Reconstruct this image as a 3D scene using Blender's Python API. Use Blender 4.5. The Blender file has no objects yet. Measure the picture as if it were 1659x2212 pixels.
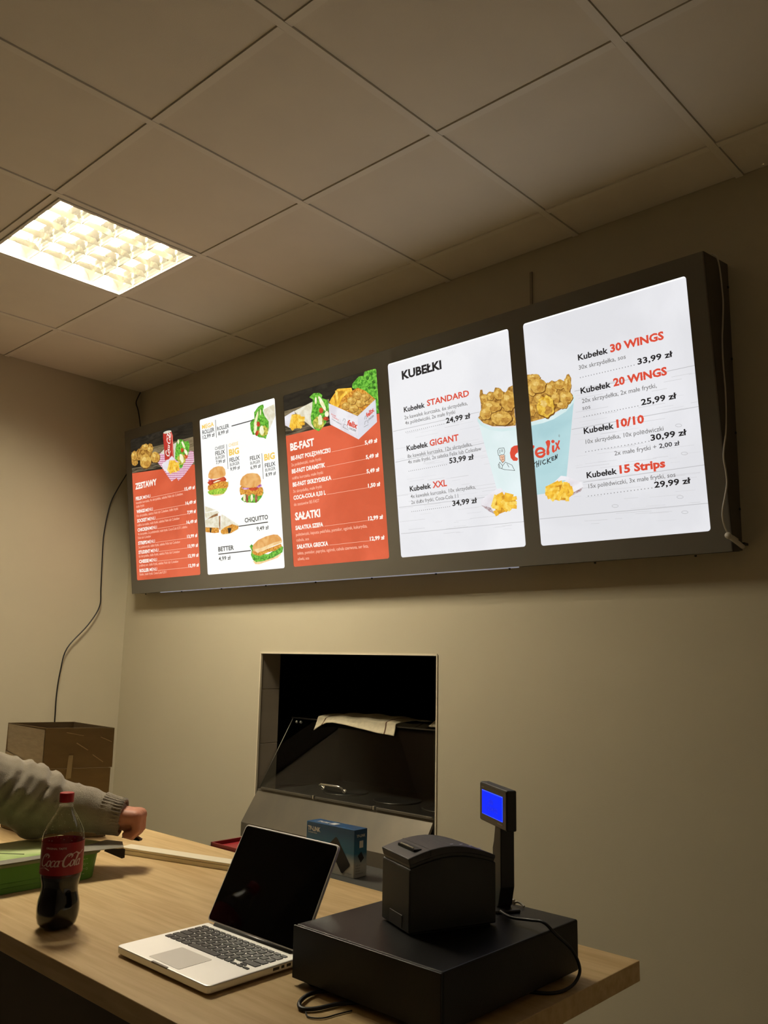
import bpy, bmesh, math, random
from mathutils import Vector, Matrix
D = bpy.data
SC = bpy.context.scene
COL = SC.collection
H = 3.07            # ceiling height
CT = 0.93           # counter top height

# ---------------------------------------------------------------- camera
cam = D.cameras.new('camera'); co = D.objects.new('camera', cam); COL.objects.link(co)
right = Vector((0.73409784, 0.67876240, 0.01954435))
down = Vector((-0.10241595, 0.13912647, -0.98496436))
fwd = Vector((-0.67127591, 0.72105855, 0.17164854))
m = Matrix.Identity(4)
for i in range(3):
    m[i][0] = right[i]; m[i][1] = -down[i]; m[i][2] = -fwd[i]
m[0][3], m[1][3], m[2][3] = 4.46986697, -2.6274714, H - 1.56780205
co.matrix_world = m
cam.sensor_fit = 'VERTICAL'; cam.sensor_height = 36.0; cam.sensor_width = 27.0
cam.lens = 1846.85 / 2212 * 36.0
cam.clip_start = 0.02
SC.camera = co
# ---------------------------------------------------------------- light and exposure
W = D.worlds.new('world'); SC.world = W; W.use_nodes = True
W.node_tree.nodes['Background'].inputs[0].default_value = (0.02, 0.02, 0.025, 1)
W.node_tree.nodes['Background'].inputs[1].default_value = 0.3
SC.view_settings.view_transform = 'Standard'; SC.view_settings.look = 'None'
SC.view_settings.exposure = 0.0; SC.view_settings.gamma = 1.0
SC.view_settings.use_curve_mapping = False
TUBE_POWER = 305.0      # emission of the four fluorescent tubes
PRINT_POWER = 1.0       # emission of the backlit menu prints
LIGHT_TINT = (1.0, 0.90, 0.70)

# ---------------------------------------------------------------- helpers
def lin(c):
    return tuple(((v / 255) / 12.92 if v / 255 <= 0.04045 else ((v / 255 + 0.055) / 1.055) ** 2.4) for v in c)
MATS = {}
def mat(name, rgb=(128, 128, 128), rough=0.5, metal=0.0, var=0.0, scale=8.0, stretch=(1, 1, 1), rgb2=None, bump=0.0,
        bscale=60.0, coat=0.0, emit=0.0, trans=0.0, alpha=1.0, spec=0.5, linear=False, sheen=0.0):
    if name in MATS: return MATS[name]
    M = D.materials.new(name); M.use_nodes = True; nt = M.node_tree; b = nt.nodes['Principled BSDF']
    c = rgb if linear else lin(rgb)
    b.inputs['Base Color'].default_value = (*c, 1); b.inputs['Roughness'].default_value = rough
    b.inputs['Metallic'].default_value = metal; b.inputs['Specular IOR Level'].default_value = spec
    b.inputs['Coat Weight'].default_value = coat; b.inputs['Transmission Weight'].default_value = trans
    b.inputs['Sheen Weight'].default_value = sheen; b.inputs['Alpha'].default_value = alpha
    if emit:
        b.inputs['Emission Color'].default_value = (*c, 1); b.inputs['Emission Strength'].default_value = emit
    tc = mp = None
    if var or rgb2 or bump:
        tc = nt.nodes.new('ShaderNodeTexCoord'); mp = nt.nodes.new('ShaderNodeMapping')
        mp.inputs['Scale'].default_value = stretch; nt.links.new(tc.outputs['Object'], mp.inputs[0])
    if var or rgb2:
        n = nt.nodes.new('ShaderNodeTexNoise'); n.inputs['Scale'].default_value = scale; n.inputs['Detail'].default_value = 6
        nt.links.new(mp.outputs[0], n.inputs['Vector'])
        r = nt.nodes.new('ShaderNodeValToRGB'); r.color_ramp.elements[0].position = 0.35; r.color_ramp.elements[1].position = 0.65
        c2 = lin(rgb2) if rgb2 else tuple(max(0, v * (1 - var)) for v in c)
        r.color_ramp.elements[0].color = (*c2, 1); r.color_ramp.elements[1].color = (*c, 1)
        nt.links.new(n.outputs['Fac'], r.inputs[0]); nt.links.new(r.outputs[0], b.inputs['Base Color'])
        if emit: nt.links.new(r.outputs[0], b.inputs['Emission Color'])
    if bump:
        n2 = nt.nodes.new('ShaderNodeTexNoise'); n2.inputs['Scale'].default_value = bscale; n2.inputs['Detail'].default_value = 4
        nt.links.new(mp.outputs[0], n2.inputs['Vector'])
        bm_ = nt.nodes.new('ShaderNodeBump'); bm_.inputs['Strength'].default_value = bump; bm_.inputs['Distance'].default_value = 0.002
        nt.links.new(n2.outputs['Fac'], bm_.inputs['Height']); nt.links.new(bm_.outputs[0], b.inputs['Normal'])
    MATS[name] = M
    return M
def print_mat(name, rgb, rgb2=None, scale=60.0, power=1.0, kind='noise', lo=0.4, hi=0.6):
    """backlit print: emits its own colour, procedural mottling, dull satin surface"""
    if name in MATS: return MATS[name]
    M = D.materials.new(name); M.use_nodes = True; nt = M.node_tree; b = nt.nodes['Principled BSDF']
    b.inputs['Base Color'].default_value = (0.02, 0.02, 0.02, 1); b.inputs['Roughness'].default_value = 0.35
    b.inputs['Specular IOR Level'].default_value = 0.2
    b.inputs['Emission Strength'].default_value = PRINT_POWER * power
    b.inputs['Emission Color'].default_value = (*lin(rgb), 1)
    if rgb2:
        tc = nt.nodes.new('ShaderNodeTexCoord')
        r = nt.nodes.new('ShaderNodeValToRGB'); r.color_ramp.elements[0].position = lo; r.color_ramp.elements[1].position = hi
        r.color_ramp.elements[0].color = (*lin(rgb2), 1); r.color_ramp.elements[1].color = (*lin(rgb), 1)
        if kind == 'noise':
            n = nt.nodes.new('ShaderNodeTexNoise'); n.inputs['Scale'].default_value = scale; n.inputs['Detail'].default_value = 5
            n.inputs['Distortion'].default_value = 0.6; src = n.outputs['Fac']; vec = n.inputs['Vector']
            nt.links.new(tc.outputs['Object'], vec)
        elif kind == 'streak':
            mp = nt.nodes.new('ShaderNodeMapping'); mp.inputs['Scale'].default_value = (6, 1, scale)
            n = nt.nodes.new('ShaderNodeTexNoise'); n.inputs['Scale'].default_value = 2.0; n.inputs['Detail'].default_value = 6; n.inputs['Distortion'].default_value = 0.5
            nt.links.new(tc.outputs['Object'], mp.inputs[0]); nt.links.new(mp.outputs[0], n.inputs['Vector']); src = n.outputs['Fac']
        elif kind == 'check':
            mp = nt.nodes.new('ShaderNodeMapping'); mp.inputs['Scale'].default_value = (1, 0, 1); mp.inputs['Rotation'].default_value = (0, math.radians(38), 0)
            n = nt.nodes.new('ShaderNodeTexChecker'); n.inputs['Scale'].default_value = scale
            n.inputs['Color1'].default_value = (0, 0, 0, 1); n.inputs['Color2'].default_value = (1, 1, 1, 1)
            nt.links.new(tc.outputs['Object'], mp.inputs[0]); nt.links.new(mp.outputs[0], n.inputs['Vector']); src = n.outputs['Fac']
        nt.links.new(src, r.inputs[0]); nt.links.new(r.outputs[0], b.inputs['Emission Color'])
    MATS[name] = M
    return M

class G:
    """collects vertices and faces of ONE object"""
    def __init__(s): s.v = []; s.f = []; s.m = []; s.sm = []
    def add(s, vs, fs, mi=0, smooth=False):
        o = len(s.v); s.v += [tuple(v) for v in vs]
        for f in fs: s.f.append(tuple(i + o for i in f)); s.m.append(mi); s.sm.append(smooth)
        return s
    def box(s, x0, x1, y0, y1, z0, z1, mi=0):
        vs = [(x, y, z) for z in (z0, z1) for y in (y0, y1) for x in (x0, x1)]
        return s.add(vs, [(0, 2, 3, 1), (4, 5, 7, 6), (0, 1, 5, 4), (1, 3, 7, 5), (3, 2, 6, 7), (2, 0, 4, 6)], mi)
    def hexa(s, b, t, mi=0):      # four bottom points, four top points, same winding (ccw from above)
        return s.add(list(b) + list(t), [(3, 2, 1, 0), (4, 5, 6, 7), (0, 1, 5, 4), (1, 2, 6, 5), (2, 3, 7, 6), (3, 0, 4, 7)], mi)
    def prism(s, pts, ax, d0, d1, mi=0, smooth=False):
        n = len(pts)
        def P(p, d):
            return (d, p[0], p[1]) if ax == 0 else ((p[0], d, p[1]) if ax == 1 else (p[0], p[1], d))
        vs = [P(p, d0) for p in pts] + [P(p, d1) for p in pts]
        s.add(vs, [tuple(range(n))[::-1], tuple(range(n, 2 * n))], mi)
        o = len(s.v) - 2 * n
        for i in range(n):
            j = (i + 1) % n; s.f.append((o + i, o + j, o + n + j, o + n + i)); s.m.append(mi); s.sm.append(smooth)
        return s
    def lathe(s, prof, seg=32, cx=0, cy=0, cz=0, fn=None, mi=0, cap=True):
        n = len(prof); vs = []
        for z, r in prof:
            for k in range(seg):
                a = 2 * math.pi * k / seg; rr = fn(z, r, a) if fn else r
                vs.append((cx + rr * math.cos(a), cy + rr * math.sin(a), cz + z))
        fs = [(i * seg + k, i * seg + (k + 1) % seg, (i + 1) * seg + (k + 1) % seg, (i + 1) * seg + k) for i in range(n - 1) for k in range(seg)]
        s.add(vs, fs, mi, True)
        if cap:
            o = len(s.v) - n * seg
            s.f.append(tuple(o + k for k in range(seg))[::-1]); s.m.append(mi); s.sm.append(False)
            s.f.append(tuple(o + (n - 1) * seg + k for k in range(seg))); s.m.append(mi); s.sm.append(False)
        return s
    def tube(s, pts, r, seg=8, mi=0, flat=1.0, spline=True):
        P = [Vector(p) for p in pts]
        if spline and len(P) > 2:
            Q = []
            for i in range(len(P) - 1):
                p0 = P[max(i - 1, 0)]; p1 = P[i]; p2 = P[i + 1]; p3 = P[min(i + 2, len(P) - 1)]
                for k in range(6):
                    t = k / 6
                    Q.append(0.5 * ((2 * p1) + (p2 - p0) * t + (2 * p0 - 5 * p1 + 4 * p2 - p3) * t * t + (3 * p1 - p0 - 3 * p2 + p3) * t ** 3))
            Q.append(P[-1]); P = Q
        rs = r if isinstance(r, (list, tuple)) else None
        vs = []; n = len(P); up = None
        for i in range(n):
            d = (P[min(i + 1, n - 1)] - P[max(i - 1, 0)]).normalized()
            if up is None:
                up = Vector((0, 0, 1)) if abs(d.z) < 0.9 else Vector((0, 1, 0))
            a = d.cross(up).normalized(); up = a.cross(d).normalized()
            rr = r if rs is None else rs[0] + (rs[-1] - rs[0]) * i / (n - 1)
            for k in range(seg):
                t = 2 * math.pi * k / seg
                vs.append(P[i] + a * rr * math.cos(t) + up * rr * flat * math.sin(t))
        fs = [(i * seg + k, (i + 1) * seg + k, (i + 1) * seg + (k + 1) % seg, i * seg + (k + 1) % seg) for i in range(n - 1) for k in range(seg)]
        fs += [tuple(range(seg)), tuple((n - 1) * seg + k for k in range(seg))[::-1]]
        return s.add(vs, fs, mi, True)
    def obj(s, name, mats, parent=None, bevel=0.0, seg=2, smooth=None, loc=None, rot=None, fix=True):
        me = D.meshes.new(name); me.from_pydata(s.v, [], s.f)
        if not isinstance(mats, (list, tuple)): mats = [mats]
        for m_ in mats: me.materials.append(m_)
        for p, mi, sm in zip(me.polygons, s.m, s.sm):
            p.material_index = mi; p.use_smooth = sm if smooth is None else smooth
        me.update()
        if fix:
            b = bmesh.new(); b.from_mesh(me); bmesh.ops.recalc_face_normals(b, faces=b.faces); b.to_mesh(me); b.free()
        o = D.objects.new(name, me); COL.objects.link(o)
        if parent: o.parent = parent
        if loc: o.location = loc
        if rot: o.rotation_euler = rot
        if bevel:
            md = o.modifiers.new('bevel', 'BEVEL'); md.width = bevel; md.segments = seg; md.limit_method = 'ANGLE'; md.angle_limit = math.radians(40)
        return o
def tag(o, label=None, cat=None, group=None, kind=None):
    if label: o['label'] = label
    if cat: o['category'] = cat
    if group: o['group'] = group
    if kind: o['kind'] = kind
    return o
def thing(name, label, cat, loc=(0, 0, 0), rz=0.0, group=None):
    o = D.objects.new(name, None); COL.objects.link(o); o.location = loc; o.rotation_euler = (0, 0, rz)
    o.empty_display_size = 0.05
    return tag(o, label, cat, group)
def rrect(x0, x1, y0, y1, r, n=5):
    out = []
    for cx, cy, a0 in ((x1 - r, y1 - r, 0), (x0 + r, y1 - r, 90), (x0 + r, y0 + r, 180), (x1 - r, y0 + r, 270)):
        for k in range(n + 1):
            a = math.radians(a0 + 90 * k / n); out.append((cx + r * math.cos(a), cy + r * math.sin(a)))
    return out
def plate_with_holes(outer, holes, thick):
    """flat plate in XY with holes, as (verts, faces), z from 0 to thick"""
    cu = D.curves.new('tmp', 'CURVE'); cu.dimensions = '2D'; cu.fill_mode = 'BOTH'; cu.extrude = thick / 2
    for pts in [outer] + holes:
        sp = cu.splines.new('POLY'); sp.points.add(len(pts) - 1); sp.use_cyclic_u = True
        for p, q in zip(sp.points, pts): p.co = (q[0], q[1], 0, 1)
    o = D.objects.new('tmp', cu); COL.objects.link(o)
    dg = bpy.context.evaluated_depsgraph_get(); me = D.meshes.new_from_object(o.evaluated_get(dg))
    vs = [tuple(v.co) for v in me.vertices]; fs = [tuple(p.vertices) for p in me.polygons]
    D.objects.remove(o); D.curves.remove(cu); D.meshes.remove(me)
    return vs, fs
_TC = {}
def text_mesh(s, bold=0, shear=0.0):
    """text outline scaled so that cap height is 1 and left/baseline is 0"""
    key = (s, bold, shear)
    if key in _TC: return _TC[key]
    def raw(t):
        cu = D.curves.new('tmp', 'FONT'); cu.body = t; cu.resolution_u = 2; cu.offset = (0.006, 0.016, 0.026, 0.040)[bold]; cu.shear = shear
        o = D.objects.new('tmp', cu); COL.objects.link(o)
        dg = bpy.context.evaluated_depsgraph_get(); dg.update(); me = D.meshes.new_from_object(o.evaluated_get(dg))
        vs = [(v.co.x, v.co.y) for v in me.vertices]; fs = [tuple(p.vertices) for p in me.polygons]
        D.objects.remove(o); D.curves.remove(cu); D.meshes.remove(me)
        return vs, fs
    if 'cap' not in _TC:
        vs, _ = raw('H'); _TC['cap'] = max(v[1] for v in vs)
    vs, fs = raw(s); c = _TC['cap']; x0 = min(v[0] for v in vs); x1 = max(v[0] for v in vs)
    _TC[key] = ([((x - x0) / (x1 - x0), y / c) for x, y in vs], fs, (x1 - x0) / c)
    return _TC[key]
def put_text(g, s, fn, w, cap, bold=0, mi=0, shear=0.0):
    """fn maps (x, y) in metres on the surface to a 3D point"""
    vs, fs, asp = text_mesh(s, bold, shear)
    if not w: w = asp * cap
    g.add([fn(x * w, y * cap) for x, y in vs], fs, mi)

# ---------------------------------------------------------------- materials
wall_m = mat('cream wall paint', (197, 187, 160), 0.75, var=0.03, scale=1.5, bump=0.12, bscale=220)
lwall_m = mat('white wall paint', (226, 218, 200), 0.8, var=0.03, scale=1.5)
ceil_m = mat('ceiling tile', (240, 231, 212), 0.9, var=0.05, scale=3, bump=0.25, bscale=500)
bar_m = mat('white ceiling bar', (243, 235, 217), 0.6, var=0.02, scale=5)
void_m = mat('dark void', (14, 12, 10), 0.9, var=0.2, scale=3)
floor_m = mat('pale floor tile', (140, 132, 118), 0.4, var=0.2, scale=4)
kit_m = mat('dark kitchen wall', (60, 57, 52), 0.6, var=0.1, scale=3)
tile_m = mat('grey wall tile', (150, 138, 120), 0.25, var=0.06, scale=6)
bead_m = mat('pale edge bead', (226, 214, 188), 0.5, var=0.03, scale=9)
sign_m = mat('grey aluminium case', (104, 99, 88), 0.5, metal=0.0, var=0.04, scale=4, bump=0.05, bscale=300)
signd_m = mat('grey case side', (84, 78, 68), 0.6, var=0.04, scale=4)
black_m = mat('black plastic', (26, 25, 25), 0.35, var=0.1, scale=20)
blackc_m = mat('black cable', (14, 13, 13), 0.5, var=0.1, scale=20)
whitec_m = mat('white cable', (205, 198, 182), 0.5, var=0.05, scale=20)
drawer_m = mat('black steel', (11, 10, 11), 0.4, var=0.08, scale=14, spec=0.3, bump=0.15, bscale=700)
printer_m = mat('black printer shell', (28, 28, 26), 0.5, var=0.05, scale=20, bump=0.15, bscale=900)
lidp_m = mat('dark slate lid', (50, 49, 54), 0.55, var=0.04, scale=20, bump=0.1, bscale=900)
steel_m = mat('brushed steel', (112, 107, 96), 0.5, metal=0.7, rgb2=(126, 118, 104), scale=3, stretch=(2, 1, 1), bump=0.05, bscale=80)
steeld_m = mat('steel dark', (100, 97, 92), 0.35, metal=0.9, var=0.15, scale=6)
chrome_m = mat('chrome', (225, 222, 214), 0.28, metal=1.0, var=0.04, scale=10)
alu_m = mat('laptop aluminium', (250, 249, 245), 0.5, metal=0.6, var=0.02, scale=12)
aluk_m = mat('trackpad', (222, 220, 214), 0.45, metal=0.4, var=0.02, scale=12)
key_m = mat('black key', (24, 24, 26), 0.45, var=0.08, scale=80)
screen_m = mat('laptop glass', (4, 4, 5), 0.06, var=0.1, scale=3, spec=0.25)
card_m = mat('corrugated cardboard', (126, 108, 74), 0.85, var=0.14, scale=9, stretch=(1, 1, 3), bump=0.25, bscale=160)
cardin_m = mat('cardboard inside', (132, 98, 56), 0.9, var=0.1, scale=9)
tape_m = mat('glossy packing tape', (182, 166, 136), 0.18, var=0.16, scale=22, stretch=(1, 1, 4), coat=0.8, bump=0.5, bscale=45)
paper_m = mat('white paper', (214, 206, 186), 0.8, var=0.04, scale=30)
green_m = mat('green plastic', (88, 148, 44), 0.4, var=0.08, scale=12)
red_m = mat('red plastic', (150, 20, 30), 0.4, var=0.08, scale=8)
bench_m = mat('dark grey worktop', (58, 58, 53), 0.5, var=0.08, scale=8)
sleeve_m = mat('grey knit', (148, 137, 118), 0.95, var=0.14, scale=30, bump=0.8, bscale=420, sheen=0.3)
skin_m = mat('skin', (196, 132, 104), 0.55, var=0.12, scale=25, bump=0.1, bscale=300)
nail_m = mat('fingernail', (214, 160, 136), 0.35, var=0.05, scale=30)
hair_m = mat('dark hair', (40, 28, 20), 0.7, var=0.3, scale=60, bump=0.5, bscale=200)
jeans_m = mat('dark denim', (40, 46, 64), 0.9, var=0.2, scale=60, bump=0.3, bscale=400)
def wood_material():
    M = D.materials.new('light oak laminate'); M.use_nodes = True; nt = M.node_tree; b = nt.nodes['Principled BSDF']
    tc = nt.nodes.new('ShaderNodeTexCoord')
    def noise(sc, st, det=6, dist=0.0):
        mp = nt.nodes.new('ShaderNodeMapping'); mp.inputs['Scale'].default_value = st; nt.links.new(tc.outputs['Object'], mp.inputs[0])
        n = nt.nodes.new('ShaderNodeTexNoise'); n.inputs['Scale'].default_value = sc; n.inputs['Detail'].default_value = det; n.inputs['Distortion'].default_value = dist
        nt.links.new(mp.outputs[0], n.inputs['Vector']); return n.outputs['Fac']
    a = noise(9, (0.5, 7, 7), 8, 0.4); c = noise(3.2, (0.6, 3.2, 3.2), 3, 1.2)
    r = nt.nodes.new('ShaderNodeValToRGB'); r.color_ramp.elements[0].position = 0.3; r.color_ramp.elements[1].position = 0.72
    r.color_ramp.elements[0].color = (*lin((178, 146, 96)), 1); r.color_ramp.elements[1].color = (*lin((214, 187, 138)), 1)
    mx = nt.nodes.new('ShaderNodeMix'); mx.data_type = 'FLOAT'; mx.inputs[0].default_value = 0.4
    nt.links.new(a, mx.inputs[2]); nt.links.new(c, mx.inputs[3]); nt.links.new(mx.outputs[0], r.inputs[0])
    nt.links.new(r.outputs[0], b.inputs['Base Color']); b.inputs['Roughness'].default_value = 0.5
    b.inputs['Specular IOR Level'].default_value = 0.35
    return M
wood_m = wood_material()
def glass_material(name, tint, refl=0.12, rough=0.02):
    M = D.materials.new(name); M.use_nodes = True; nt = M.node_tree; nt.nodes.remove(nt.nodes['Principled BSDF'])
    out = [n for n in nt.nodes if n.type == 'OUTPUT_MATERIAL'][0]
    t = nt.nodes.new('ShaderNodeBsdfTransparent'); t.inputs[0].default_value = (*tint, 1)
    gl = nt.nodes.new('ShaderNodeBsdfGlossy'); gl.inputs['Roughness'].default_value = rough
    fr = nt.nodes.new('ShaderNodeLayerWeight'); fr.inputs['Blend'].default_value = 0.5
    pw = nt.nodes.new('ShaderNodeMath'); pw.operation = 'POWER'; pw.inputs[1].default_value = 4.0; nt.links.new(fr.outputs['Facing'], pw.inputs[0])
    ad = nt.nodes.new('ShaderNodeMath'); ad.operation = 'MULTIPLY_ADD'; ad.inputs[1].default_value = 0.8; ad.inputs[2].default_value = refl
    mx = nt.nodes.new('ShaderNodeMixShader')
    nt.links.new(pw.outputs[0], ad.inputs[0]); nt.links.new(ad.outputs[0], mx.inputs[0]); nt.links.new(t.outputs[0], mx.inputs[1])
    nt.links.new(gl.outputs[0], mx.inputs[2]); nt.links.new(mx.outputs[0], out.inputs[0])
    return M
glass_m = glass_material('clear glass', (0.86, 0.88, 0.86), 0.045)
pet_m = glass_material('clear bottle plastic', (0.93, 0.93, 0.9), 0.04, 0.05)
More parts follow.
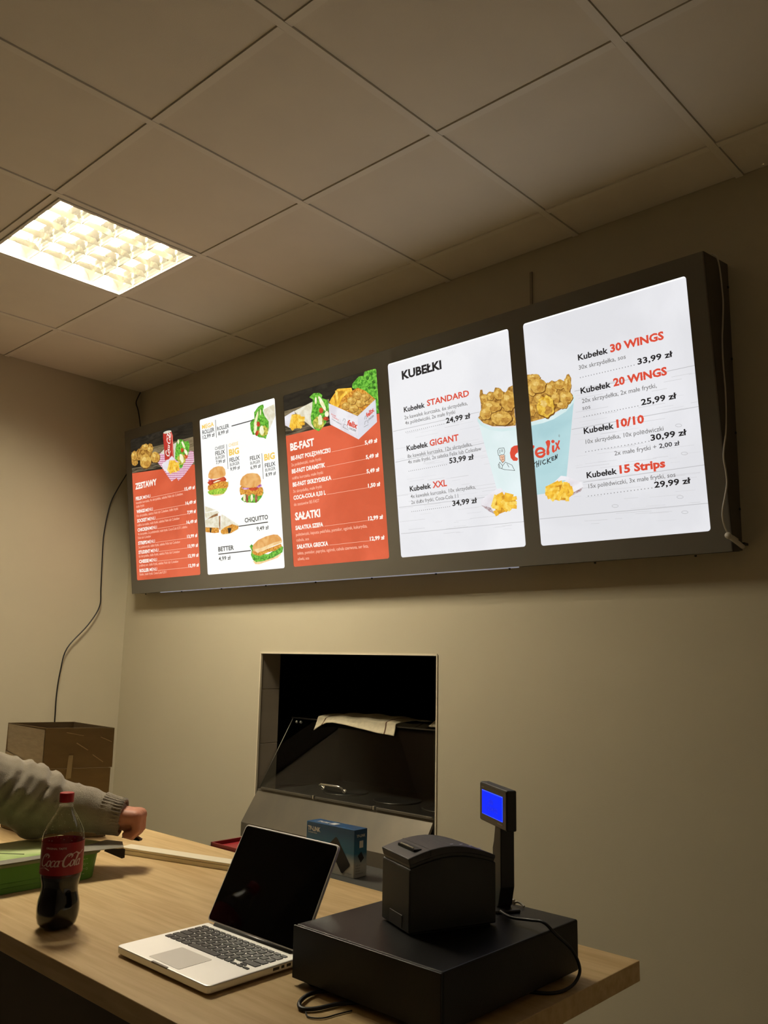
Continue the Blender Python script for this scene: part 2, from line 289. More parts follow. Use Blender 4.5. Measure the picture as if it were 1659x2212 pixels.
ART = {'P':[[559,6528,726,8608],[7131,13042,686,8570],[13646,19501,697,8551],[20135,26048,688,8571],[26674,32652,659,8578]],
'T':[
[0,"ZESTAWY",832,5776,2137,329,3,"W"],
[0,"FELIX",830,5157,692,184,3,"W"],
[0,"MENU",1583,5155,717,185,0,"W"],
[0,"15,49 zł",5518,5139,912,166,3,"W"],
[0,"WINGS",845,4431,842,183,3,"W"],
[0,"MENU",1747,4425,727,184,0,"W"],
[0,"16,49 zł",5543,4398,918,166,3,"W"],
[0,"SOCKET",863,3918,981,183,3,"W"],
[0,"MENU",1904,3917,757,184,0,"W"],
[0,"7,99 zł",5648,3908,770,166,3,"W"],
[0,"CHICKEN",860,3410,1139,183,3,"W"],
[0,"MENU",2059,3410,719,183,0,"W"],
[0,"16,49 zł",5546,3403,906,166,3,"W"],
[0,"STRIPS",859,2677,878,183,3,"W"],
[0,"MENU",1796,2676,723,184,0,"W"],
[0,"13,99 zł",5535,2670,896,165,3,"W"],
[0,"STUDENT",856,2170,1160,183,3,"W"],
[0,"MENU",2076,2169,750,183,0,"W"],
[0,"13,99 zł",5539,2165,904,165,3,"W"],
[0,"CHEESE",864,1664,975,182,3,"W"],
[0,"MENU",1898,1663,738,183,0,"W"],
[0,"12,99 zł",5526,1661,916,165,3,"W"],
[0,"ROLLER",872,1161,948,182,3,"W"],
[0,"MENU",1879,1160,723,183,0,"W"],
[0,"12,99 zł",5513,1159,916,165,3,"W"],
[0,"kawałek kurczaka, 4x skrzydełka, sałatka Felix lub Colesław,",839,4946,4525,140,0,"w"],
[0,"duże frytki",830,4739,807,140,0,"w"],
[0,"10x skrzydełka, sałatka Felix lub Colesław, duże frytki",838,4218,4005,140,0,"w"],
[0,"nóżka kurczaka, małe frytki, sałatka Felix lub Colesław",861,3702,4075,140,0,"w"],
[0,"4x skrzydełka, 2x polędwiczki, małe frytki, Coca-Cola 0,33 l, sałatka",884,3201,4700,140,0,"w"],
[0,"Felix lub Colesław",866,2995,1296,140,0,"w"],
[0,"3x polędwiczki, duże frytki, sałatka Felix lub Colesław",872,2472,4003,139,0,"w"],
[0,"6x skrzydełka, duże frytki, sałatka Felix lub Colesław",864,1972,3944,139,0,"w"],
[0,"prażony ser, duże frytki, sałatka Felix lub Colesław",872,1468,3765,139,0,"w"],
[0,"Roller, małe frytki, Coca-Cola 0,33 l",865,974,2625,139,0,"w"],
[1,"MEGA",7312,8065,997,220,2,"Y"],
[1,"ROLLER",7320,7794,1004,209,1,"D"],
[1,"12,99 zł",7335,7549,990,193,1,"D"],
[1,"ROLLER",8559,7779,966,195,1,"D"],
[1,"8,99 zł",8624,7534,829,184,1,"D"],
[1,"CHEESE",8299,6830,779,171,0,"D"],
[1,"FELIX",8310,6563,779,211,1,"D"],
[1,"BURGER",8309,6356,757,162,0,"D"],
[1,"7,99 zł",8315,6130,753,179,1,"D"],
[1,"CHEESE",9414,6828,751,160,0,"Y"],
[1,"BIG",9405,6402,793,298,3,"Y"],
[1,"FELIX",9417,6073,780,202,1,"D"],
[1,"BURGER",9428,5866,751,159,0,"D"],
[1,"9,99 zł",9433,5644,751,171,1,"D"],
[1,"FELIX",10992,5931,761,197,1,"D"],
[1,"BURGER",11002,5722,733,155,0,"D"],
[1,"6,99 zł",10994,5501,752,171,1,"D"],
[1,"BIG",12045,5774,764,297,3,"Y"],
[1,"FELIX",12061,5445,756,193,1,"D"],
[1,"BURGER",12074,5246,726,152,0,"D"],
[1,"8,99 zł",12072,5016,736,168,1,"D"],
[1,"CHIQUITTO",10326,3025,1739,215,2,"D"],
[1,"9,49 zł",11186,2557,884,187,1,"D"],
[1,"BETTER",8121,1794,1249,222,2,"D"],
[1,"4,99 zł",8114,1337,964,196,1,"D"],
[2,"BE-FAST",13911,5959,1590,330,3,"W"],
[2,"SAŁATKI",13950,2793,1654,336,3,"W"],
[2,"BE-FAST POLĘDWICZKI",13917,5511,2578,187,3,"W"],
[2,"5,49 zł",18569,5507,715,164,3,"W"],
[2,"BE-FAST DRAMSTIK",13916,4916,2202,187,3,"W"],
[2,"5,49 zł",18570,4899,730,163,3,"W"],
[2,"BE-FAST SKRZYDEŁKA",13922,4310,2525,186,3,"W"],
[2,"5,49 zł",18559,4303,729,163,3,"W"],
[2,"COCA-COLA 0,33 L",13921,3713,2117,186,3,"W"],
[2,"1,50 zł",18588,3698,693,163,3,"W"],
[2,"SAŁATKA SZEFA",13930,2347,1821,185,3,"W"],
[2,"12,99 zł",18474,2342,835,163,3,"W"],
[2,"SAŁATKA GRECKA",13951,1495,2032,185,3,"W"],
[2,"12,99 zł",18490,1499,822,162,3,"W"],
[2,"2x polędwiczki, małe frytki",13913,5238,1966,144,0,"w"],
[2,"nóżka kurczaka, małe frytki",13919,4634,2029,144,0,"w"],
[2,"3x skrzydełka, małe frytki",13930,4027,1882,144,0,"w"],
[2,"do zestawów BE-FAST",13928,3430,1671,144,0,"w"],
[2,"polędwiczki, kapusta pekińska, pomidor, ogórek, kukurydza,",13938,2065,4442,143,0,"w"],
[2,"cebula, sos",13948,1821,832,143,0,"w"],
[2,"sałata, pomidor, papryka, ogórek, cebula czerwona, ser feta,",13960,1228,4421,143,0,"w"],
[2,"oliwki, sos",13957,970,753,143,0,"w"],
[3,"KUBEŁKI",20855,7796,2036,335,3,"B"],
[3,"Kubełek",20833,6464,1091,207,2,"B"],
[3,"STANDARD",22041,6488,2052,238,2,"R"],
[3,"24,99 zł",22909,5652,1161,207,2,"B"],
[3,"Kubełek",20836,4903,1103,207,2,"B"],
[3,"GIGANT",22024,4907,1427,246,2,"R"],
[3,"53,99 zł",22921,4098,1159,206,2,"B"],
[3,"Kubełek",20849,3271,1090,206,2,"B"],
[3,"XXL",22022,3263,706,253,2,"R"],
[3,"34,99 zł",22919,2466,1157,205,2,"B"],
[3,"2x kawałek kurczaka, 6x skrzydełka,",20836,6169,3151,151,0,"G"],
[3,"4x polędwiczki, 2x małe frytki",20856,5950,2521,151,0,"G"],
[3,"8x kawałek kurczaka, 12x skrzydełka,",20856,4604,3203,151,0,"G"],
[3,"4x małe frytki, 2x sałatka Felix lub Colesław",20859,4375,3594,151,0,"G"],
[3,"4x kawałek kurczaka, 10x skrzydełka,",20866,2995,3196,150,0,"G"],
[3,"2x duże frytki, Coca-Cola 1 l",20874,2758,2345,150,0,"G"],
[4,"Kubełek",28726,6795,1112,205,2,"B"],
[4,"30 WINGS",29923,6799,1850,256,3,"R"],
[4,"33,99 zł",30824,6185,1173,194,2,"B"],
[4,"Kubełek",28715,5653,1116,204,2,"B"],
[4,"20 WINGS",29925,5661,1841,255,3,"R"],
[4,"25,99 zł",30817,4860,1176,194,2,"B"],
[4,"Kubełek",28702,4283,1104,203,2,"B"],
[4,"10/10",29905,4291,961,263,3,"R"],
[4,"30,99 zł",31025,3676,1174,192,2,"B"],
[4,"Kubełek",28665,2786,1108,202,2,"B"],
[4,"15 Strips",29866,2786,1560,262,3,"R"],
[4,"29,99 zł",31000,2176,1179,191,2,"B"],
[4,"2,00 zł",31281,3397,666,145,1,"B"],
[4,"2x małe frytki +",29739,3394,1452,148,0,"G"],
[4,"30x skrzydełka, sos",28723,6473,1716,153,0,"G"],
[4,"20x skrzydełka, 2x małe frytki,",28732,5324,2657,152,0,"G"],
[4,"sos",28726,5091,298,152,0,"G"],
[4,"10x skrzydełka, 10x polędwiczki",28735,3934,2742,151,0,"G"],
[4,"15x polędwiczki, 3x małe frytki, sos",28697,2436,3023,151,0,"G"],
[4,"®",27727,4327,56,93,0,"G"],
[2,"felix",17594,6522,635,227,3,"R",-0.441],
[2,"CHICKEN",17704,6316,426,79,1,"D",-0.436],
[2,"felix",18808,6608,492,195,3,"R",0.453],
[2,"CHICKEN",18872,6470,342,78,1,"D",0.377],
[2,"Kurczak",16682,7121,317,69,1,"R",-0.503],
[2,"w panierce",16735,7008,437,69,1,"R",-0.547],
[2,"to nasza specjalność",16705,6911,647,52,0,"D",-0.561]],
'L':[
[0,2339,5147,5491,5147,9,0,"w"],
[0,2513,4414,5516,4414,9,0,"w"],
[0,2700,3915,5621,3915,9,0,"w"],
[0,2817,3409,5519,3409,9,0,"w"],
[0,2558,2674,5508,2674,9,0,"w"],
[0,2864,2166,5512,2166,9,0,"w"],
[0,2675,1661,5499,1661,9,0,"w"],
[0,2641,1157,5486,1157,9,0,"w"],
[1,8465,8348,8465,7448,18,0,"D"],
[1,9253,6993,9253,5767,16,0,"D"],
[1,11890,6149,11890,4928,16,0,"D"],
[1,9721,7814,11361,7814,24,0,"D"],
[1,9842,2886,12041,2886,24,0,"D"],
[1,8109,1656,10667,1656,24,0,"D"],
[2,16568,5505,18547,5505,7,0,"w"],
[2,16192,4905,18547,4905,7,0,"w"],
[2,16519,4304,18537,4304,7,0,"w"],
[2,16112,3702,18566,3702,7,0,"w"],
[2,15825,2344,18451,2344,7,0,"w"],
[2,16058,1498,18468,1498,7,0,"w"],
[3,20858,5649,22799,5649,14,20,"G"],
[3,20866,4077,22782,4077,14,20,"G"],
[3,20874,2459,22783,2459,14,20,"G"],
[4,28751,6198,30700,6198,14,20,"G"],
[4,28757,4859,30699,4859,14,20,"G"],
[4,28707,3670,30961,3670,14,20,"G"],
[4,28661,2180,30911,2180,14,20,"G"]],
'A':[
[0,"wood_picture",[
["black",1,[559,8608,6528,8608,6528,6372,581,6711,559,6712]],
["smoke",1.5,[2054,8578,5147,8512,5264,8353,2414,8361]],
["wood",2,[559,7870,559,7885,2724,7868,6528,7816,6528,6377,3426,6664,3398,6861,1374,7387]],
["dwood",2.5,[559,6896,559,6997,1338,6968,2765,7003,3486,6823,3518,6664,581,6711]]]],
[0,"cloth_picture",[
["gingham",3,[3133,6976,3402,7427,3932,7271,4579,7023,5882,7080,6223,7122,6476,7052,6471,6524,5526,5937,4990,5727,4853,5900,4381,5772,4134,5994,3558,6607]],
["bone",2.8,[3447,7420,3870,7587,3888,7277]]]],
[0,"chicken_picture",[
["fchick2",4,[1217,7542,1224,7450,1198,7355,1118,7291,1004,7286,907,7235,795,7266,707,7332,647,7410,559,7457,559,7754,619,7785,674,7850,748,7913,852,7944,967,7934,1053,7856,1151,7807,1183,7712,1235,7630]],
["fchick2",4,[1214,7251,1215,7187,1139,7152,1095,7100,990,7109,910,7074,817,7112,727,7134,652,7176,615,7233,569,7286,559,7311,559,7410,618,7445,649,7508,746,7523,850,7501,944,7499,1018,7450,1139,7439,1168,7370,1184,7310]],
["fchick2",4,[1703,7709,1643,7665,1653,7594,1592,7554,1520,7521,1430,7530,1349,7558,1262,7571,1198,7620,1130,7669,1112,7735,1108,7798,1103,7866,1173,7904,1232,7939,1295,7979,1381,7979,1469,7973,1556,7946,1610,7885,1679,7837,1713,7773]],
["fchick2",4,[2304,7828,2244,7776,2188,7732,2123,7693,2051,7646,1938,7637,1825,7677,1713,7702,1611,7749,1516,7808,1500,7883,1527,7947,1509,8019,1599,8054,1659,8101,1742,8143,1862,8127,1977,8118,2089,8083,2180,8029,2226,7961,2257,7897]],
["fchick2",4,[2811,7802,2757,7752,2765,7674,2701,7621,2597,7611,2495,7615,2389,7614,2305,7671,2202,7704,2170,7778,2084,7840,2135,7907,2098,7987,2163,8038,2232,8086,2352,8065,2434,8105,2536,8084,2640,8058,2712,7999,2733,7927,2783,7869]],
["fchick2",4,[2645,7515,2665,7462,2643,7410,2508,7393,2347,7395,2191,7380,2011,7431,1848,7469,1732,7523,1544,7572,1479,7634,1486,7688,1585,7721,1556,7788,1750,7779,1890,7783,2036,7800,2222,7775,2367,7716,2544,7676,2651,7617,2699,7558]],
["fchick2",4,[1701,7418,1686,7379,1624,7354,1547,7339,1459,7336,1369,7338,1271,7343,1188,7377,1081,7399,1073,7446,1009,7482,1036,7516,994,7562,1067,7580,1115,7607,1214,7601,1300,7596,1398,7608,1484,7572,1577,7544,1633,7503,1637,7463]],
["fshade",5.04,[2351,7907,2342,7867,2330,7826,2292,7794,2237,7776,2175,7769,2115,7764,2051,7762,1991,7788,1917,7792,1881,7838,1811,7863,1813,7913,1771,7954,1761,7999,1765,8044,1806,8076,1833,8115,1905,8119,1961,8130,2021,8133,2083,8133,2152,8133,2205,8097,2255,8066,2299,8031,2354,7995,2338,7949]],
["fdeep",5.09,[2275,7875,2264,7839,2200,7832,2156,7804,2087,7820,2038,7851,1987,7882,2004,7917,1992,7957,2067,7954,2106,7970,2170,7977,2204,7937,2243,7911]],
["flite",5.1,[2049,8031,2080,7999,2035,7989,1988,7988,1935,7985,1901,8013,1869,8035,1851,8062,1899,8073,1891,8110,1945,8115,1991,8082,2057,8084,2095,8055]],
["fchick",5.07,[2322,7930,2313,7892,2301,7852,2265,7821,2212,7803,2153,7797,2095,7792,2033,7791,1976,7816,1904,7819,1870,7863,1803,7888,1804,7935,1764,7975,1754,8018,1759,8061,1798,8093,1824,8130,1893,8134,1947,8144,2005,8147,2064,8148,2130,8148,2181,8113,2229,8083,2272,8049,2325,8014,2310,7970]],
["fshade",5.11,[2778,7714,2762,7682,2750,7648,2710,7625,2662,7609,2616,7587,2554,7578,2485,7595,2422,7610,2370,7638,2313,7660,2253,7687,2220,7725,2231,7763,2207,7801,2215,7837,2226,7874,2270,7899,2341,7900,2381,7929,2445,7933,2514,7920,2582,7912,2630,7876,2687,7853,2721,7818,2766,7786,2802,7748]],
["fdeep",5.16,[2659,7694,2661,7670,2637,7647,2587,7635,2519,7640,2481,7675,2451,7701,2461,7724,2429,7761,2467,7784,2534,7782,2597,7771,2634,7741,2671,7718]],
["flite",5.17,[2491,7823,2489,7805,2473,7785,2425,7780,2370,7788,2314,7804,2292,7831,2292,7854,2287,7880,2329,7891,2377,7900,2429,7877,2455,7857,2478,7841]],
["fchick",5.14,[2749,7734,2734,7703,2722,7671,2684,7649,2638,7633,2593,7612,2533,7603,2468,7620,2407,7634,2357,7661,2302,7682,2244,7708,2213,7745,2223,7781,2200,7818,2207,7852,2218,7888,2260,7912,2329,7913,2367,7940,2429,7945,2495,7933,2561,7925,2607,7889,2662,7867,2695,7834,2738,7803,2772,7767]],
["fshade",5.18,[3403,7180,3415,7112,3374,7055,3303,7017,3243,6969,3158,6939,3055,6940,2954,6950,2862,6988,2745,6990,2670,7049,2590,7104,2567,7175,2520,7241,2508,7311,2537,7374,2558,7440,2660,7464,2722,7507,2800,7544,2899,7560,3006,7553,3101,7505,3197,7476,3262,7418,3337,7369,3410,7311,3448,7242]],
["fdeep",5.23,[3317,7124,3260,7079,3203,7041,3111,7032,3020,7058,2914,7075,2873,7135,2902,7185,2872,7246,2967,7256,3035,7285,3140,7288,3201,7227,3217,7177]],
["flite",5.24,[3034,7353,2973,7325,2938,7292,2864,7280,2780,7299,2718,7332,2661,7368,2635,7412,2707,7433,2711,7482,2798,7475,2879,7473,2931,7432,2999,7400]],
["fchick",5.21,[3359,7214,3371,7149,3331,7095,3263,7058,3205,7012,3123,6983,3024,6984,2927,6993,2838,7030,2726,7032,2654,7090,2577,7142,2555,7211,2509,7274,2498,7341,2526,7401,2546,7466,2644,7488,2704,7530,2779,7565,2874,7580,2977,7574,3068,7528,3161,7500,3223,7444,3295,7396,3366,7341,3403,7275]],
["fshade",5.25,[2570,7071,2566,6984,2499,6917,2429,6854,2348,6795,2231,6771,2116,6735,1984,6771,1859,6794,1726,6821,1622,6889,1511,6957,1453,7049,1453,7144,1465,7229,1454,7320,1496,7402,1582,7463,1676,7517,1798,7538,1921,7553,2053,7564,2171,7498,2307,7477,2413,7411,2486,7328,2547,7245,2619,7157]],
["fdeep",5.3,[2348,7012,2344,6951,2315,6874,2190,6854,2078,6925,1931,6926,1855,7002,1900,7075,1900,7145,2002,7169,2097,7181,2207,7183,2329,7150,2375,7075]],
["flite",5.31,[2025,7309,2051,7245,1969,7214,1864,7218,1781,7257,1665,7259,1583,7312,1635,7366,1685,7396,1725,7424,1791,7445,1896,7468,1967,7408,2069,7365]],
["fchick",5.28,[2514,7117,2510,7033,2446,6968,2378,6908,2300,6851,2188,6829,2077,6794,1950,6828,1829,6850,1701,6877,1601,6943,1494,7008,1439,7097,1439,7187,1450,7270,1439,7357,1480,7436,1562,7495,1653,7546,1770,7567,1889,7581,2016,7591,2130,7528,2260,7507,2363,7444,2433,7365,2491,7284,2561,7200]],
["fshade",5.32,[1170,7579,1186,7517,1137,7477,1100,7434,1041,7412,992,7376,923,7378,856,7365,794,7402,737,7432,663,7449,621,7500,609,7558,591,7611,574,7667,587,7720,616,7768,649,7815,710,7837,758,7879,829,7883,900,7885,960,7837,1021,7815,1073,7779,1118,7736,1151,7687,1173,7633]],
["fdeep",5.37,[1051,7539,1060,7495,1030,7454,965,7442,907,7478,837,7484,799,7528,800,7576,827,7612,858,7647,923,7631,980,7649,1018,7609,1069,7580]],
["flite",5.38,[890,7721,865,7697,841,7673,796,7670,753,7684,718,7701,699,7725,680,7752,700,7774,718,7799,764,7791,818,7823,844,7778,907,7758]],
["fchick",5.35,[1141,7607,1156,7548,1109,7509,1074,7467,1016,7447,969,7412,903,7415,838,7402,778,7437,724,7466,653,7482,613,7531,601,7587,583,7638,567,7692,579,7744,608,7789,639,7835,698,7855,744,7896,812,7900,881,7902,938,7856,997,7835,1047,7800,1091,7759,1122,7711,1144,7659]]]],
[0,"can_picture",[
["cola",6,[3823,8455,3789,8216,3820,7800,3860,6962,4400,6998,4674,7008,4701,8169,4590,8416]],
["bone",6.5,[4593,8433,4582,8411,4535,8391,4457,8377,4355,8369,4238,8367,4119,8373,4009,8386,3919,8404,3857,8426,3831,8449,3842,8471,3889,8491,3969,8505,4072,8513,4189,8514,4308,8508,4417,8495,4506,8477,4567,8456]],
["colah",6.3,[4542,8373,4588,8391,4688,8171,4692,7562,4657,7011,4579,7023,4592,7679,4570,8191]]]],
[0,"wrap_picture",[
["bone",5,[4692,7714,5017,7764,4830,6885,4709,7003]],
["green",5.5,[4991,7718,5180,7889,5478,7841,5763,7670,6061,7672,6166,7433,5998,6963,5631,6644,5391,6354,5176,6359,5118,6692,4789,6916,4874,7383]],
["cream",6,[5252,7752,5236,7721,5229,7686,5208,7671,5190,7656,5169,7648,5146,7635,5132,7669,5114,7684,5103,7712,5099,7744,5086,7778,5097,7813,5117,7833,5123,7875,5145,7892,5169,7890,5190,7881,5208,7865,5231,7855,5241,7823,5254,7790]],
["cream",6,[5684,7553,5724,7490,5748,7428,5761,7373,5744,7350,5721,7340,5690,7340,5647,7370,5600,7426,5553,7473,5523,7539,5475,7605,5465,7658,5446,7718,5473,7725,5488,7747,5522,7736,5559,7719,5606,7673,5652,7619]],
["tomato",6,[5637,7254,5616,7224,5597,7198,5565,7184,5544,7148,5502,7165,5461,7152,5420,7166,5396,7199,5370,7228,5369,7263,5349,7297,5361,7331,5380,7361,5413,7377,5446,7392,5485,7386,5521,7383,5559,7374,5585,7347,5599,7317,5635,7290]],
["tomato",6,[5947,6871,5940,6841,5928,6809,5883,6798,5846,6779,5796,6779,5747,6792,5695,6799,5635,6814,5626,6856,5599,6888,5610,6921,5588,6962,5631,6983,5673,6999,5705,7031,5764,7025,5821,7024,5860,6986,5926,6978,5951,6940,5971,6904]],
["salad",6,[5744,6752,5722,6679,5704,6596,5587,6585,5527,6512,5417,6513,5308,6527,5210,6571,5102,6613,5083,6705,5029,6777,5014,6858,5009,6945,5069,7013,5192,7018,5258,7074,5360,7079,5469,7090,5556,7025,5659,6986,5726,6913,5703,6827]],
["cream",6.5,[5568,6848,5575,6769,5560,6704,5535,6655,5502,6614,5447,6629,5400,6599,5350,6678,5309,6731,5254,6780,5231,6858,5239,6924,5234,6993,5236,7070,5275,7106,5334,7084,5384,7083,5435,7038,5483,6987,5537,6930]],
["cream",6.5,[5919,7128,5951,7062,5956,7007,5939,6973,5919,6945,5885,6931,5831,6962,5781,7003,5734,7050,5697,7107,5656,7169,5660,7215,5643,7278,5673,7300,5714,7305,5769,7269,5822,7249,5876,7193]]]],
[0,"fries_picture",[
["paper",7,[3531,6817,4220,6973,4521,7120,4787,6891,4259,6917,4103,6405,4068,6257,3643,6544]],
["fryd",7.8,[4146,6465,4334,6781,4420,6860,4734,6815,5108,6603,5116,6467,5040,6274,4841,6233,4405,6224]],
["fry2",8.0,[4479,6872,4216,6402,4039,6452,4303,6924]],
["fry",8.1,[4655,6851,4426,6251,4246,6292,4476,6894]],
["fry",8.2,[4829,6828,4643,6199,4462,6235,4649,6867]],
["fry2",8.3,[4161,6480,4449,6213,4298,6168,4009,6436]],
["fry",8.4,[4910,6747,4864,6225,4683,6250,4729,6773]],
["fry",8.5,[5036,6716,5168,6246,4990,6247,4857,6718]],
["fry2",8.6,[4675,6708,5151,6665,5158,6559,4682,6601]],
["fry",8.7,[4726,6599,5176,6511,5150,6410,4700,6498]],
["fry",8.8,[4384,6813,4604,6302,4427,6294,4205,6807]],
["fry2",8.9,[4776,6187,4500,6553,4666,6580,4940,6215]]]],
[1,"wrap_picture",[
["tort",2,[12203,8176,12654,8255,13000,8289,13015,7739,12431,7067,12239,7501]],
["green",3,[11810,8376,12011,8427,12186,8419,12233,8296,12142,8149,12234,7880,12514,7553,12487,7257,12391,7048,12231,6773,12065,6863,11758,6926,11496,7096,11300,7128,11165,7406,11153,7716,11326,7865,11486,7862,11493,8167]],
["cream",4,[11711,7807,11647,7697,11585,7621,11530,7557,11479,7507,11449,7507,11447,7554,11424,7571,11437,7646,11488,7759,11541,7866,11602,7957,11657,8040,11721,8136,11759,8150,11811,8197,11815,8147,11804,8081,11802,8022,11753,7913]],
["cream",4,[12012,8084,12003,8050,11993,8020,11985,7982,11971,7965,11956,7948,11942,7964,11928,7968,11916,7989,11911,8026,11907,8063,11906,8104,11917,8141,11925,8178,11938,8202,11952,8218,11967,8244,11979,8220,11996,8227,12008,8202,12009,8159,12013,8124]],
["salad",4,[12419,7119,12404,7053,12395,6975,12294,6956,12202,6952,12120,6913,12019,6927,11936,6980,11854,7027,11789,7088,11746,7159,11732,7234,11754,7305,11843,7338,11903,7379,11982,7400,12067,7420,12165,7415,12273,7396,12307,7306,12427,7268,12409,7187]],
["cream",4,[11636,7396,11617,7310,11576,7255,11539,7196,11498,7170,11461,7167,11421,7166,11402,7220,11393,7288,11402,7368,11413,7448,11438,7528,11470,7604,11512,7656,11555,7694,11595,7696,11620,7653,11657,7635,11648,7545,11662,7480]],
["tomato",5,[11894,7536,11880,7500,11865,7464,11828,7451,11795,7443,11762,7440,11724,7427,11699,7465,11660,7474,11643,7509,11619,7544,11634,7581,11647,7612,11649,7653,11676,7679,11711,7693,11750,7672,11786,7685,11811,7654,11840,7635,11870,7611,11866,7573]],
["tomato",5,[11732,7110,11700,7072,11656,7056,11620,7038,11577,7014,11548,7035,11523,7054,11494,7073,11497,7112,11505,7150,11510,7193,11552,7220,11581,7255,11621,7275,11659,7275,11693,7269,11724,7255,11751,7233,11747,7192,11745,7153]],
["cream",5,[12124,7203,12138,7128,12117,7067,12074,7039,12040,7000,11994,7001,11944,6995,11901,7042,11855,7087,11830,7159,11826,7234,11829,7304,11839,7374,11874,7418,11924,7419,11965,7453,12017,7448,12064,7405,12091,7334,12113,7270]]]],
[1,"burger_picture",[
["lettuce",3,[7502,4865,7683,4897,8997,4949,9210,5185,9225,5025,9068,4783,8795,4605,8102,4634,7664,4685,7517,4783]],
["bun2",2.5,[7625,4743,8070,4771,8988,4845,9065,4757,8837,4600,8531,4544,8053,4573,7750,4648]],
["fried",4,[7511,4971,7550,5155,8156,5239,8936,5220,9182,5109,9208,4923,9072,4835,8476,4907,8039,4908,7638,4889]],
["cheese",4.5,[8127,5163,8392,5183,8339,5083,8247,5028]],
["onion",4.6,[7620,5442,7957,5479,7989,5341,7635,5359]],
["tomato",5,[7520,5320,7728,5401,8300,5381,8912,5433,9090,5279,9019,5196,8504,5222,7931,5188,7747,5117,7559,5261]],
["cream",5.2,[7982,5261,8339,5323,8641,5297,8552,5269,8067,5224]],
["bun",6,[7607,5551,7630,5709,7770,5879,8091,5995,8488,6015,8828,5946,9008,5789,9053,5573,9000,5461,8738,5417,8303,5407,7822,5456]],
["green",2.6,[10144,4189,10406,4364,11812,4501,11838,4272,11656,4068,11407,3920,11206,3879,10374,4009,10181,4134]],
["bun2",2.5,[10421,4081,11499,4061,11285,3871,10572,3949]],
["fried",4,[10091,4736,10242,4821,11778,4555,11834,4398,11745,4183,11391,4174,11009,4345,10720,4251,10448,4385,10120,4372,10065,4585]],
["cream",4.5,[10493,4201,10483,4150,10463,4109,10448,4058,10419,4038,10390,4048,10360,4025,10338,4058,10315,4083,10309,4132,10297,4174,10306,4222,10300,4276,10315,4324,10340,4355,10364,4391,10394,4384,10420,4379,10444,4360,10467,4338,10490,4306,10485,4250]],
["cream",4.5,[11046,4138,11045,4083,11016,4055,10999,4016,10974,3999,10949,3966,10922,3972,10893,3980,10879,4024,10864,4063,10856,4109,10853,4160,10871,4204,10889,4240,10902,4287,10925,4323,10954,4336,10980,4313,11006,4304,11034,4288,11041,4235,11051,4189]],
["bacon",4.4,[10680,4154,10688,4089,10667,4038,10646,3986,10614,3979,10586,3954,10556,3945,10534,3983,10511,4012,10493,4056,10501,4121,10497,4175,10513,4224,10513,4294,10542,4322,10567,4355,10596,4390,10622,4359,10649,4347,10670,4315,10685,4268,10690,4211]],
["bacon",4.4,[11383,4074,11366,4021,11356,3963,11334,3922,11304,3920,11279,3872,11250,3869,11233,3922,11203,3929,11200,3991,11197,4043,11179,4097,11189,4159,11213,4205,11239,4234,11260,4286,11289,4289,11314,4272,11340,4263,11354,4218,11382,4195,11369,4126]],
["onion",5,[10213,4721,10796,4650,10870,4577,10426,4593]],
["onion",5,[11277,4667,11714,4713,11744,4609,11464,4543]],
["tomato",5.2,[10714,4635,11034,4621,11468,4593,11418,4473,10941,4480]],
["bun",6,[10122,4861,10161,5063,10362,5243,10697,5340,11097,5319,11487,5234,11669,5071,11720,4863,11676,4718,11353,4632,10876,4640,10438,4720]]]],
[1,"tortilla_picture",[
["tort",3,[7192,4157,8121,3858,7186,3834]],
["tort",3.2,[7161,3810,8204,3809,8367,3687,7177,3485]],
["toast",3.5,[7334,3484,7837,3634,8237,3687,8248,3567,7604,3497]],
["tort",4,[7153,3461,7783,3520,8312,3547,8409,3419,8259,2958,7142,3086]],
["toast",4.1,[8310,3534,8442,3547,8370,2843,8287,2876]],
["fried",4.2,[7142,3086,8259,2958,8260,2721,7845,2730,7496,2787,7143,2844]],
["black",4.3,[7517,3025,7671,3011,7606,2777,7497,2800]],
["tort",4.4,[8532,3591,8701,3547,9847,2943,9788,2743,9040,2575,8485,2583,8370,2738]],
["fried",4.6,[8398,2814,8732,2941,9335,3042,9843,2892,9770,2770,9213,2612,8574,2615,8408,2682]],
["black",4.8,[8962,2882,9236,2870,9247,2765,9129,2619,9002,2617]]]],
[1,"sandwich_picture",[
["bun2",3,[10761,1142,10946,992,11220,967,12582,1184,12837,1325,12827,1423,11124,1218]],
["green",3.5,[10585,1861,10734,1950,10866,1865,10913,1509,11917,1389,12893,1735,13013,1628,12938,1415,12283,1216,11504,1094,10994,1089,10767,1217,10649,1451,10727,1648]],
["fried",4,[10766,1645,11151,1517,12863,1810,12925,1684,12462,1523,11926,1487,11333,1354,10984,1416,10755,1520]],
["bun",5,[10777,1770,10870,1915,11244,2111,11840,2237,12379,2278,12677,2240,12887,2076,12955,1925,12903,1844,12332,1753,11547,1564,11113,1532,10843,1614]],
["bun2",5.4,[10889,1686,11562,1737,12345,1900,12931,1951,12910,1843,12332,1753,11547,1564,11114,1537]]]],
[2,"wood_picture",[
["black",1,[13646,8551,19501,8551,19501,6662,16786,6662,13646,6678]],
["smoke",1.5,[15206,8551,17246,8551,18141,8523,18167,8373,16733,8350,15269,8376]],
["wood",2,[13646,7827,14593,7836,16600,7829,16612,7045,15420,7139,13646,7287]],
["dwood",2.2,[13646,7254,14977,7127,16618,7103,16704,6676,15551,6666,13646,6677]]]],
[2,"salad_picture",[
["green",3,[18813,8536,18821,8551,19501,8551,19501,6678,19351,6693,19280,7351,18583,7743,18055,8022,18070,8191,18364,8360,18488,8420,18760,8391]],
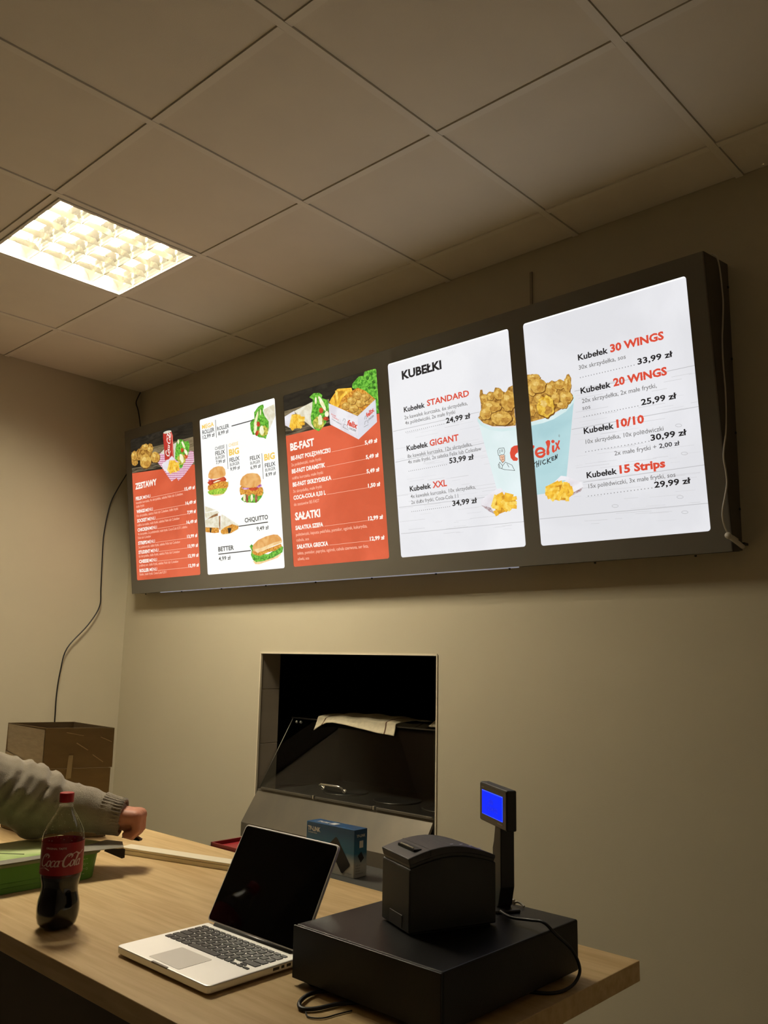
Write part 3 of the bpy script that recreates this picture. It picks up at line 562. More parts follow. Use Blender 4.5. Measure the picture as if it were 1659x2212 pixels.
["dgreen",3.5,[19064,8241,19050,8208,19017,8188,18971,8152,18918,8188,18870,8229,18879,8280,18881,8333,18947,8325,18987,8330,19039,8323,19038,8274]],
["dgreen",3.5,[19302,8360,19254,8334,19213,8329,19179,8318,19147,8342,19117,8367,19124,8398,19082,8462,19161,8433,19191,8448,19245,8452,19267,8407]],
["dgreen",3.5,[19379,8006,19404,7947,19331,7967,19296,7933,19267,7979,19202,7993,19180,8047,19228,8078,19280,8070,19312,8103,19343,8065,19361,8037]],
["dgreen",3.5,[19135,7802,19087,7775,19046,7771,19011,7759,18979,7783,18949,7807,18956,7839,18914,7902,18993,7873,19024,7889,19078,7894,19100,7849]],
["dgreen",3.5,[19401,7748,19396,7708,19346,7711,19312,7699,19283,7725,19268,7751,19207,7788,19216,7840,19284,7833,19325,7831,19365,7817,19377,7781]],
["dgreen",3.5,[19501,6830,19457,6816,19417,6865,19395,6901,19396,6936,19415,6960,19423,7010,19474,6998,19501,6998]]]],
[2,"wrap_picture",[
["tort",4,[14308,7705,15578,7907,15742,7801,15430,7258,15594,6659,15470,6740,14977,7127]],
["green",5,[15380,8142,15654,8269,16039,8207,16219,8067,16145,7962,16514,7802,16583,7640,16603,7401,16463,7249,16339,6828,16066,6638,15841,6527,15594,6659,15403,6962,15387,7265,15506,7605,15587,8011]],
["cream",6,[15839,7902,15832,7864,15824,7825,15813,7781,15791,7774,15770,7759,15749,7755,15738,7801,15717,7808,15710,7847,15709,7887,15709,7927,15713,7968,15723,8007,15739,8036,15757,8063,15778,8069,15798,8063,15818,8051,15834,8027,15835,7979,15837,7941]],
["cream",6,[16271,7735,16312,7629,16372,7509,16384,7433,16379,7383,16377,7324,16325,7354,16269,7394,16197,7488,16127,7594,16054,7704,16008,7818,15989,7901,15932,8028,15961,8045,15972,8085,16017,8063,16074,8009,16138,7930,16200,7834]],
["tomato",6,[16214,7399,16193,7369,16189,7331,16156,7313,16121,7301,16083,7285,16042,7299,16002,7313,15973,7344,15952,7378,15928,7413,15938,7450,15960,7478,15957,7520,15998,7530,16028,7549,16066,7549,16104,7539,16137,7520,16163,7495,16193,7470,16206,7435]],
["tomato",6,[16492,6978,16519,6946,16468,6938,16452,6913,16403,6910,16351,6920,16302,6926,16263,6947,16199,6955,16200,6988,16179,7011,16147,7040,16152,7066,16185,7083,16225,7094,16271,7095,16317,7099,16366,7086,16418,7076,16448,7049,16476,7026,16485,7002]],
["salad",5.5,[16223,6848,16201,6780,16168,6712,16101,6661,16005,6640,15905,6625,15805,6670,15692,6679,15602,6738,15543,6814,15510,6894,15492,6976,15516,7052,15603,7093,15668,7140,15735,7203,15849,7179,15949,7152,16040,7112,16123,7062,16156,6988,16200,6922]],
["cream",6,[16116,6986,16102,6917,16084,6850,16052,6798,16009,6788,15970,6801,15935,6803,15888,6786,15864,6845,15851,6909,15852,6973,15851,7033,15848,7101,15871,7157,15902,7199,15934,7243,15974,7230,16014,7247,16044,7204,16080,7177,16104,7124,16092,7049]],
["cream",6,[16545,7175,16531,7140,16514,7109,16487,7086,16459,7064,16421,7070,16388,7080,16351,7086,16325,7115,16293,7142,16292,7184,16280,7223,16297,7259,16319,7287,16343,7313,16378,7316,16410,7333,16448,7335,16475,7302,16497,7274,16526,7250,16532,7213]]]],
[2,"fries_picture",[
["paper",6,[13646,7455,13650,7578,14309,7720,14388,7583,14159,7579,13959,7152,14056,6950,13646,7172]],
["fryd",6.8,[14033,7131,14256,7535,14398,7523,14519,7501,14638,7466,14943,7274,14921,7032,14708,6905,14219,6905]],
["fry2",7.0,[14309,7540,14105,7053,13938,7105,14144,7593]],
["fry",7.1,[14468,7528,14257,6967,14091,7016,14302,7578]],
["fry",7.2,[14601,7503,14367,6917,14201,6967,14437,7555]],
["fry2",7.3,[14735,7471,14636,6879,14468,6914,14567,7507]],
["fry",7.4,[14052,7139,14258,6888,14113,6845,13906,7096]],
["fry",7.5,[14565,7440,15004,7331,14977,7221,14538,7330]],
["fry2",7.6,[14544,7307,14986,7228,14976,7115,14534,7193]],
["fry",7.7,[14505,7206,14986,7061,14946,6954,14465,7099]],
["fry",7.8,[14365,7474,14675,6900,14518,6877,14206,7453]],
["fry2",7.9,[14663,6839,14373,7134,14508,7187,14796,6893]],
["fryd",5.8,[16890,7850,17098,8073,17210,8077,17932,7971,17152,7457,16969,7491]],
["fry2",6.0,[17154,8094,17215,7410,17077,7423,17016,8109]],
["fry",6.1,[17785,7937,17204,7381,17088,7452,17672,8008]],
["fry",6.2,[16923,7851,17011,7453,16874,7456,16785,7856]],
["fry2",6.3,[17936,7953,17385,7686,17294,7773,17848,8041]],
["fry",6.4,[17209,8155,18011,8036,18012,7938,17210,8056]],
["fry",6.5,[17572,7833,17125,7424,17010,7496,17459,7906]]]],
[2,"meal_box_picture",[
["fry",5,[16608,7680,16770,7841,17083,8073,17131,8151,17617,8082,18015,8024,18076,7816,17522,7055,16855,7412]],
["fried",7,[17141,7359,17420,7714,17921,7876,18367,7964,18779,7761,18994,7576,19331,7285,18276,6774,17839,6997]],
["fshade",7.89,[18619,7578,18616,7534,18563,7509,18519,7482,18469,7445,18383,7447,18301,7481,18239,7520,18163,7547,18101,7588,18048,7639,18042,7692,18086,7730,18108,7774,18177,7792,18249,7804,18328,7812,18414,7791,18489,7755,18534,7707,18588,7668,18623,7622]],
["fdeep",7.94,[18554,7553,18544,7523,18488,7517,18438,7511,18378,7521,18320,7542,18273,7575,18294,7604,18311,7627,18353,7634,18393,7644,18453,7644,18486,7609,18553,7586]],
["flite",7.95,[18335,7700,18352,7676,18309,7676,18285,7651,18238,7680,18190,7690,18194,7714,18184,7730,18192,7744,18210,7755,18237,7778,18286,7752,18343,7743,18377,7717]],
["fchick",7.92,[18591,7599,18589,7556,18538,7532,18495,7506,18447,7471,18365,7473,18286,7506,18226,7544,18153,7569,18094,7609,18042,7658,18037,7708,18078,7745,18100,7788,18167,7805,18236,7816,18311,7824,18394,7804,18466,7770,18510,7724,18561,7686,18595,7641]],
["fshade",7.96,[19056,7407,19032,7366,18969,7347,18932,7316,18861,7315,18796,7291,18716,7312,18633,7332,18570,7374,18527,7422,18483,7471,18499,7516,18513,7558,18552,7591,18615,7605,18662,7641,18745,7637,18823,7608,18891,7577,18977,7554,19016,7504,19062,7455]],
["fdeep",8.01,[18952,7390,18953,7359,18898,7354,18847,7359,18790,7350,18761,7386,18734,7410,18684,7442,18745,7451,18757,7477,18807,7480,18859,7464,18894,7441,18920,7418]],
["flite",8.02,[18773,7528,18769,7508,18725,7508,18698,7492,18652,7508,18597,7519,18593,7545,18568,7568,18592,7583,18609,7602,18656,7606,18697,7575,18746,7571,18780,7549]],
["fchick",7.99,[19028,7428,19005,7389,18945,7370,18909,7340,18840,7340,18778,7317,18701,7336,18621,7356,18560,7397,18519,7443,18477,7489,18492,7533,18505,7574,18543,7605,18603,7619,18649,7654,18728,7649,18804,7622,18869,7591,18952,7569,18990,7522,19034,7474]],
["fshade",8.03,[18268,7418,18238,7380,18201,7347,18170,7304,18098,7288,18009,7307,17922,7306,17843,7341,17763,7377,17762,7436,17710,7480,17711,7525,17695,7578,17731,7618,17797,7640,17870,7655,17958,7637,18044,7638,18105,7587,18182,7559,18222,7512,18253,7466]],
["fdeep",8.08,[18139,7405,18128,7386,18101,7373,18061,7370,18016,7380,17958,7389,17936,7419,17917,7448,17947,7465,17977,7480,18018,7498,18070,7467,18122,7455,18150,7428]],
["flite",8.09,[17972,7541,17962,7527,17961,7500,17901,7522,17863,7521,17830,7538,17815,7556,17759,7583,17805,7592,17838,7597,17874,7594,17923,7611,17966,7585,18011,7560]],
["fchick",8.06,[18239,7439,18210,7403,18175,7371,18146,7330,18076,7314,17990,7332,17907,7331,17830,7365,17754,7400,17752,7457,17702,7499,17703,7543,17688,7593,17722,7632,17786,7653,17857,7668,17941,7650,18023,7651,18083,7602,18157,7575,18195,7530,18225,7485]],
["fshade",8.1,[18790,7204,18773,7156,18719,7125,18631,7126,18588,7086,18504,7096,18421,7102,18343,7134,18297,7183,18255,7225,18178,7270,18222,7312,18211,7361,18262,7388,18286,7438,18388,7411,18455,7422,18539,7429,18621,7398,18653,7340,18738,7307,18751,7257]],
["fdeep",8.15,[18672,7189,18646,7167,18609,7153,18560,7147,18508,7166,18473,7188,18397,7208,18397,7241,18428,7263,18473,7270,18514,7283,18568,7264,18617,7247,18646,7220]],
["flite",8.16,[18504,7324,18482,7306,18453,7293,18400,7308,18352,7298,18332,7328,18279,7345,18271,7369,18309,7379,18312,7405,18362,7407,18416,7394,18440,7367,18466,7349]],
["fchick",8.13,[18761,7225,18745,7179,18692,7149,18607,7150,18566,7112,18486,7121,18405,7128,18331,7158,18287,7205,18246,7246,18172,7289,18215,7329,18204,7376,18253,7403,18276,7450,18374,7425,18438,7435,18519,7442,18598,7412,18629,7356,18711,7325,18723,7276]],
["fshade",8.17,[17930,7253,17911,7211,17891,7167,17809,7161,17741,7154,17671,7145,17584,7137,17524,7192,17452,7222,17368,7260,17374,7312,17384,7355,17390,7398,17424,7432,17472,7461,17542,7472,17617,7490,17698,7449,17767,7419,17857,7398,17881,7345,17930,7300]],
["fdeep",8.22,[17856,7229,17807,7213,17793,7183,17731,7184,17677,7208,17620,7221,17616,7252,17597,7277,17592,7306,17614,7335,17679,7337,17738,7309,17771,7282,17802,7261]],
["flite",8.22,[17649,7372,17634,7356,17620,7335,17563,7354,17516,7343,17497,7373,17432,7389,17468,7407,17437,7437,17493,7435,17531,7439,17581,7439,17604,7410,17623,7393]],
["fchick",8.2,[17901,7274,17883,7234,17864,7191,17785,7186,17720,7179,17652,7170,17568,7163,17511,7216,17442,7245,17361,7281,17366,7331,17376,7373,17382,7414,17414,7447,17460,7474,17528,7485,17600,7503,17678,7463,17745,7434,17831,7413,17854,7363,17901,7319]],
["fshade",8.24,[18360,7057,18306,7027,18309,6975,18229,6969,18164,6959,18094,6954,18020,6974,17941,6990,17867,7022,17815,7068,17795,7117,17804,7161,17806,7206,17814,7257,17888,7274,17956,7294,18046,7262,18126,7267,18209,7243,18272,7201,18300,7151,18341,7106]],
["fdeep",8.29,[18280,7035,18239,7015,18211,6993,18155,6987,18093,7003,18045,7028,18004,7056,17986,7089,18034,7104,18043,7136,18106,7130,18167,7125,18208,7095,18256,7069]],
["flite",8.29,[18062,7179,18050,7165,18050,7136,17990,7155,17954,7166,17892,7167,17856,7193,17843,7220,17856,7244,17899,7255,17960,7233,18003,7238,18046,7221,18098,7199]],
["fchick",8.27,[18331,7078,18280,7049,18282,6999,18206,6993,18143,6984,18075,6979,18004,6999,17928,7014,17857,7045,17807,7089,17787,7136,17796,7178,17798,7221,17806,7270,17877,7287,17943,7306,18030,7275,18106,7281,18186,7257,18247,7217,18273,7169,18314,7125]],
["fshade",7.47,[19217,7235,19218,7188,19185,7149,19118,7132,19057,7106,18974,7113,18898,7150,18806,7151,18737,7193,18697,7244,18664,7294,18703,7334,18659,7393,18697,7433,18764,7455,18852,7444,18922,7460,19003,7439,19063,7397,19127,7367,19203,7331,19185,7282]],
["fdeep",7.52,[19119,7217,19129,7184,19064,7188,19031,7162,18979,7195,18913,7201,18873,7232,18897,7260,18889,7290,18923,7310,18979,7317,19040,7296,19088,7273,19140,7245]],
["flite",7.53,[18977,7347,18939,7335,18912,7325,18871,7328,18828,7329,18803,7351,18752,7368,18729,7395,18779,7403,18778,7432,18838,7416,18880,7408,18938,7400,18953,7373]],
["fchick",7.5,[19190,7256,19191,7210,19159,7173,19094,7156,19036,7132,18956,7139,18883,7174,18794,7175,18728,7216,18690,7265,18657,7312,18695,7351,18652,7408,18690,7446,18753,7468,18839,7457,18906,7473,18983,7453,19042,7412,19103,7383,19176,7348,19159,7301]],
["fshade",7.54,[18500,6889,18513,6842,18483,6803,18409,6794,18348,6779,18275,6781,18194,6777,18132,6821,18034,6838,18013,6893,17961,6939,17954,6989,18015,7019,18007,7073,18082,7086,18157,7087,18226,7104,18304,7079,18393,7069,18466,7030,18484,6976,18557,6930]],
["fdeep",7.59,[18434,6864,18427,6836,18371,6835,18333,6821,18274,6827,18242,6858,18173,6879,18191,6908,18191,6938,18238,6948,18286,6958,18341,6937,18403,6924,18399,6891]],
["flite",7.6,[18254,7000,18260,6976,18231,6960,18173,6975,18129,6977,18089,6994,18059,7015,18050,7038,18063,7057,18088,7072,18139,7066,18184,7059,18233,7045,18240,7021]],
["fchick",7.57,[18473,6910,18486,6864,18457,6827,18385,6818,18327,6804,18257,6806,18179,6802,18119,6844,18024,6860,18004,6913,17954,6958,17947,7006,18006,7035,17999,7087,18071,7099,18143,7100,18209,7116,18284,7093,18370,7083,18441,7046,18458,6993,18528,6949]],
["paper",8,[16562,7644,18257,6772,18224,5786,16582,6712]],
["paper2",8,[18257,6772,19342,7283,19337,6332,18224,5786]]]],
[3,"bucket_picture",[
["bucket",3,[24392,5539,24518,5317,24870,5123,25424,4964,26048,4896,26048,3056,26043,2481,25682,2504,25328,2662,24989,2884]],
["bucket2",3.5,[24381,5595,24429,5586,24572,5374,24969,5159,25430,5028,26048,4974,26048,4870,25419,4912,24865,5071,24500,5307,24384,5460]]]],
[4,"bucket_picture",[
["bucketb",3,[26674,4925,27136,4939,27573,5012,28094,5178,28425,5461,28113,3945,27882,2850,27439,2462,26674,2459]],
["bucket2",3.5,[26674,5039,27146,5051,27583,5123,28051,5310,28317,5481,28421,5707,28479,5597,28449,5431,28107,5164,27598,4983,27163,4922,26674,4910]]]],
[3,"chicken_picture",[
["fchick2",4,[24414,5602,24572,5721,24592,6092,24555,6393,24608,6611,24705,6604,24722,6441,24862,6386,24998,6466,25200,6412,25279,6568,25448,6520,25618,6342,25738,6291,25846,6453,26040,6491,26031,5029,25682,5063,25034,5175,24636,5363]],
["fshade",4.61,[24899,6201,24911,6139,24883,6092,24845,6056,24793,6060,24751,6031,24708,6062,24656,6061,24624,6107,24588,6150,24579,6207,24596,6259,24596,6313,24620,6357,24646,6405,24693,6421,24741,6409,24785,6404,24839,6406,24857,6342,24902,6310,24893,6251]],
["fdeep",4.66,[24856,6164,24849,6129,24825,6102,24787,6108,24754,6107,24728,6132,24725,6165,24707,6193,24709,6228,24737,6247,24768,6258,24796,6233,24833,6232,24831,6194]],
["flite",4.67,[24755,6307,24737,6291,24725,6273,24700,6278,24680,6279,24647,6279,24628,6303,24646,6328,24646,6351,24671,6354,24686,6378,24710,6361,24737,6355,24752,6332]],
["fchick",4.64,[24884,6222,24896,6163,24869,6118,24832,6083,24782,6087,24742,6059,24700,6089,24650,6088,24619,6133,24585,6173,24576,6228,24593,6279,24592,6331,24615,6373,24641,6419,24685,6434,24732,6423,24774,6418,24826,6420,24843,6359,24887,6328,24878,6271]],
["fshade",4.68,[25202,6250,25204,6204,25174,6173,25153,6131,25114,6103,25063,6121,25018,6126,24969,6136,24933,6173,24914,6219,24892,6264,24887,6312,24913,6351,24927,6394,24956,6430,25000,6445,25047,6455,25094,6434,25132,6404,25170,6377,25195,6338,25218,6294]],
["fdeep",4.73,[25162,6220,25139,6202,25129,6176,25098,6172,25068,6182,25043,6198,25033,6223,25009,6250,25011,6284,25046,6294,25078,6301,25115,6305,25135,6272,25157,6249]],
["flite",4.74,[25055,6346,25059,6323,25037,6313,25010,6322,24990,6322,24966,6329,24963,6349,24929,6371,24938,6395,24966,6405,24995,6406,25020,6395,25052,6391,25075,6368]],
["fchick",4.71,[25187,6269,25189,6225,25160,6195,25140,6155,25103,6127,25053,6144,25010,6150,24962,6159,24928,6195,24909,6240,24889,6282,24884,6329,24909,6366,24922,6407,24950,6442,24993,6457,25038,6466,25083,6445,25119,6417,25156,6391,25181,6353,25203,6311]],
["fshade",4.75,[25636,6239,25604,6187,25570,6145,25550,6078,25489,6055,25421,6062,25354,6067,25304,6117,25253,6155,25216,6208,25195,6266,25172,6330,25213,6380,25229,6438,25287,6461,25334,6498,25398,6497,25457,6472,25525,6467,25556,6404,25606,6361,25636,6302]],
["fdeep",4.8,[25546,6206,25520,6183,25511,6146,25468,6139,25426,6152,25388,6173,25375,6208,25377,6239,25351,6288,25403,6294,25436,6328,25483,6298,25525,6279,25538,6241]],
["flite",4.81,[25436,6366,25403,6348,25388,6322,25349,6325,25319,6343,25281,6348,25281,6377,25271,6399,25281,6419,25302,6431,25323,6460,25356,6431,25384,6418,25398,6396]],
["fchick",4.78,[25614,6264,25584,6215,25550,6173,25531,6110,25473,6087,25407,6094,25343,6099,25295,6147,25245,6184,25211,6234,25190,6290,25167,6352,25207,6400,25223,6456,25278,6478,25324,6514,25385,6513,25442,6489,25508,6484,25537,6423,25585,6382,25614,6325]],
["fshade",4.82,[25523,5789,25502,5725,25441,5675,25313,5672,25230,5636,25109,5637,24979,5655,24852,5694,24763,5759,24704,5825,24689,5888,24630,5956,24701,6000,24721,6059,24820,6078,24901,6116,25025,6113,25144,6068,25245,6024,25343,5979,25435,5925,25462,5860]],
["fdeep",4.87,[25299,5780,25299,5748,25266,5720,25195,5702,25104,5730,25027,5762,24967,5802,24979,5840,24979,5879,25047,5892,25127,5882,25196,5867,25279,5851,25365,5813]],
["flite",4.88,[25092,5958,25095,5923,25032,5912,24959,5909,24890,5944,24845,5967,24810,5990,24812,6011,24792,6042,24820,6066,24898,6052,24967,6048,25009,6016,25057,5991]],
["fchick",4.85,[25479,5818,25459,5757,25401,5708,25277,5705,25197,5671,25080,5672,24956,5689,24834,5727,24748,5789,24691,5853,24677,5914,24620,5979,24688,6021,24707,6078,24802,6096,24881,6133,25000,6130,25114,6087,25212,6045,25306,6002,25395,5949,25420,5886]],
["fshade",4.89,[26048,5654,25989,5618,25925,5529,25826,5563,25733,5549,25640,5585,25596,5696,25527,5773,25491,5877,25501,5987,25521,6092,25570,6180,25651,6224,25724,6269,25807,6334,25902,6308,25990,6259,26048,6208]],
["fdeep",4.94,[26002,5804,26003,5737,25972,5668,25899,5654,25836,5700,25780,5731,25755,5791,25756,5850,25778,5900,25790,5977,25859,5991,25914,5935,25967,5914,25993,5861]],
["flite",4.95,[25863,6071,25836,6020,25766,6027,25735,5989,25692,6023,25627,6018,25634,6078,25631,6116,25632,6158,25637,6225,25705,6198,25751,6188,25801,6170,25853,6131]],
["fchick",4.92,[26048,5722,26043,5716,25965,5670,25903,5583,25808,5617,25719,5603,25629,5638,25586,5745,25520,5819,25485,5919,25495,6025,25514,6125,25562,6210,25640,6252,25710,6296,25790,6359,25881,6333,25966,6286,26042,6218,26048,6207]],
["fshade",4.96,[25050,5637,25005,5581,24999,5506,24950,5450,24875,5427,24794,5460,24719,5444,24639,5465,24602,5541,24550,5595,24496,5660,24514,5734,24544,5797,24589,5845,24620,5911,24686,5949,24766,5945,24846,5938,24903,5874,24964,5833,25003,5773,25046,5709]],
["fdeep",5.01,[24979,5592,24955,5547,24906,5524,24849,5534,24791,5511,24758,5561,24716,5595,24721,5639,24743,5673,24753,5726,24819,5703,24876,5723,24924,5687,24968,5646]],
["flite",5.02,[24765,5789,24775,5759,24757,5729,24711,5732,24662,5721,24634,5760,24605,5787,24600,5820,24638,5835,24640,5871,24686,5856,24727,5871,24781,5859,24775,5815]],
["fchick",4.99,[25025,5665,24981,5612,24975,5539,24928,5486,24856,5464,24778,5496,24706,5480,24629,5501,24594,5574,24543,5625,24492,5688,24508,5759,24537,5819,24581,5866,24611,5929,24674,5965,24751,5962,24828,5955,24883,5893,24941,5854,24980,5796,25021,5735]],
["fshade",5.53,[25945,5290,25930,5223,25856,5179,25779,5142,25706,5094,25597,5069,25469,5101,25348,5129,25220,5164,25140,5235,25046,5302,25021,5381,25004,5457,25024,5529,25075,5592,25182,5620,25290,5636,25406,5632,25520,5635,25634,5598,25738,5553,25831,5498,25882,5428,25920,5360]],
["fdeep",5.58,[25820,5250,25755,5219,25702,5195,25624,5188,25547,5218,25451,5230,25436,5280,25407,5323,25447,5352,25458,5404,25559,5387,25655,5398,25731,5351,25818,5305]],
["flite",5.59,[25516,5476,25500,5442,25419,5444,25368,5432,25297,5442,25260,5478,25137,5500,25133,5545,25185,5571,25256,5574,25301,5612,25381,5571,25444,5546,25503,5514]],
["fchick",5.56,[25900,5324,25885,5259,25814,5217,25740,5181,25670,5135,25564,5112,25441,5142,25324,5169,25202,5203,25124,5272,25034,5336,25010,5412,24994,5485,25013,5554,25062,5615,25165,5642,25269,5658,25380,5653,25490,5656,25600,5621,25701,5577,25790,5524,25839,5457,25875,5392]],
["fshade",5.7,[26048,5157,26040,5116,26022,5054,25991,5043,25959,5032,25939,5079,25916,5125,25923,5200,25939,5262,25961,5314,25990,5354,26019,5335,26047,5309,26048,5305]],
["fdeep",5.75,[26027,5145,26031,5113,26015,5101,26003,5096,25991,5100,25977,5102,25965,5122,25979,5153,25975,5183,25984,5213,26001,5203,26016,5213,26021,5185,26032,5171]],
["flite",5.75,[25992,5253,25988,5239,25983,5223,25974,5202,25959,5201,25955,5227,25945,5240,25947,5261,25947,5286,25959,5297,25971,5295,25982,5299,25989,5286,26001,5276]],
["fchick",5.73,[26048,5201,26047,5194,26035,5135,26017,5075,25987,5064,25957,5054,25938,5099,25915,5144,25922,5216,25938,5276,25959,5325,25987,5363,26015,5345,26042,5321,26048,5298]]]],
[4,"chicken_picture",[
["fchick2",4,[26674,6519,26678,6745,27012,6686,27171,6512,27360,6371,27419,6233,27644,6337,27778,6259,27980,6304,28163,6179,28241,6410,28325,6417,28405,6252,28331,5774,28416,5659,28280,5390,27734,5220,27294,5087,26674,5051]],
["fshade",5.17,[27238,6511,27197,6481,27154,6458,27098,6441,27028,6438,26948,6439,26860,6457,26798,6500,26736,6539,26674,6584,26674,6589,26692,6626,26700,6667,26756,6689,26822,6700,26888,6714,26972,6688,27058,6678,27142,6646,27175,6598,27192,6557]],
["fdeep",5.22,[27132,6503,27120,6484,27078,6480,27044,6462,26990,6489,26940,6504,26933,6528,26919,6548,26922,6567,26938,6589,26999,6574,27050,6572,27096,6550,27111,6526]],
["flite",5.23,[26970,6621,26939,6615,26937,6594,26883,6613,26840,6605,26790,6622,26771,6645,26773,6663,26768,6683,26795,6696,26856,6673,26901,6681,26935,6659,26934,6640]],
["fchick",5.2,[27211,6529,27171,6501,27129,6478,27076,6463,27008,6459,26932,6460,26846,6477,26788,6519,26728,6557,26674,6595,26674,6617,26686,6641,26693,6680,26747,6701,26810,6711,26874,6725,26955,6700,27038,6690,27118,6660,27150,6613,27167,6574]],
["fshade",5.24,[27400,6161,27380,6092,27365,6008,27281,5970,27182,5962,27084,5976,26977,5986,26880,6039,26842,6128,26764,6203,26780,6288,26830,6352,26837,6444,26923,6488,27031,6485,27131,6467,27238,6458,27307,6381,27389,6320,27453,6239]],
["fdeep",5.29,[27298,6122,27285,6085,27273,6032,27194,6055,27135,6063,27066,6081,27006,6126,27047,6172,27023,6230,27083,6252,27149,6261,27221,6249,27270,6205,27329,6166]],
["flite",5.29,[27093,6331,27110,6293,27071,6275,27017,6283,26965,6278,26907,6300,26886,6339,26881,6374,26924,6390,26911,6446,26979,6435,27042,6432,27074,6389,27123,6361]],
["fchick",5.27,[27369,6193,27350,6126,27336,6045,27255,6009,27160,6001,27065,6015,26963,6025,26869,6076,26832,6161,26758,6234,26773,6315,26821,6377,26827,6465,26910,6507,27014,6504,27110,6487,27214,6478,27280,6404,27359,6346,27420,6267]],
["fshade",4.47,[27012,6116,27009,6035,26967,5977,26920,5929,26864,5898,26804,5926,26753,5952,26712,5999,26674,6026,26674,6286,26709,6301,26739,6362,26792,6389,26846,6363,26908,6376,26958,6331,26972,6252,27015,6193]],
["fdeep",4.52,[26940,6075,26940,6029,26897,6024,26870,6000,26829,5990,26800,6027,26793,6069,26799,6104,26792,6145,26816,6176,26850,6200,26888,6179,26916,6150,26942,6118]],
["flite",4.53,[26849,6245,26819,6226,26807,6200,26781,6177,26744,6181,26723,6215,26724,6248,26697,6276,26727,6293,26733,6325,26761,6346,26786,6306,26806,6295,26821,6275]],
["fchick",4.5,[26995,6142,26992,6064,26951,6009,26906,5963,26852,5933,26795,5960,26746,5985,26706,6029,26674,6053,26674,6308,26703,6321,26733,6379,26783,6405,26836,6380,26894,6392,26943,6350,26957,6274,26998,6217]],
["fshade",4.54,[27848,5970,27820,5903,27786,5840,27752,5754,27660,5760,27579,5780,27501,5799,27442,5857,27364,5906,27363,5993,27318,6077,27373,6143,27391,6227,27457,6279,27551,6254,27629,6291,27712,6258,27781,6200,27844,6134,27858,6048]],
["fdeep",4.59,[27745,5931,27736,5898,27719,5859,27669,5864,27614,5843,27577,5888,27521,5922,27559,5968,27552,6014,27587,6045,27638,6052,27682,6020,27721,6001,27762,5971]],
["flite",4.6,[27632,6119,27617,6084,27577,6067,27532,6075,27496,6085,27464,6103,27416,6125,27452,6156,27417,6203,27476,6198,27508,6204,27549,6212,27577,6182,27604,6156]],
["fchick",4.57,[27823,6000,27797,5936,27764,5875,27731,5792,27643,5798,27565,5817,27490,5836,27433,5892,27357,5939,27357,6022,27313,6103,27367,6166,27384,6247,27447,6298,27538,6273,27613,6309,27693,6277,27759,6221,27819,6158,27833,6075]],
["fshade",4.61,[28133,6069,28129,6014,28115,5954,28044,5950,27993,5921,27930,5938,27869,5953,27810,5983,27754,6027,27759,6092,27725,6153,27751,6206,27779,6259,27853,6258,27901,6288,27965,6300,28030,6273,28074,6223,28116,6177,28153,6124]],
["fdeep",4.66,[28092,6035,28052,6018,28026,6007,28000,5985,27954,5979,27928,6016,27911,6045,27908,6073,27918,6098,27942,6114,27976,6113,28007,6105,28045,6098,28069,6070]],
["flite",4.67,[27934,6183,27935,6164,27929,6138,27892,6147,27862,6149,27841,6168,27821,6186,27796,6211,27821,6228,27838,6246,27867,6262,27903,6240,27939,6229,27950,6202]],
["fchick",4.64,[28114,6090,28111,6038,28097,5980,28028,5976,27980,5948,27919,5964,27861,5979,27804,6008,27749,6050,27755,6112,27721,6171,27746,6223,27774,6273,27845,6272,27891,6301,27953,6312,28015,6287,28057,6238,28097,6194,28133,6143]],
["fshade",4.68,[28395,6002,28375,5905,28333,5844,28301,5773,28256,5772,28211,5717,28171,5756,28141,5819,28114,5883,28090,5964,28100,6063,28121,6151,28136,6254,28189,6268,28225,6347,28271,6336,28314,6314,28350,6263,28358,6170,28372,6094]],
["fdeep",4.73,[28344,5942,28325,5887,28299,5852,28269,5857,28239,5837,28228,5891,28193,5911,28210,5969,28217,6018,28236,6057,28264,6077,28289,6058,28313,6039,28316,5990]],
["flite",4.74,[28250,6157,28247,6119,28222,6114,28208,6058,28188,6100,28160,6097,28151,6137,28167,6174,28166,6208,28186,6220,28201,6232,28229,6274,28252,6244,28242,6188]],
["fchick",4.71,[28383,6035,28363,5941,28323,5883,28292,5814,28249,5813,28206,5760,28167,5798,28139,5858,28112,5920,28089,5998,28098,6093,28119,6178,28134,6276,28185,6290,28219,6366,28264,6356,28304,6334,28339,6285,28347,6196,28360,6122]],
["fshade",4.75,[28428,5563,28391,5507,28342,5463,28301,5405,28211,5421,28132,5391,28061,5448,27983,5478,27921,5533,27876,5600,27886,5669,27920,5725,27938,5793,28009,5825,28091,5833,28172,5806,28259,5808,28330,5759,28382,5699,28403,5632]],
["fdeep",4.8,[28310,5539,28313,5501,28260,5496,28221,5492,28171,5484,28126,5510,28115,5547,28100,5580,28120,5606,28127,5650,28187,5643,28234,5621,28288,5610,28315,5574]],
["flite",4.81,[28161,5698,28150,5675,28112,5673,28089,5644,28038,5650,27993,5674,27965,5705,27962,5737,27998,5753,28033,5757,28053,5788,28100,5775,28138,5752,28136,5722]],
["fchick",4.78,[28403,5588,28366,5534,28320,5492,28280,5436,28193,5452,28118,5423,28049,5477,27975,5507,27915,5559,27871,5623,27881,5690,27913,5744,27931,5809,27999,5840,28078,5848,28156,5821,28240,5823,28309,5777,28358,5718,28378,5654]],
["fshade",4.82,[27917,5635,27890,5569,27861,5508,27825,5446,27766,5441,27712,5451,27664,5477,27618,5511,27584,5567,27556,5631,27559,5705,27580,5771,27611,5827,27640,5899,27700,5907,27754,5883,27803,5866,27849,5831,27874,5770,27916,5712]],
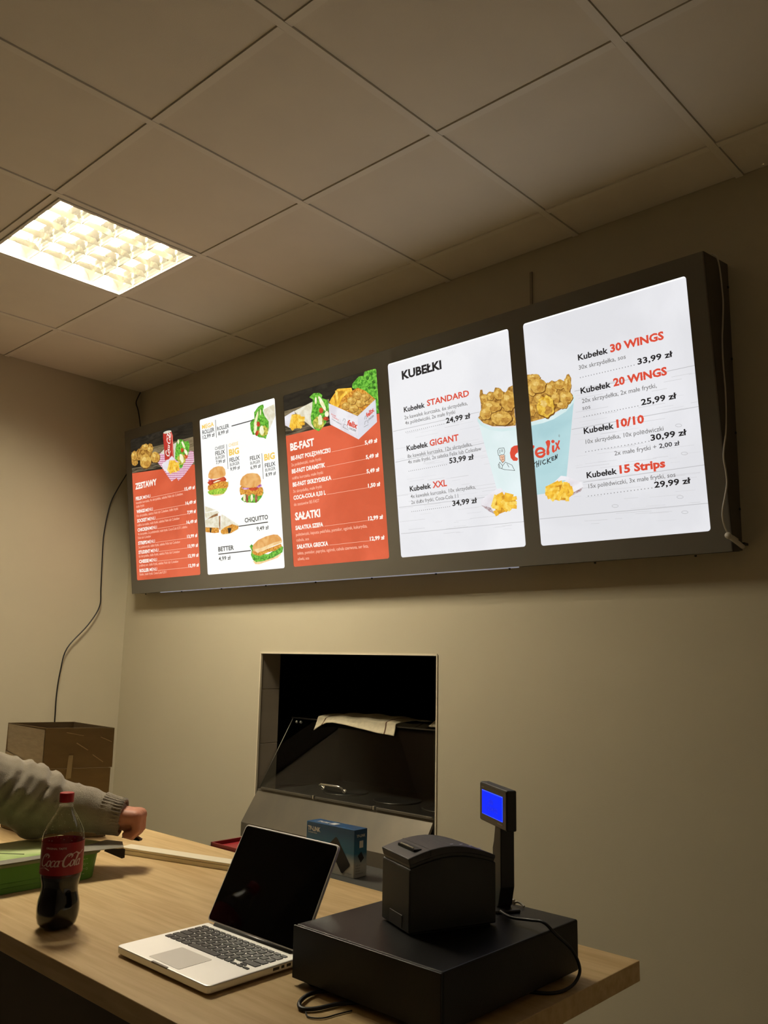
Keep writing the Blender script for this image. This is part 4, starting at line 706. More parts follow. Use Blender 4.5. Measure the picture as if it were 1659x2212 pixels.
["fdeep",4.87,[27830,5598,27825,5564,27805,5537,27775,5527,27743,5535,27713,5552,27708,5591,27677,5628,27696,5667,27735,5671,27760,5682,27795,5703,27821,5671,27829,5632]],
["flite",4.88,[27739,5764,27750,5724,27719,5709,27689,5707,27662,5720,27631,5727,27618,5758,27601,5791,27636,5808,27644,5839,27673,5841,27697,5826,27716,5811,27751,5796]],
["fchick",4.85,[27900,5661,27875,5597,27847,5539,27812,5479,27755,5474,27703,5483,27657,5509,27613,5542,27580,5595,27553,5657,27556,5728,27577,5791,27606,5845,27634,5914,27692,5922,27743,5899,27791,5882,27835,5849,27860,5791,27899,5735]],
["fshade",4.89,[27241,5747,27241,5692,27223,5637,27168,5622,27126,5574,27065,5583,27020,5634,26977,5664,26934,5701,26928,5757,26896,5813,26900,5876,26939,5922,26990,5949,27047,5947,27101,5965,27156,5942,27189,5889,27227,5850,27274,5802]],
["fdeep",4.94,[27216,5709,27187,5684,27161,5667,27130,5656,27095,5664,27074,5691,27040,5710,27053,5741,27065,5762,27070,5799,27105,5815,27137,5778,27178,5776,27187,5743]],
["flite",4.95,[27080,5852,27094,5822,27069,5807,27034,5822,27002,5801,26975,5825,26964,5851,26959,5876,26968,5898,26984,5920,27017,5917,27047,5912,27069,5893,27082,5873]],
["fchick",4.92,[27225,5767,27225,5715,27207,5662,27154,5647,27114,5601,27055,5611,27012,5659,26971,5689,26929,5724,26924,5777,26893,5832,26897,5892,26934,5936,26983,5962,27038,5961,27090,5977,27143,5955,27174,5904,27211,5867,27256,5821]],
["fshade",4.96,[26940,5419,26935,5339,26883,5304,26850,5259,26813,5193,26764,5218,26712,5215,26686,5287,26674,5298,26674,5577,26690,5589,26708,5675,26760,5681,26806,5661,26850,5651,26887,5612,26914,5557,26933,5493]],
["fdeep",5.01,[26894,5373,26878,5330,26841,5327,26820,5298,26795,5320,26760,5317,26761,5365,26761,5397,26763,5433,26771,5484,26808,5470,26835,5465,26863,5451,26890,5421]],
["flite",5.02,[26806,5540,26778,5522,26774,5485,26749,5467,26724,5494,26700,5504,26692,5534,26702,5560,26705,5582,26707,5621,26734,5633,26755,5600,26779,5597,26796,5573]],
["fchick",4.99,[26927,5444,26922,5368,26872,5333,26840,5290,26804,5228,26757,5251,26707,5248,26682,5317,26674,5325,26674,5601,26685,5609,26703,5690,26753,5696,26798,5677,26840,5668,26876,5630,26901,5577,26920,5515]],
["fshade",5.03,[28196,5344,28189,5309,28160,5279,28127,5243,28042,5266,27978,5253,27916,5286,27857,5312,27818,5348,27754,5385,27783,5422,27773,5465,27827,5484,27869,5508,27937,5504,28002,5499,28064,5480,28128,5457,28183,5423,28223,5381]],
["fdeep",5.08,[28133,5327,28125,5307,28086,5304,28059,5285,28017,5310,27978,5321,27953,5341,27937,5363,27939,5387,27993,5382,28020,5396,28064,5386,28100,5369,28136,5349]],
["flite",5.09,[28015,5431,27983,5422,27960,5414,27927,5416,27891,5417,27870,5435,27828,5448,27810,5470,27850,5476,27850,5500,27900,5487,27934,5480,27983,5473,27995,5451]],
["fchick",5.06,[28174,5361,28168,5326,28140,5298,28108,5263,28026,5285,27964,5273,27905,5305,27848,5330,27810,5364,27748,5400,27777,5436,27767,5477,27819,5495,27859,5519,27925,5515,27987,5509,28047,5491,28109,5469,28162,5436,28200,5396]],
["fshade",5.6,[27706,5362,27660,5291,27669,5190,27611,5128,27527,5112,27461,5083,27395,5020,27314,5040,27246,5098,27179,5134,27101,5167,27023,5221,27009,5318,26977,5406,26968,5500,26998,5586,27055,5651,27072,5752,27160,5771,27226,5823,27313,5782,27391,5841,27469,5800,27546,5761,27588,5676,27671,5630,27664,5529,27670,5448]],
["fdeep",5.65,[27578,5296,27558,5233,27488,5220,27437,5201,27363,5162,27292,5209,27242,5278,27301,5347,27317,5395,27316,5487,27397,5496,27463,5445,27529,5424,27579,5367]],
["flite",5.66,[27391,5579,27380,5520,27332,5478,27264,5460,27200,5503,27167,5548,27091,5576,27149,5625,27123,5682,27148,5739,27221,5729,27272,5689,27342,5690,27336,5628]],
["fchicky",5.63,[27673,5406,27628,5337,27637,5240,27581,5180,27501,5166,27437,5137,27374,5077,27295,5096,27230,5152,27165,5187,27091,5219,27015,5271,27002,5364,26971,5448,26962,5539,26991,5622,27046,5685,27062,5781,27147,5800,27211,5849,27294,5810,27369,5867,27445,5827,27518,5790,27559,5707,27639,5664,27632,5567,27638,5488]]]],
[3,"logo_picture",[
["skin",3.8,[25238,4065,25446,4053,25435,3841,25348,3781,25264,3879]],
["D",4,[25174,4082,25157,4251,25176,4251,25193,4082]],
["D",4,[25156,4248,25233,4336,25248,4325,25172,4237]],
["D",4,[25232,4335,25460,4314,25460,4298,25232,4320]],
["D",4,[25463,4311,25483,4169,25464,4169,25445,4311]],
["D",4,[25483,4175,25439,4068,25422,4075,25466,4181]],
["D",4,[25185,4096,25237,4056,25226,4045,25173,4084]],
["D",4,[25218,4060,25309,4090,25317,4075,25226,4045]],
["D",4,[25303,4090,25437,4070,25436,4054,25302,4074]],
["D",4,[25272,4261,25265,4122,25247,4124,25253,4264]],
["D",4,[25335,4278,25343,4177,25324,4177,25317,4279]],
["D",4,[25397,4268,25395,4168,25376,4170,25379,4270]],
["D",4,[25236,4058,25240,3918,25221,3919,25218,4059]],
["D",4,[25234,3931,25298,3863,25284,3854,25220,3922]],
["D",4,[25293,3870,25352,3775,25336,3769,25276,3864]],
["D",4,[25331,3780,25439,3849,25451,3837,25343,3767]],
["D",4,[25431,3837,25452,4051,25470,4049,25450,3834]],
["D",4,[25231,3819,25154,3717,25138,3726,25215,3828]],
["D",4,[25157,3731,25180,3614,25161,3613,25139,3730]],
["D",4,[25168,3627,25419,3525,25412,3511,25161,3613]],
["D",4,[25406,3529,25839,3435,25836,3420,25403,3514]],
["D",4,[25826,3422,25720,3646,25737,3651,25842,3427]],
["D",4,[25731,3635,25457,3781,25466,3794,25739,3648]],
["D",4,[25225,3828,25342,3674,25327,3666,25210,3820]],
["D",4,[25321,3677,25464,3794,25477,3782,25334,3665]],
["D",4,[25342,3675,25297,3555,25279,3561,25324,3681]],
["D",4,[25528,3732,25612,3583,25596,3577,25512,3726]],
["D",4,[25190,3753,25228,3621,25210,3619,25172,3750]],
["D",4.2,[25278,4000,25334,4004,25337,3991,25281,3987]],
["D",4.2,[25372,3996,25421,3999,25424,3986,25374,3983]],
["D",4.2,[25310,3904,25403,3905,25405,3892,25312,3891]],
["D",4.2,[25361,3986,25369,3927,25357,3927,25348,3986]],
["R",4,[26047,4313,25887,4317,25759,4260,25687,4089,25709,3905,25805,3788,25955,3761,26014,3809,25995,3863,25903,3915,25900,3980,25982,4045,26031,4050]]]],
[4,"logo_picture",[
["R",4,[26674,4215,26729,4198,26738,4146,26689,4091,26674,4086]],
["D",4,[26674,4000,26683,3995,26674,3958]],
["R",4,[27169,3860,27144,3802,27098,3755,27036,3726,26965,3716,26892,3727,26824,3759,26770,3807,26736,3867,26724,3931,26737,3994,26773,4047,26827,4086,26895,4106,26969,4105,27040,4084,27101,4044,27146,3990,27169,3927,27071,3920,27058,3955,27033,3985,26999,4007,26960,4018,26920,4019,26882,4008,26852,3986,26833,3957,26826,3923,26832,3887,26851,3854,26881,3828,26918,3811,26958,3804,26997,3809,27031,3826,27057,3851,27070,3883]],
["R",4.1,[26789,3926,27139,3945,27150,3880,26800,3860]],
["R",4,[27190,4251,27290,4303,27373,4272,27376,4159,27301,3971,27317,3844,27276,3770,27192,3793,27195,3913,27240,4081]],
["R",4,[27441,4087,27526,4086,27511,3939,27541,3860,27472,3821,27420,3878,27424,4002]],
["R",4,[27555,4206,27546,4181,27524,4165,27497,4157,27467,4162,27442,4178,27424,4201,27420,4227,27428,4252,27450,4269,27478,4277,27507,4271,27533,4256,27551,4233]],
["R",4,[27625,4175,27746,3914,27684,3895,27564,4157]],
["R",4,[27770,4202,27583,3854,27527,3881,27714,4230]],
["B",4,[26748,3599,26674,3541,26674,3579,26726,3620]],
["B",4,[26674,3489,26691,3458,26674,3452]],
["B",4,[26787,3643,26778,3413,26746,3416,26756,3646]],
["B",4,[26883,3653,26845,3427,26814,3433,26851,3659]],
["B",4,[26753,3535,26854,3552,26862,3525,26761,3508]],
["B",4,[26963,3640,26927,3466,26896,3473,26932,3648]],
["B",4,[27138,3623,27032,3608,27025,3635,27131,3650]],
["B",4,[27055,3624,27012,3527,26982,3539,27026,3636]],
["B",4,[27004,3556,27085,3484,27063,3465,26983,3537]],
["B",4,[27050,3489,27142,3536,27159,3512,27068,3465]],
["B",4,[27224,3672,27218,3477,27187,3480,27193,3675]],
["B",4,[27353,3675,27216,3557,27193,3577,27331,3695]],
["B",4,[27210,3589,27352,3512,27337,3489,27195,3566]],
["B",4,[27500,3682,27381,3670,27375,3697,27494,3709]],
["B",4,[27403,3692,27407,3563,27376,3564,27372,3693]],
["B",4,[27379,3584,27491,3598,27498,3570,27385,3557]],
["B",4,[27375,3642,27480,3656,27487,3629,27382,3615]],
["B",4,[27508,3571,27525,3747,27556,3742,27539,3567]],
["B",4,[27552,3747,27595,3601,27566,3596,27523,3742]],
["B",4,[27561,3603,27602,3762,27632,3754,27591,3595]]]],
[3,"fries_picture",[
["paper",6,[24253,2550,24971,2860,25192,2873,25389,2654,24986,2689,24765,2361,24667,2162,24882,1931,24549,2096,24250,2338]],
["stripe",6.2,[24251,2352,24672,2214,24822,1963,24580,2093]],
["fryd",6.8,[24787,2267,24991,2621,25274,2634,25649,2498,25781,2437,25752,2140,25496,2052,24983,1942]],
["fry2",7.0,[25027,2626,24829,2204,24676,2259,24875,2682]],
["fry",7.1,[25157,2630,25102,2065,24941,2081,24995,2649]],
["fry",7.2,[25296,2605,25039,2531,24978,2659,25236,2733]],
["fry2",7.3,[24746,2325,25054,2240,25010,2112,24702,2197]],
["fry",7.4,[25351,2698,25708,2579,25658,2455,25300,2574]],
["fry",7.5,[25261,2476,25818,2515,25840,2383,25284,2342]],
["fry2",7.6,[25288,2345,25809,2338,25815,2206,25294,2211]],
["fry",7.7,[25419,2253,25810,2185,25785,2055,25394,2122]],
["fry",7.8,[25015,2635,25456,2043,25322,1975,24878,2569]],
["fry2",7.9,[25463,1999,25233,2178,25339,2274,25568,2095]],
["fry",8.0,[25185,2612,25236,2166,25075,2160,25024,2608]],
["fry",8.1,[24908,2118,25016,1925,24869,1873,24761,2066]],
["fry2",8.2,[25245,2456,25577,2059,25449,1985,25115,2383]],
["fry",8.3,[25651,2379,25292,2497,25343,2622,25701,2503]]]],
[4,"fries_picture",[
["paper",6,[27403,2813,27688,2999,27905,2945,28454,2680,28506,2528,28397,2373,27976,2252,28096,2360,27916,2772,27839,2831]],
["stripe",6.2,[28096,2360,28491,2506,28397,2373,27976,2252]],
["fryd",6.8,[27074,2552,27106,2615,27579,2757,27827,2726,27962,2577,28017,2373,28015,2351,27820,2132,27272,2216,27129,2321,27063,2441]],
["fry2",7.0,[27896,2728,27560,2130,27429,2190,27767,2790]],
["fry",7.1,[27743,2711,27312,2616,27269,2741,27701,2835]],
["fry",7.2,[27610,2730,27085,2571,27030,2694,27557,2851]],
["fry2",7.3,[27017,2627,27586,2631,27595,2504,27026,2497]],
["fry",7.4,[27000,2503,27516,2541,27535,2413,27020,2374]],
["fry",7.5,[27063,2369,27526,2463,27566,2338,27103,2243]],
["fry2",7.6,[27193,2237,27529,2495,27627,2397,27293,2139]],
["fry",7.7,[27930,2746,27884,2263,27741,2279,27788,2764]],
["fry",7.8,[27976,2720,28133,2360,28001,2318,27843,2680]],
["fry2",7.9,[27813,2393,27797,2224,27654,2240,27670,2410]],
["fry",8.0,[28108,2309,27847,2168,27769,2277,28031,2418]],
["fry",8.1,[27382,2230,27700,2611,27817,2532,27501,2152]],
["fry2",8.2,[27938,2257,27922,2088,27780,2104,27796,2273]],
["fry",8.3,[28079,2596,28114,2397,27975,2383,27939,2583]]]],
[3,"grain_print",[
["gr",0.5,[24065,2968,25165,2956,25165,2945,24066,2957]],
["gr",0.5,[22927,2853,24127,2839,24128,2834,22928,2847]],
["gr",0.5,[24869,2845,25198,2842,25198,2834,24869,2838]],
["gr",0.5,[22012,1934,22366,1930,22366,1924,22012,1928]],
["gr",0.5,[21413,5615,22008,5611,22009,5603,21415,5607]],
["gr",0.5,[24541,4960,24909,4957,24910,4946,24543,4949]],
["gr",0.5,[20740,3766,22218,3751,22219,3746,20741,3760]],
["gr",0.5,[21328,4771,22791,4758,22792,4752,21329,4765]],
["gr",0.5,[25318,4394,25809,4389,25811,4378,25319,4383]],
["gr",0.5,[20961,2988,22417,2972,22418,2966,20961,2982]],
["gr",0.5,[24702,1479,25233,1472,25233,1465,24702,1472]],
["gr",0.5,[25140,3852,25629,3847,25630,3839,25141,3844]],
["gr",0.5,[23463,4359,23689,4357,23691,4346,23465,4348]],
["gr",0.5,[20234,2646,20948,2638,20949,2630,20235,2638]],
["gr",0.5,[21797,3604,22627,3596,22629,3584,21798,3593]],
["gr",0.5,[21576,4915,22978,4903,22980,4891,21578,4903]],
["gr",0.5,[22350,4126,23243,4117,23244,4109,22351,4118]],
["gr",0.5,[23307,4079,23537,4077,23537,4071,23308,4073]],
["gr",0.5,[23410,2608,24712,2593,24712,2587,23410,2602]],
["gr",0.5,[24969,2384,25616,2376,25616,2369,24969,2377]],
["gr",0.5,[24884,3433,25363,3428,25364,3421,24884,3426]],
["gr",0.5,[24312,5183,25411,5174,25412,5166,24313,5175]],
["gr",0.5,[25346,5483,25648,5480,25649,5473,25347,5475]],
["gr",0.5,[22052,3462,22466,3457,22467,3449,22053,3454]],
["gr",0.5,[22898,1685,23487,1677,23487,1669,22898,1677]],
["gr",0.5,[24489,4329,25394,4320,25395,4309,24491,4318]],
["gr",0.5,[25329,2666,25642,2662,25643,2657,25330,2660]],
["gr",0.5,[23543,5305,24819,5295,24820,5289,23543,5299]],
["gr",0.5,[23442,4633,24612,4623,24612,4615,23443,4626]],
["gr",0.5,[20734,2885,22220,2868,22221,2857,20735,2874]],
["gr",0.5,[22980,5517,24189,5508,24190,5502,22981,5512]],
["gr",0.5,[22977,1438,23354,1433,23354,1426,22977,1431]],
["gr",0.5,[22622,5203,23031,5200,23032,5192,22623,5195]],
["gr",0.5,[22650,4392,24055,4379,24056,4373,22650,4386]],
["gr",0.5,[22373,1471,23185,1460,23185,1449,22373,1459]],
["gr",0.5,[21625,4303,22446,4296,22446,4290,21626,4298]],
["gr",0.5,[24691,5159,25484,5153,25485,5147,24691,5154]],
["gr",0.5,[22770,2963,23394,2956,23395,2950,22770,2957]],
["gr",0.5,[22909,3545,23780,3536,23781,3525,22910,3534]],
["gr",0.5,[24401,4092,25469,4081,25470,4071,24402,4081]],
["gr",0.5,[20135,3164,20745,3157,20746,3146,20135,3153]],
["gr",0.5,[21506,2647,22348,2637,22349,2626,21507,2635]],
["gr",0.5,[25122,2552,25631,2547,25632,2541,25122,2547]],
["gr",0.5,[20135,3192,20927,3183,20927,3175,20135,3183]],
["gr",0.5,[21617,4271,22218,4265,22219,4254,21619,4260]],
["gr",0.5,[24343,2860,24942,2853,24943,2842,24344,2849]],
["gr",0.5,[25178,4149,25785,4144,25785,4138,25178,4144]],
["gr",0.5,[23685,1908,24994,1892,24994,1884,23686,1900]],
["gr",0.5,[22977,3429,23397,3425,23398,3417,22978,3422]],
["gr",0.5,[22520,1635,23565,1621,23565,1610,22520,1623]],
["gr",0.5,[22291,2782,23263,2771,23264,2760,22292,2771]],
["gr",0.5,[25100,3416,25633,3410,25634,3399,25101,3405]],
["gr",0.5,[23453,2319,24490,2307,24491,2301,23453,2314]],
["gr",0.5,[23419,4812,24360,4804,24361,4798,23420,4807]],
["gr",0.5,[23940,4707,24868,4698,24869,4693,23941,4701]],
["gr",0.5,[25123,1387,25501,1382,25501,1377,25123,1381]],
["gr",0.5,[25424,5163,25883,5159,25885,5149,25425,5153]],
["gr",0.5,[22820,5509,23504,5503,23506,5492,22822,5497]],
["gr",0.5,[21317,5363,22461,5354,22463,5346,21318,5355]],
["gr",0.5,[22502,5660,23070,5656,23071,5648,22503,5652]],
["gr",0.5,[23690,1922,24523,1912,24523,1906,23691,1916]],
["gr",0.5,[21687,3308,22291,3302,22292,3290,21688,3297]],
["gr",0.5,[23331,4194,24651,4181,24651,4176,23331,4188]],
["gr",0.5,[24517,3840,25433,3831,25434,3823,24518,3832]],
["gr",0.5,[20876,3669,21610,3661,21611,3653,20877,3661]],
["gr",0.5,[25076,1514,25532,1509,25533,1501,25077,1507]],
["gr",0.5,[23565,2119,24217,2111,24218,2103,23565,2111]],
["gr",0.5,[23420,3221,23805,3217,23806,3206,23421,3210]],
["gr",0.5,[23022,1887,23742,1878,23742,1872,23022,1881]],
["gr",0.5,[22714,3538,23777,3527,23778,3520,22715,3531]],
["gr",0.5,[24805,1501,25531,1492,25531,1484,24805,1494]],
["gr",0.5,[21608,2486,22154,2480,22154,2474,21609,2480]],
["gr",0.5,[25420,4262,25796,4259,25797,4251,25421,4255]],
["gr",0.5,[20203,5066,21322,5057,21323,5048,20204,5058]],
["gr",0.5,[20261,4627,20692,4623,20693,4615,20262,4619]],
["gr",0.5,[23201,5601,23747,5597,23748,5589,23202,5593]],
["gr",0.5,[21273,2315,21846,2308,21847,2302,21273,2309]],
["gr",0.5,[21529,2572,22375,2562,22376,2554,21529,2564]],
["gr",0.5,[24735,3409,25713,3399,25714,3394,24735,3404]],
["gr",0.5,[20873,5608,21486,5603,21488,5592,20875,5596]],
["gr",0.5,[21748,4224,22639,4216,22640,4208,21749,4216]],
["gr",0.5,[23864,4144,24995,4133,24995,4128,23865,4139]],
["gr",0.5,[21614,5512,22421,5506,22422,5500,21615,5506]],
["gr",0.5,[22915,1840,23154,1837,23155,1829,22915,1832]],
["gr",0.5,[23800,3092,25087,3078,25088,3067,23801,3081]],
["gr",0.5,[24992,3564,25615,3558,25615,3550,24992,3557]],
["gr",0.5,[23926,2712,25142,2698,25143,2691,23927,2705]],
["gr",0.5,[20184,2124,21517,2108,21518,2097,20185,2113]],
["gr",0.5,[23157,2305,24127,2294,24127,2286,23157,2298]],
["gr",0.5,[20613,1774,21472,1763,21473,1751,20613,1762]],
["gr2",0.6,[20169,5802,24491,5813,24494,5795,20173,5783]],
["gr2",0.6,[20185,4544,24688,4637,24691,4620,20189,4525]],
["gr2",0.6,[20210,2708,25052,2626,25052,2609,20211,2690]],
["gr2",0.6,[20223,1646,26046,1582,26047,1566,20224,1628]]]],
[4,"grain_print",[
["gr",0.5,[32039,1585,32415,1571,32415,1563,32039,1577]],
["gr",0.5,[31561,3027,31822,3019,31822,3013,31561,3022]],
["gr",0.5,[28652,4605,28948,4598,28949,4591,28653,4599]],
["gr",0.5,[30125,4259,30409,4251,30409,4243,30126,4250]],
["gr",0.5,[28292,2592,29498,2552,29498,2546,28292,2586]],
["gr",0.5,[31597,2891,31900,2881,31900,2876,31597,2885]],
["gr",0.5,[30956,1128,31602,1103,31602,1097,30955,1122]],
["gr",0.5,[29932,2966,30321,2953,30321,2941,29933,2953]],
["gr",0.5,[30704,4808,31609,4785,31610,4773,30705,4796]],
["gr",0.5,[28612,5520,29516,5499,29518,5487,28614,5507]],
["gr",0.5,[30900,3929,31108,3923,31109,3917,30900,3923]],
["gr",0.5,[30841,4328,31560,4308,31561,4297,30841,4316]],
["gr",0.5,[28470,4111,29510,4082,29511,4076,28471,4105]],
["gr",0.5,[31038,3128,31540,3112,31541,3100,31038,3116]],
["gr",0.5,[29129,3272,29416,3263,29417,3257,29129,3265]],
["gr",0.5,[31474,4592,32196,4573,32197,4567,31474,4586]],
["gr",0.5,[31659,1979,32303,1956,32302,1948,31658,1971]],
["gr",0.5,[31360,4948,32228,4926,32229,4920,31361,4942]],
["gr",0.5,[28288,3192,29526,3153,29527,3141,28288,3179]],
["gr",0.5,[29187,3065,30387,3027,30387,3019,29187,3056]],
["gr",0.5,[28437,1369,29278,1338,29278,1325,28437,1357]],
["gr",0.5,[28302,2482,28705,2469,28705,2460,28302,2474]],
["gr",0.5,[29078,2663,29430,2652,29430,2639,29078,2651]],
["gr",0.5,[29114,3546,30127,3516,30127,3508,29115,3538]],
["gr",0.5,[29278,4185,29877,4168,29878,4156,29279,4172]],
["gr",0.5,[31443,2472,32022,2452,32022,2441,31443,2460]],
["gr",0.5,[30798,1900,31829,1864,31829,1856,30798,1892]],
["gr",0.5,[29553,1337,29807,1328,29806,1315,29553,1325]],
["gr",0.5,[29103,4838,29394,4831,29395,4824,29104,4832]],
["gr",0.5,[29282,5684,29545,5678,29546,5670,29283,5676]],
["gr",0.5,[29632,2736,30317,2714,30318,2705,29633,2728]],
["gr",0.5,[30656,1630,31306,1606,31306,1598,30656,1621]],
["gr",0.5,[29041,3686,30002,3657,30002,3651,29041,3679]],
["gr",0.5,[29922,4068,31090,4036,31090,4030,29923,4062]],
["gr",0.5,[28636,3278,29802,3242,29803,3233,28636,3269]],
["gr",0.5,[28232,2732,29506,2690,29506,2682,28232,2723]],
["gr",0.5,[29599,1507,30833,1462,30833,1450,29599,1495]],
["gr",0.5,[30383,5712,31502,5687,31503,5681,30384,5706]],
["gr",0.5,[31207,5244,31712,5231,31713,5219,31209,5232]],
["gr",0.5,[32417,4638,32637,4632,32638,4620,32417,4626]],
["gr",0.5,[29409,5720,29716,5713,29717,5704,29410,5711]],
["gr",0.5,[30997,1513,31890,1481,31890,1475,30997,1507]],
["gr",0.5,[29437,3648,30471,3618,30472,3605,29438,3636]],
["gr",0.5,[31475,3585,31847,3574,31847,3568,31475,3579]],
["gr",0.5,[30740,1389,31388,1365,31388,1356,30739,1380]],
["gr",0.5,[28659,5824,29794,5799,29795,5790,28660,5815]],
["gr",0.5,[28457,5068,29666,5038,29667,5025,28458,5055]],
["gr",0.5,[32063,3109,32565,3094,32565,3088,32063,3103]],
["gr",0.5,[30127,1605,31325,1562,31325,1556,30126,1599]],
["gr",0.5,[30852,2594,31569,2571,31569,2565,30852,2588]],
["gr",0.5,[31892,5557,32536,5543,32537,5531,31893,5545]],
["gr",0.5,[28533,5615,29893,5584,29893,5578,28534,5609]],
["gr",0.5,[30831,2534,31227,2521,31227,2515,30831,2528]],
["gr",0.5,[29745,5436,30082,5428,30083,5416,29746,5423]],
["gr",0.5,[28670,1258,28980,1247,28979,1234,28670,1246]],
["gr",0.5,[28366,4860,29233,4838,29234,4829,28367,4851]],
["gr",0.5,[31465,3797,32190,3776,32190,3770,31465,3791]],
["gr",0.5,[31887,2359,32381,2343,32381,2335,31887,2351]],
["gr",0.5,[32139,1567,32413,1557,32413,1551,32139,1561]],
["gr",0.5,[28642,4399,29763,4369,29763,4360,28643,4390]],
["gr",0.5,[28833,4387,29148,4379,29149,4372,28833,4381]],
["gr",0.5,[31457,2509,32505,2475,32506,2463,31457,2498]],
["gr",0.5,[28554,4710,29597,4683,29598,4676,28555,4703]],
["gr",0.5,[31446,2477,32501,2442,32501,2436,31446,2471]],
["gr",0.5,[31630,5450,32216,5437,32217,5425,31631,5438]],
["gr",0.5,[29664,5830,30922,5802,30923,5795,29665,5823]],
["gr",0.5,[30068,3129,31158,3095,31158,3083,30068,3117]],
["gr",0.5,[28117,2226,28399,2217,28399,2208,28117,2218]],
["gr",0.5,[31709,4522,32288,4507,32289,4501,31710,4516]],
["gr",0.5,[29606,4328,29974,4318,29975,4310,29607,4320]],
["gr",0.5,[29353,2679,29641,2669,29641,2657,29353,2666]],
["gr",0.5,[28259,3264,28543,3256,28543,3249,28259,3258]],
["gr",0.5,[29927,1954,30419,1937,30419,1925,29927,1942]],
["gr",0.5,[30681,5729,31018,5722,31019,5716,30681,5723]],
["gr",0.5,[28292,4320,29210,4295,29210,4289,28292,4314]],
["gr",0.5,[28490,2466,29330,2438,29330,2432,28491,2460]],
["gr",0.5,[28752,2908,29850,2873,29850,2864,28752,2899]],
["gr",0.5,[28563,2147,29153,2127,29153,2120,28563,2141]],
["gr",0.5,[30086,3662,30777,3642,30778,3630,30086,3650]],
["gr",0.5,[30279,1427,31506,1382,31506,1370,30279,1415]],
["gr",0.5,[28958,5841,30161,5814,30162,5802,28959,5828]],
["gr",0.5,[32445,5524,32652,5519,32652,5507,32446,5512]],
["gr",0.5,[31301,4684,31865,4670,31865,4662,31301,4676]],
["gr",0.5,[29525,4827,29970,4815,29971,4803,29526,4814]],
["gr",0.5,[31408,3363,32397,3333,32397,3325,31408,3355]],
["gr",0.5,[29340,4192,30652,4155,30652,4149,29340,4185]],
["gr",0.5,[29876,2929,30241,2917,30241,2911,29876,2923]],
["gr",0.5,[28336,3575,28762,3562,28762,3556,28336,3568]],
["gr",0.5,[29301,2315,30538,2273,30538,2265,29301,2307]],
["gr",0.5,[30232,3579,31013,3556,31013,3550,30232,3573]],
["gr2",0.6,[28482,5794,32652,5765,32652,5747,28485,5774]],
["gr2",0.6,[28248,4519,32652,4487,32652,4469,28250,4499]],
["gr2",0.6,[28510,2679,32652,2684,32652,2666,28512,2659]],
["gr2",0.6,[26706,1611,32652,1512,32652,1494,26707,1591]],
["gr2",0.6,[32078,3988,32054,3961,32043,3970,32067,3997]],
["gr2",0.6,[32057,3962,32005,3952,32001,3965,32053,3976]],
["gr2",0.6,[32011,3952,31947,3959,31947,3972,32012,3965]],
["gr2",0.6,[31953,3957,31894,3980,31898,3992,31957,3970]],
["gr2",0.6,[31899,3977,31864,4009,31873,4019,31908,3986]],
["gr2",0.6,[31864,4008,31868,4041,31881,4039,31878,4006]],
["gr2",0.6,[31867,4040,31907,4060,31914,4048,31874,4028]],
["gr2",0.6,[31902,4059,31963,4060,31964,4047,31903,4045]],
["gr2",0.6,[31956,4061,32020,4046,32018,4033,31954,4048]],
["gr2",0.6,[32014,4048,32063,4020,32057,4009,32008,4037]],
["gr2",0.6,[32060,4023,32078,3989,32065,3983,32048,4018]],
["gr2",0.6,[32174,3097,32150,3070,32140,3078,32163,3106]],
["gr2",0.6,[32153,3071,32102,3059,32098,3073,32150,3084]],
["gr2",0.6,[32108,3060,32044,3065,32044,3079,32108,3073]],
["gr2",0.6,[32050,3064,31992,3085,31996,3097,32054,3077]],
["gr2",0.6,[31996,3082,31962,3113,31971,3123,32005,3092]],
["gr2",0.6,[31962,3112,31965,3145,31979,3143,31976,3110]],
["gr2",0.6,[31965,3145,32004,3165,32011,3153,31971,3133]],
["gr2",0.6,[31999,3163,32060,3167,32061,3153,32001,3150]],
["gr2",0.6,[32053,3167,32117,3153,32114,3140,32051,3154]],
["gr2",0.6,[32111,3156,32159,3129,32153,3117,32105,3144]],
["gr2",0.6,[32156,3132,32174,3098,32162,3092,32144,3126]],
["gr2",0.6,[32010,1294,31986,1266,31976,1274,31999,1303]],
["gr2",0.6,[31989,1268,31937,1254,31934,1267,31986,1281]],
["gr2",0.6,[31943,1254,31879,1257,31880,1270,31944,1268]],
["gr2",0.6,[31885,1256,31827,1274,31831,1287,31889,1268]],
["gr2",0.6,[31832,1271,31797,1301,31806,1311,31841,1281]],
["gr2",0.6,[31797,1300,31800,1333,31814,1331,31811,1298]],
["gr2",0.6,[31800,1332,31840,1354,31846,1342,31807,1320]],
["gr2",0.6,[31835,1352,31895,1358,31897,1345,31836,1339]],
["gr2",0.6,[31889,1358,31952,1348,31950,1335,31887,1345]],
["gr2",0.6,[31947,1350,31995,1325,31989,1313,31940,1338]],
["gr2",0.6,[31992,1328,32010,1295,31998,1289,31980,1322]],
["gr2",0.6,[31906,1776,31882,1748,31872,1756,31895,1784]],
["gr2",0.6,[31885,1749,31833,1736,31829,1749,31882,1762]],
["gr2",0.6,[31839,1736,31774,1740,31775,1753,31840,1750]],
["gr2",0.6,[31781,1739,31722,1757,31726,1770,31785,1751]],
["gr2",0.6,[31727,1755,31692,1785,31701,1795,31736,1765]],
["gr2",0.6,[31692,1784,31695,1817,31709,1816,31706,1782]],
["gr2",0.6,[31695,1816,31735,1838,31742,1826,31702,1804]],
["gr2",0.6,[31730,1836,31791,1841,31792,1828,31731,1823]],
["gr2",0.6,[31784,1842,31848,1830,31846,1817,31782,1829]],
["gr2",0.6,[31842,1832,31891,1807,31885,1795,31836,1820]],
["gr2",0.6,[31888,1810,31906,1777,31894,1771,31876,1804]],
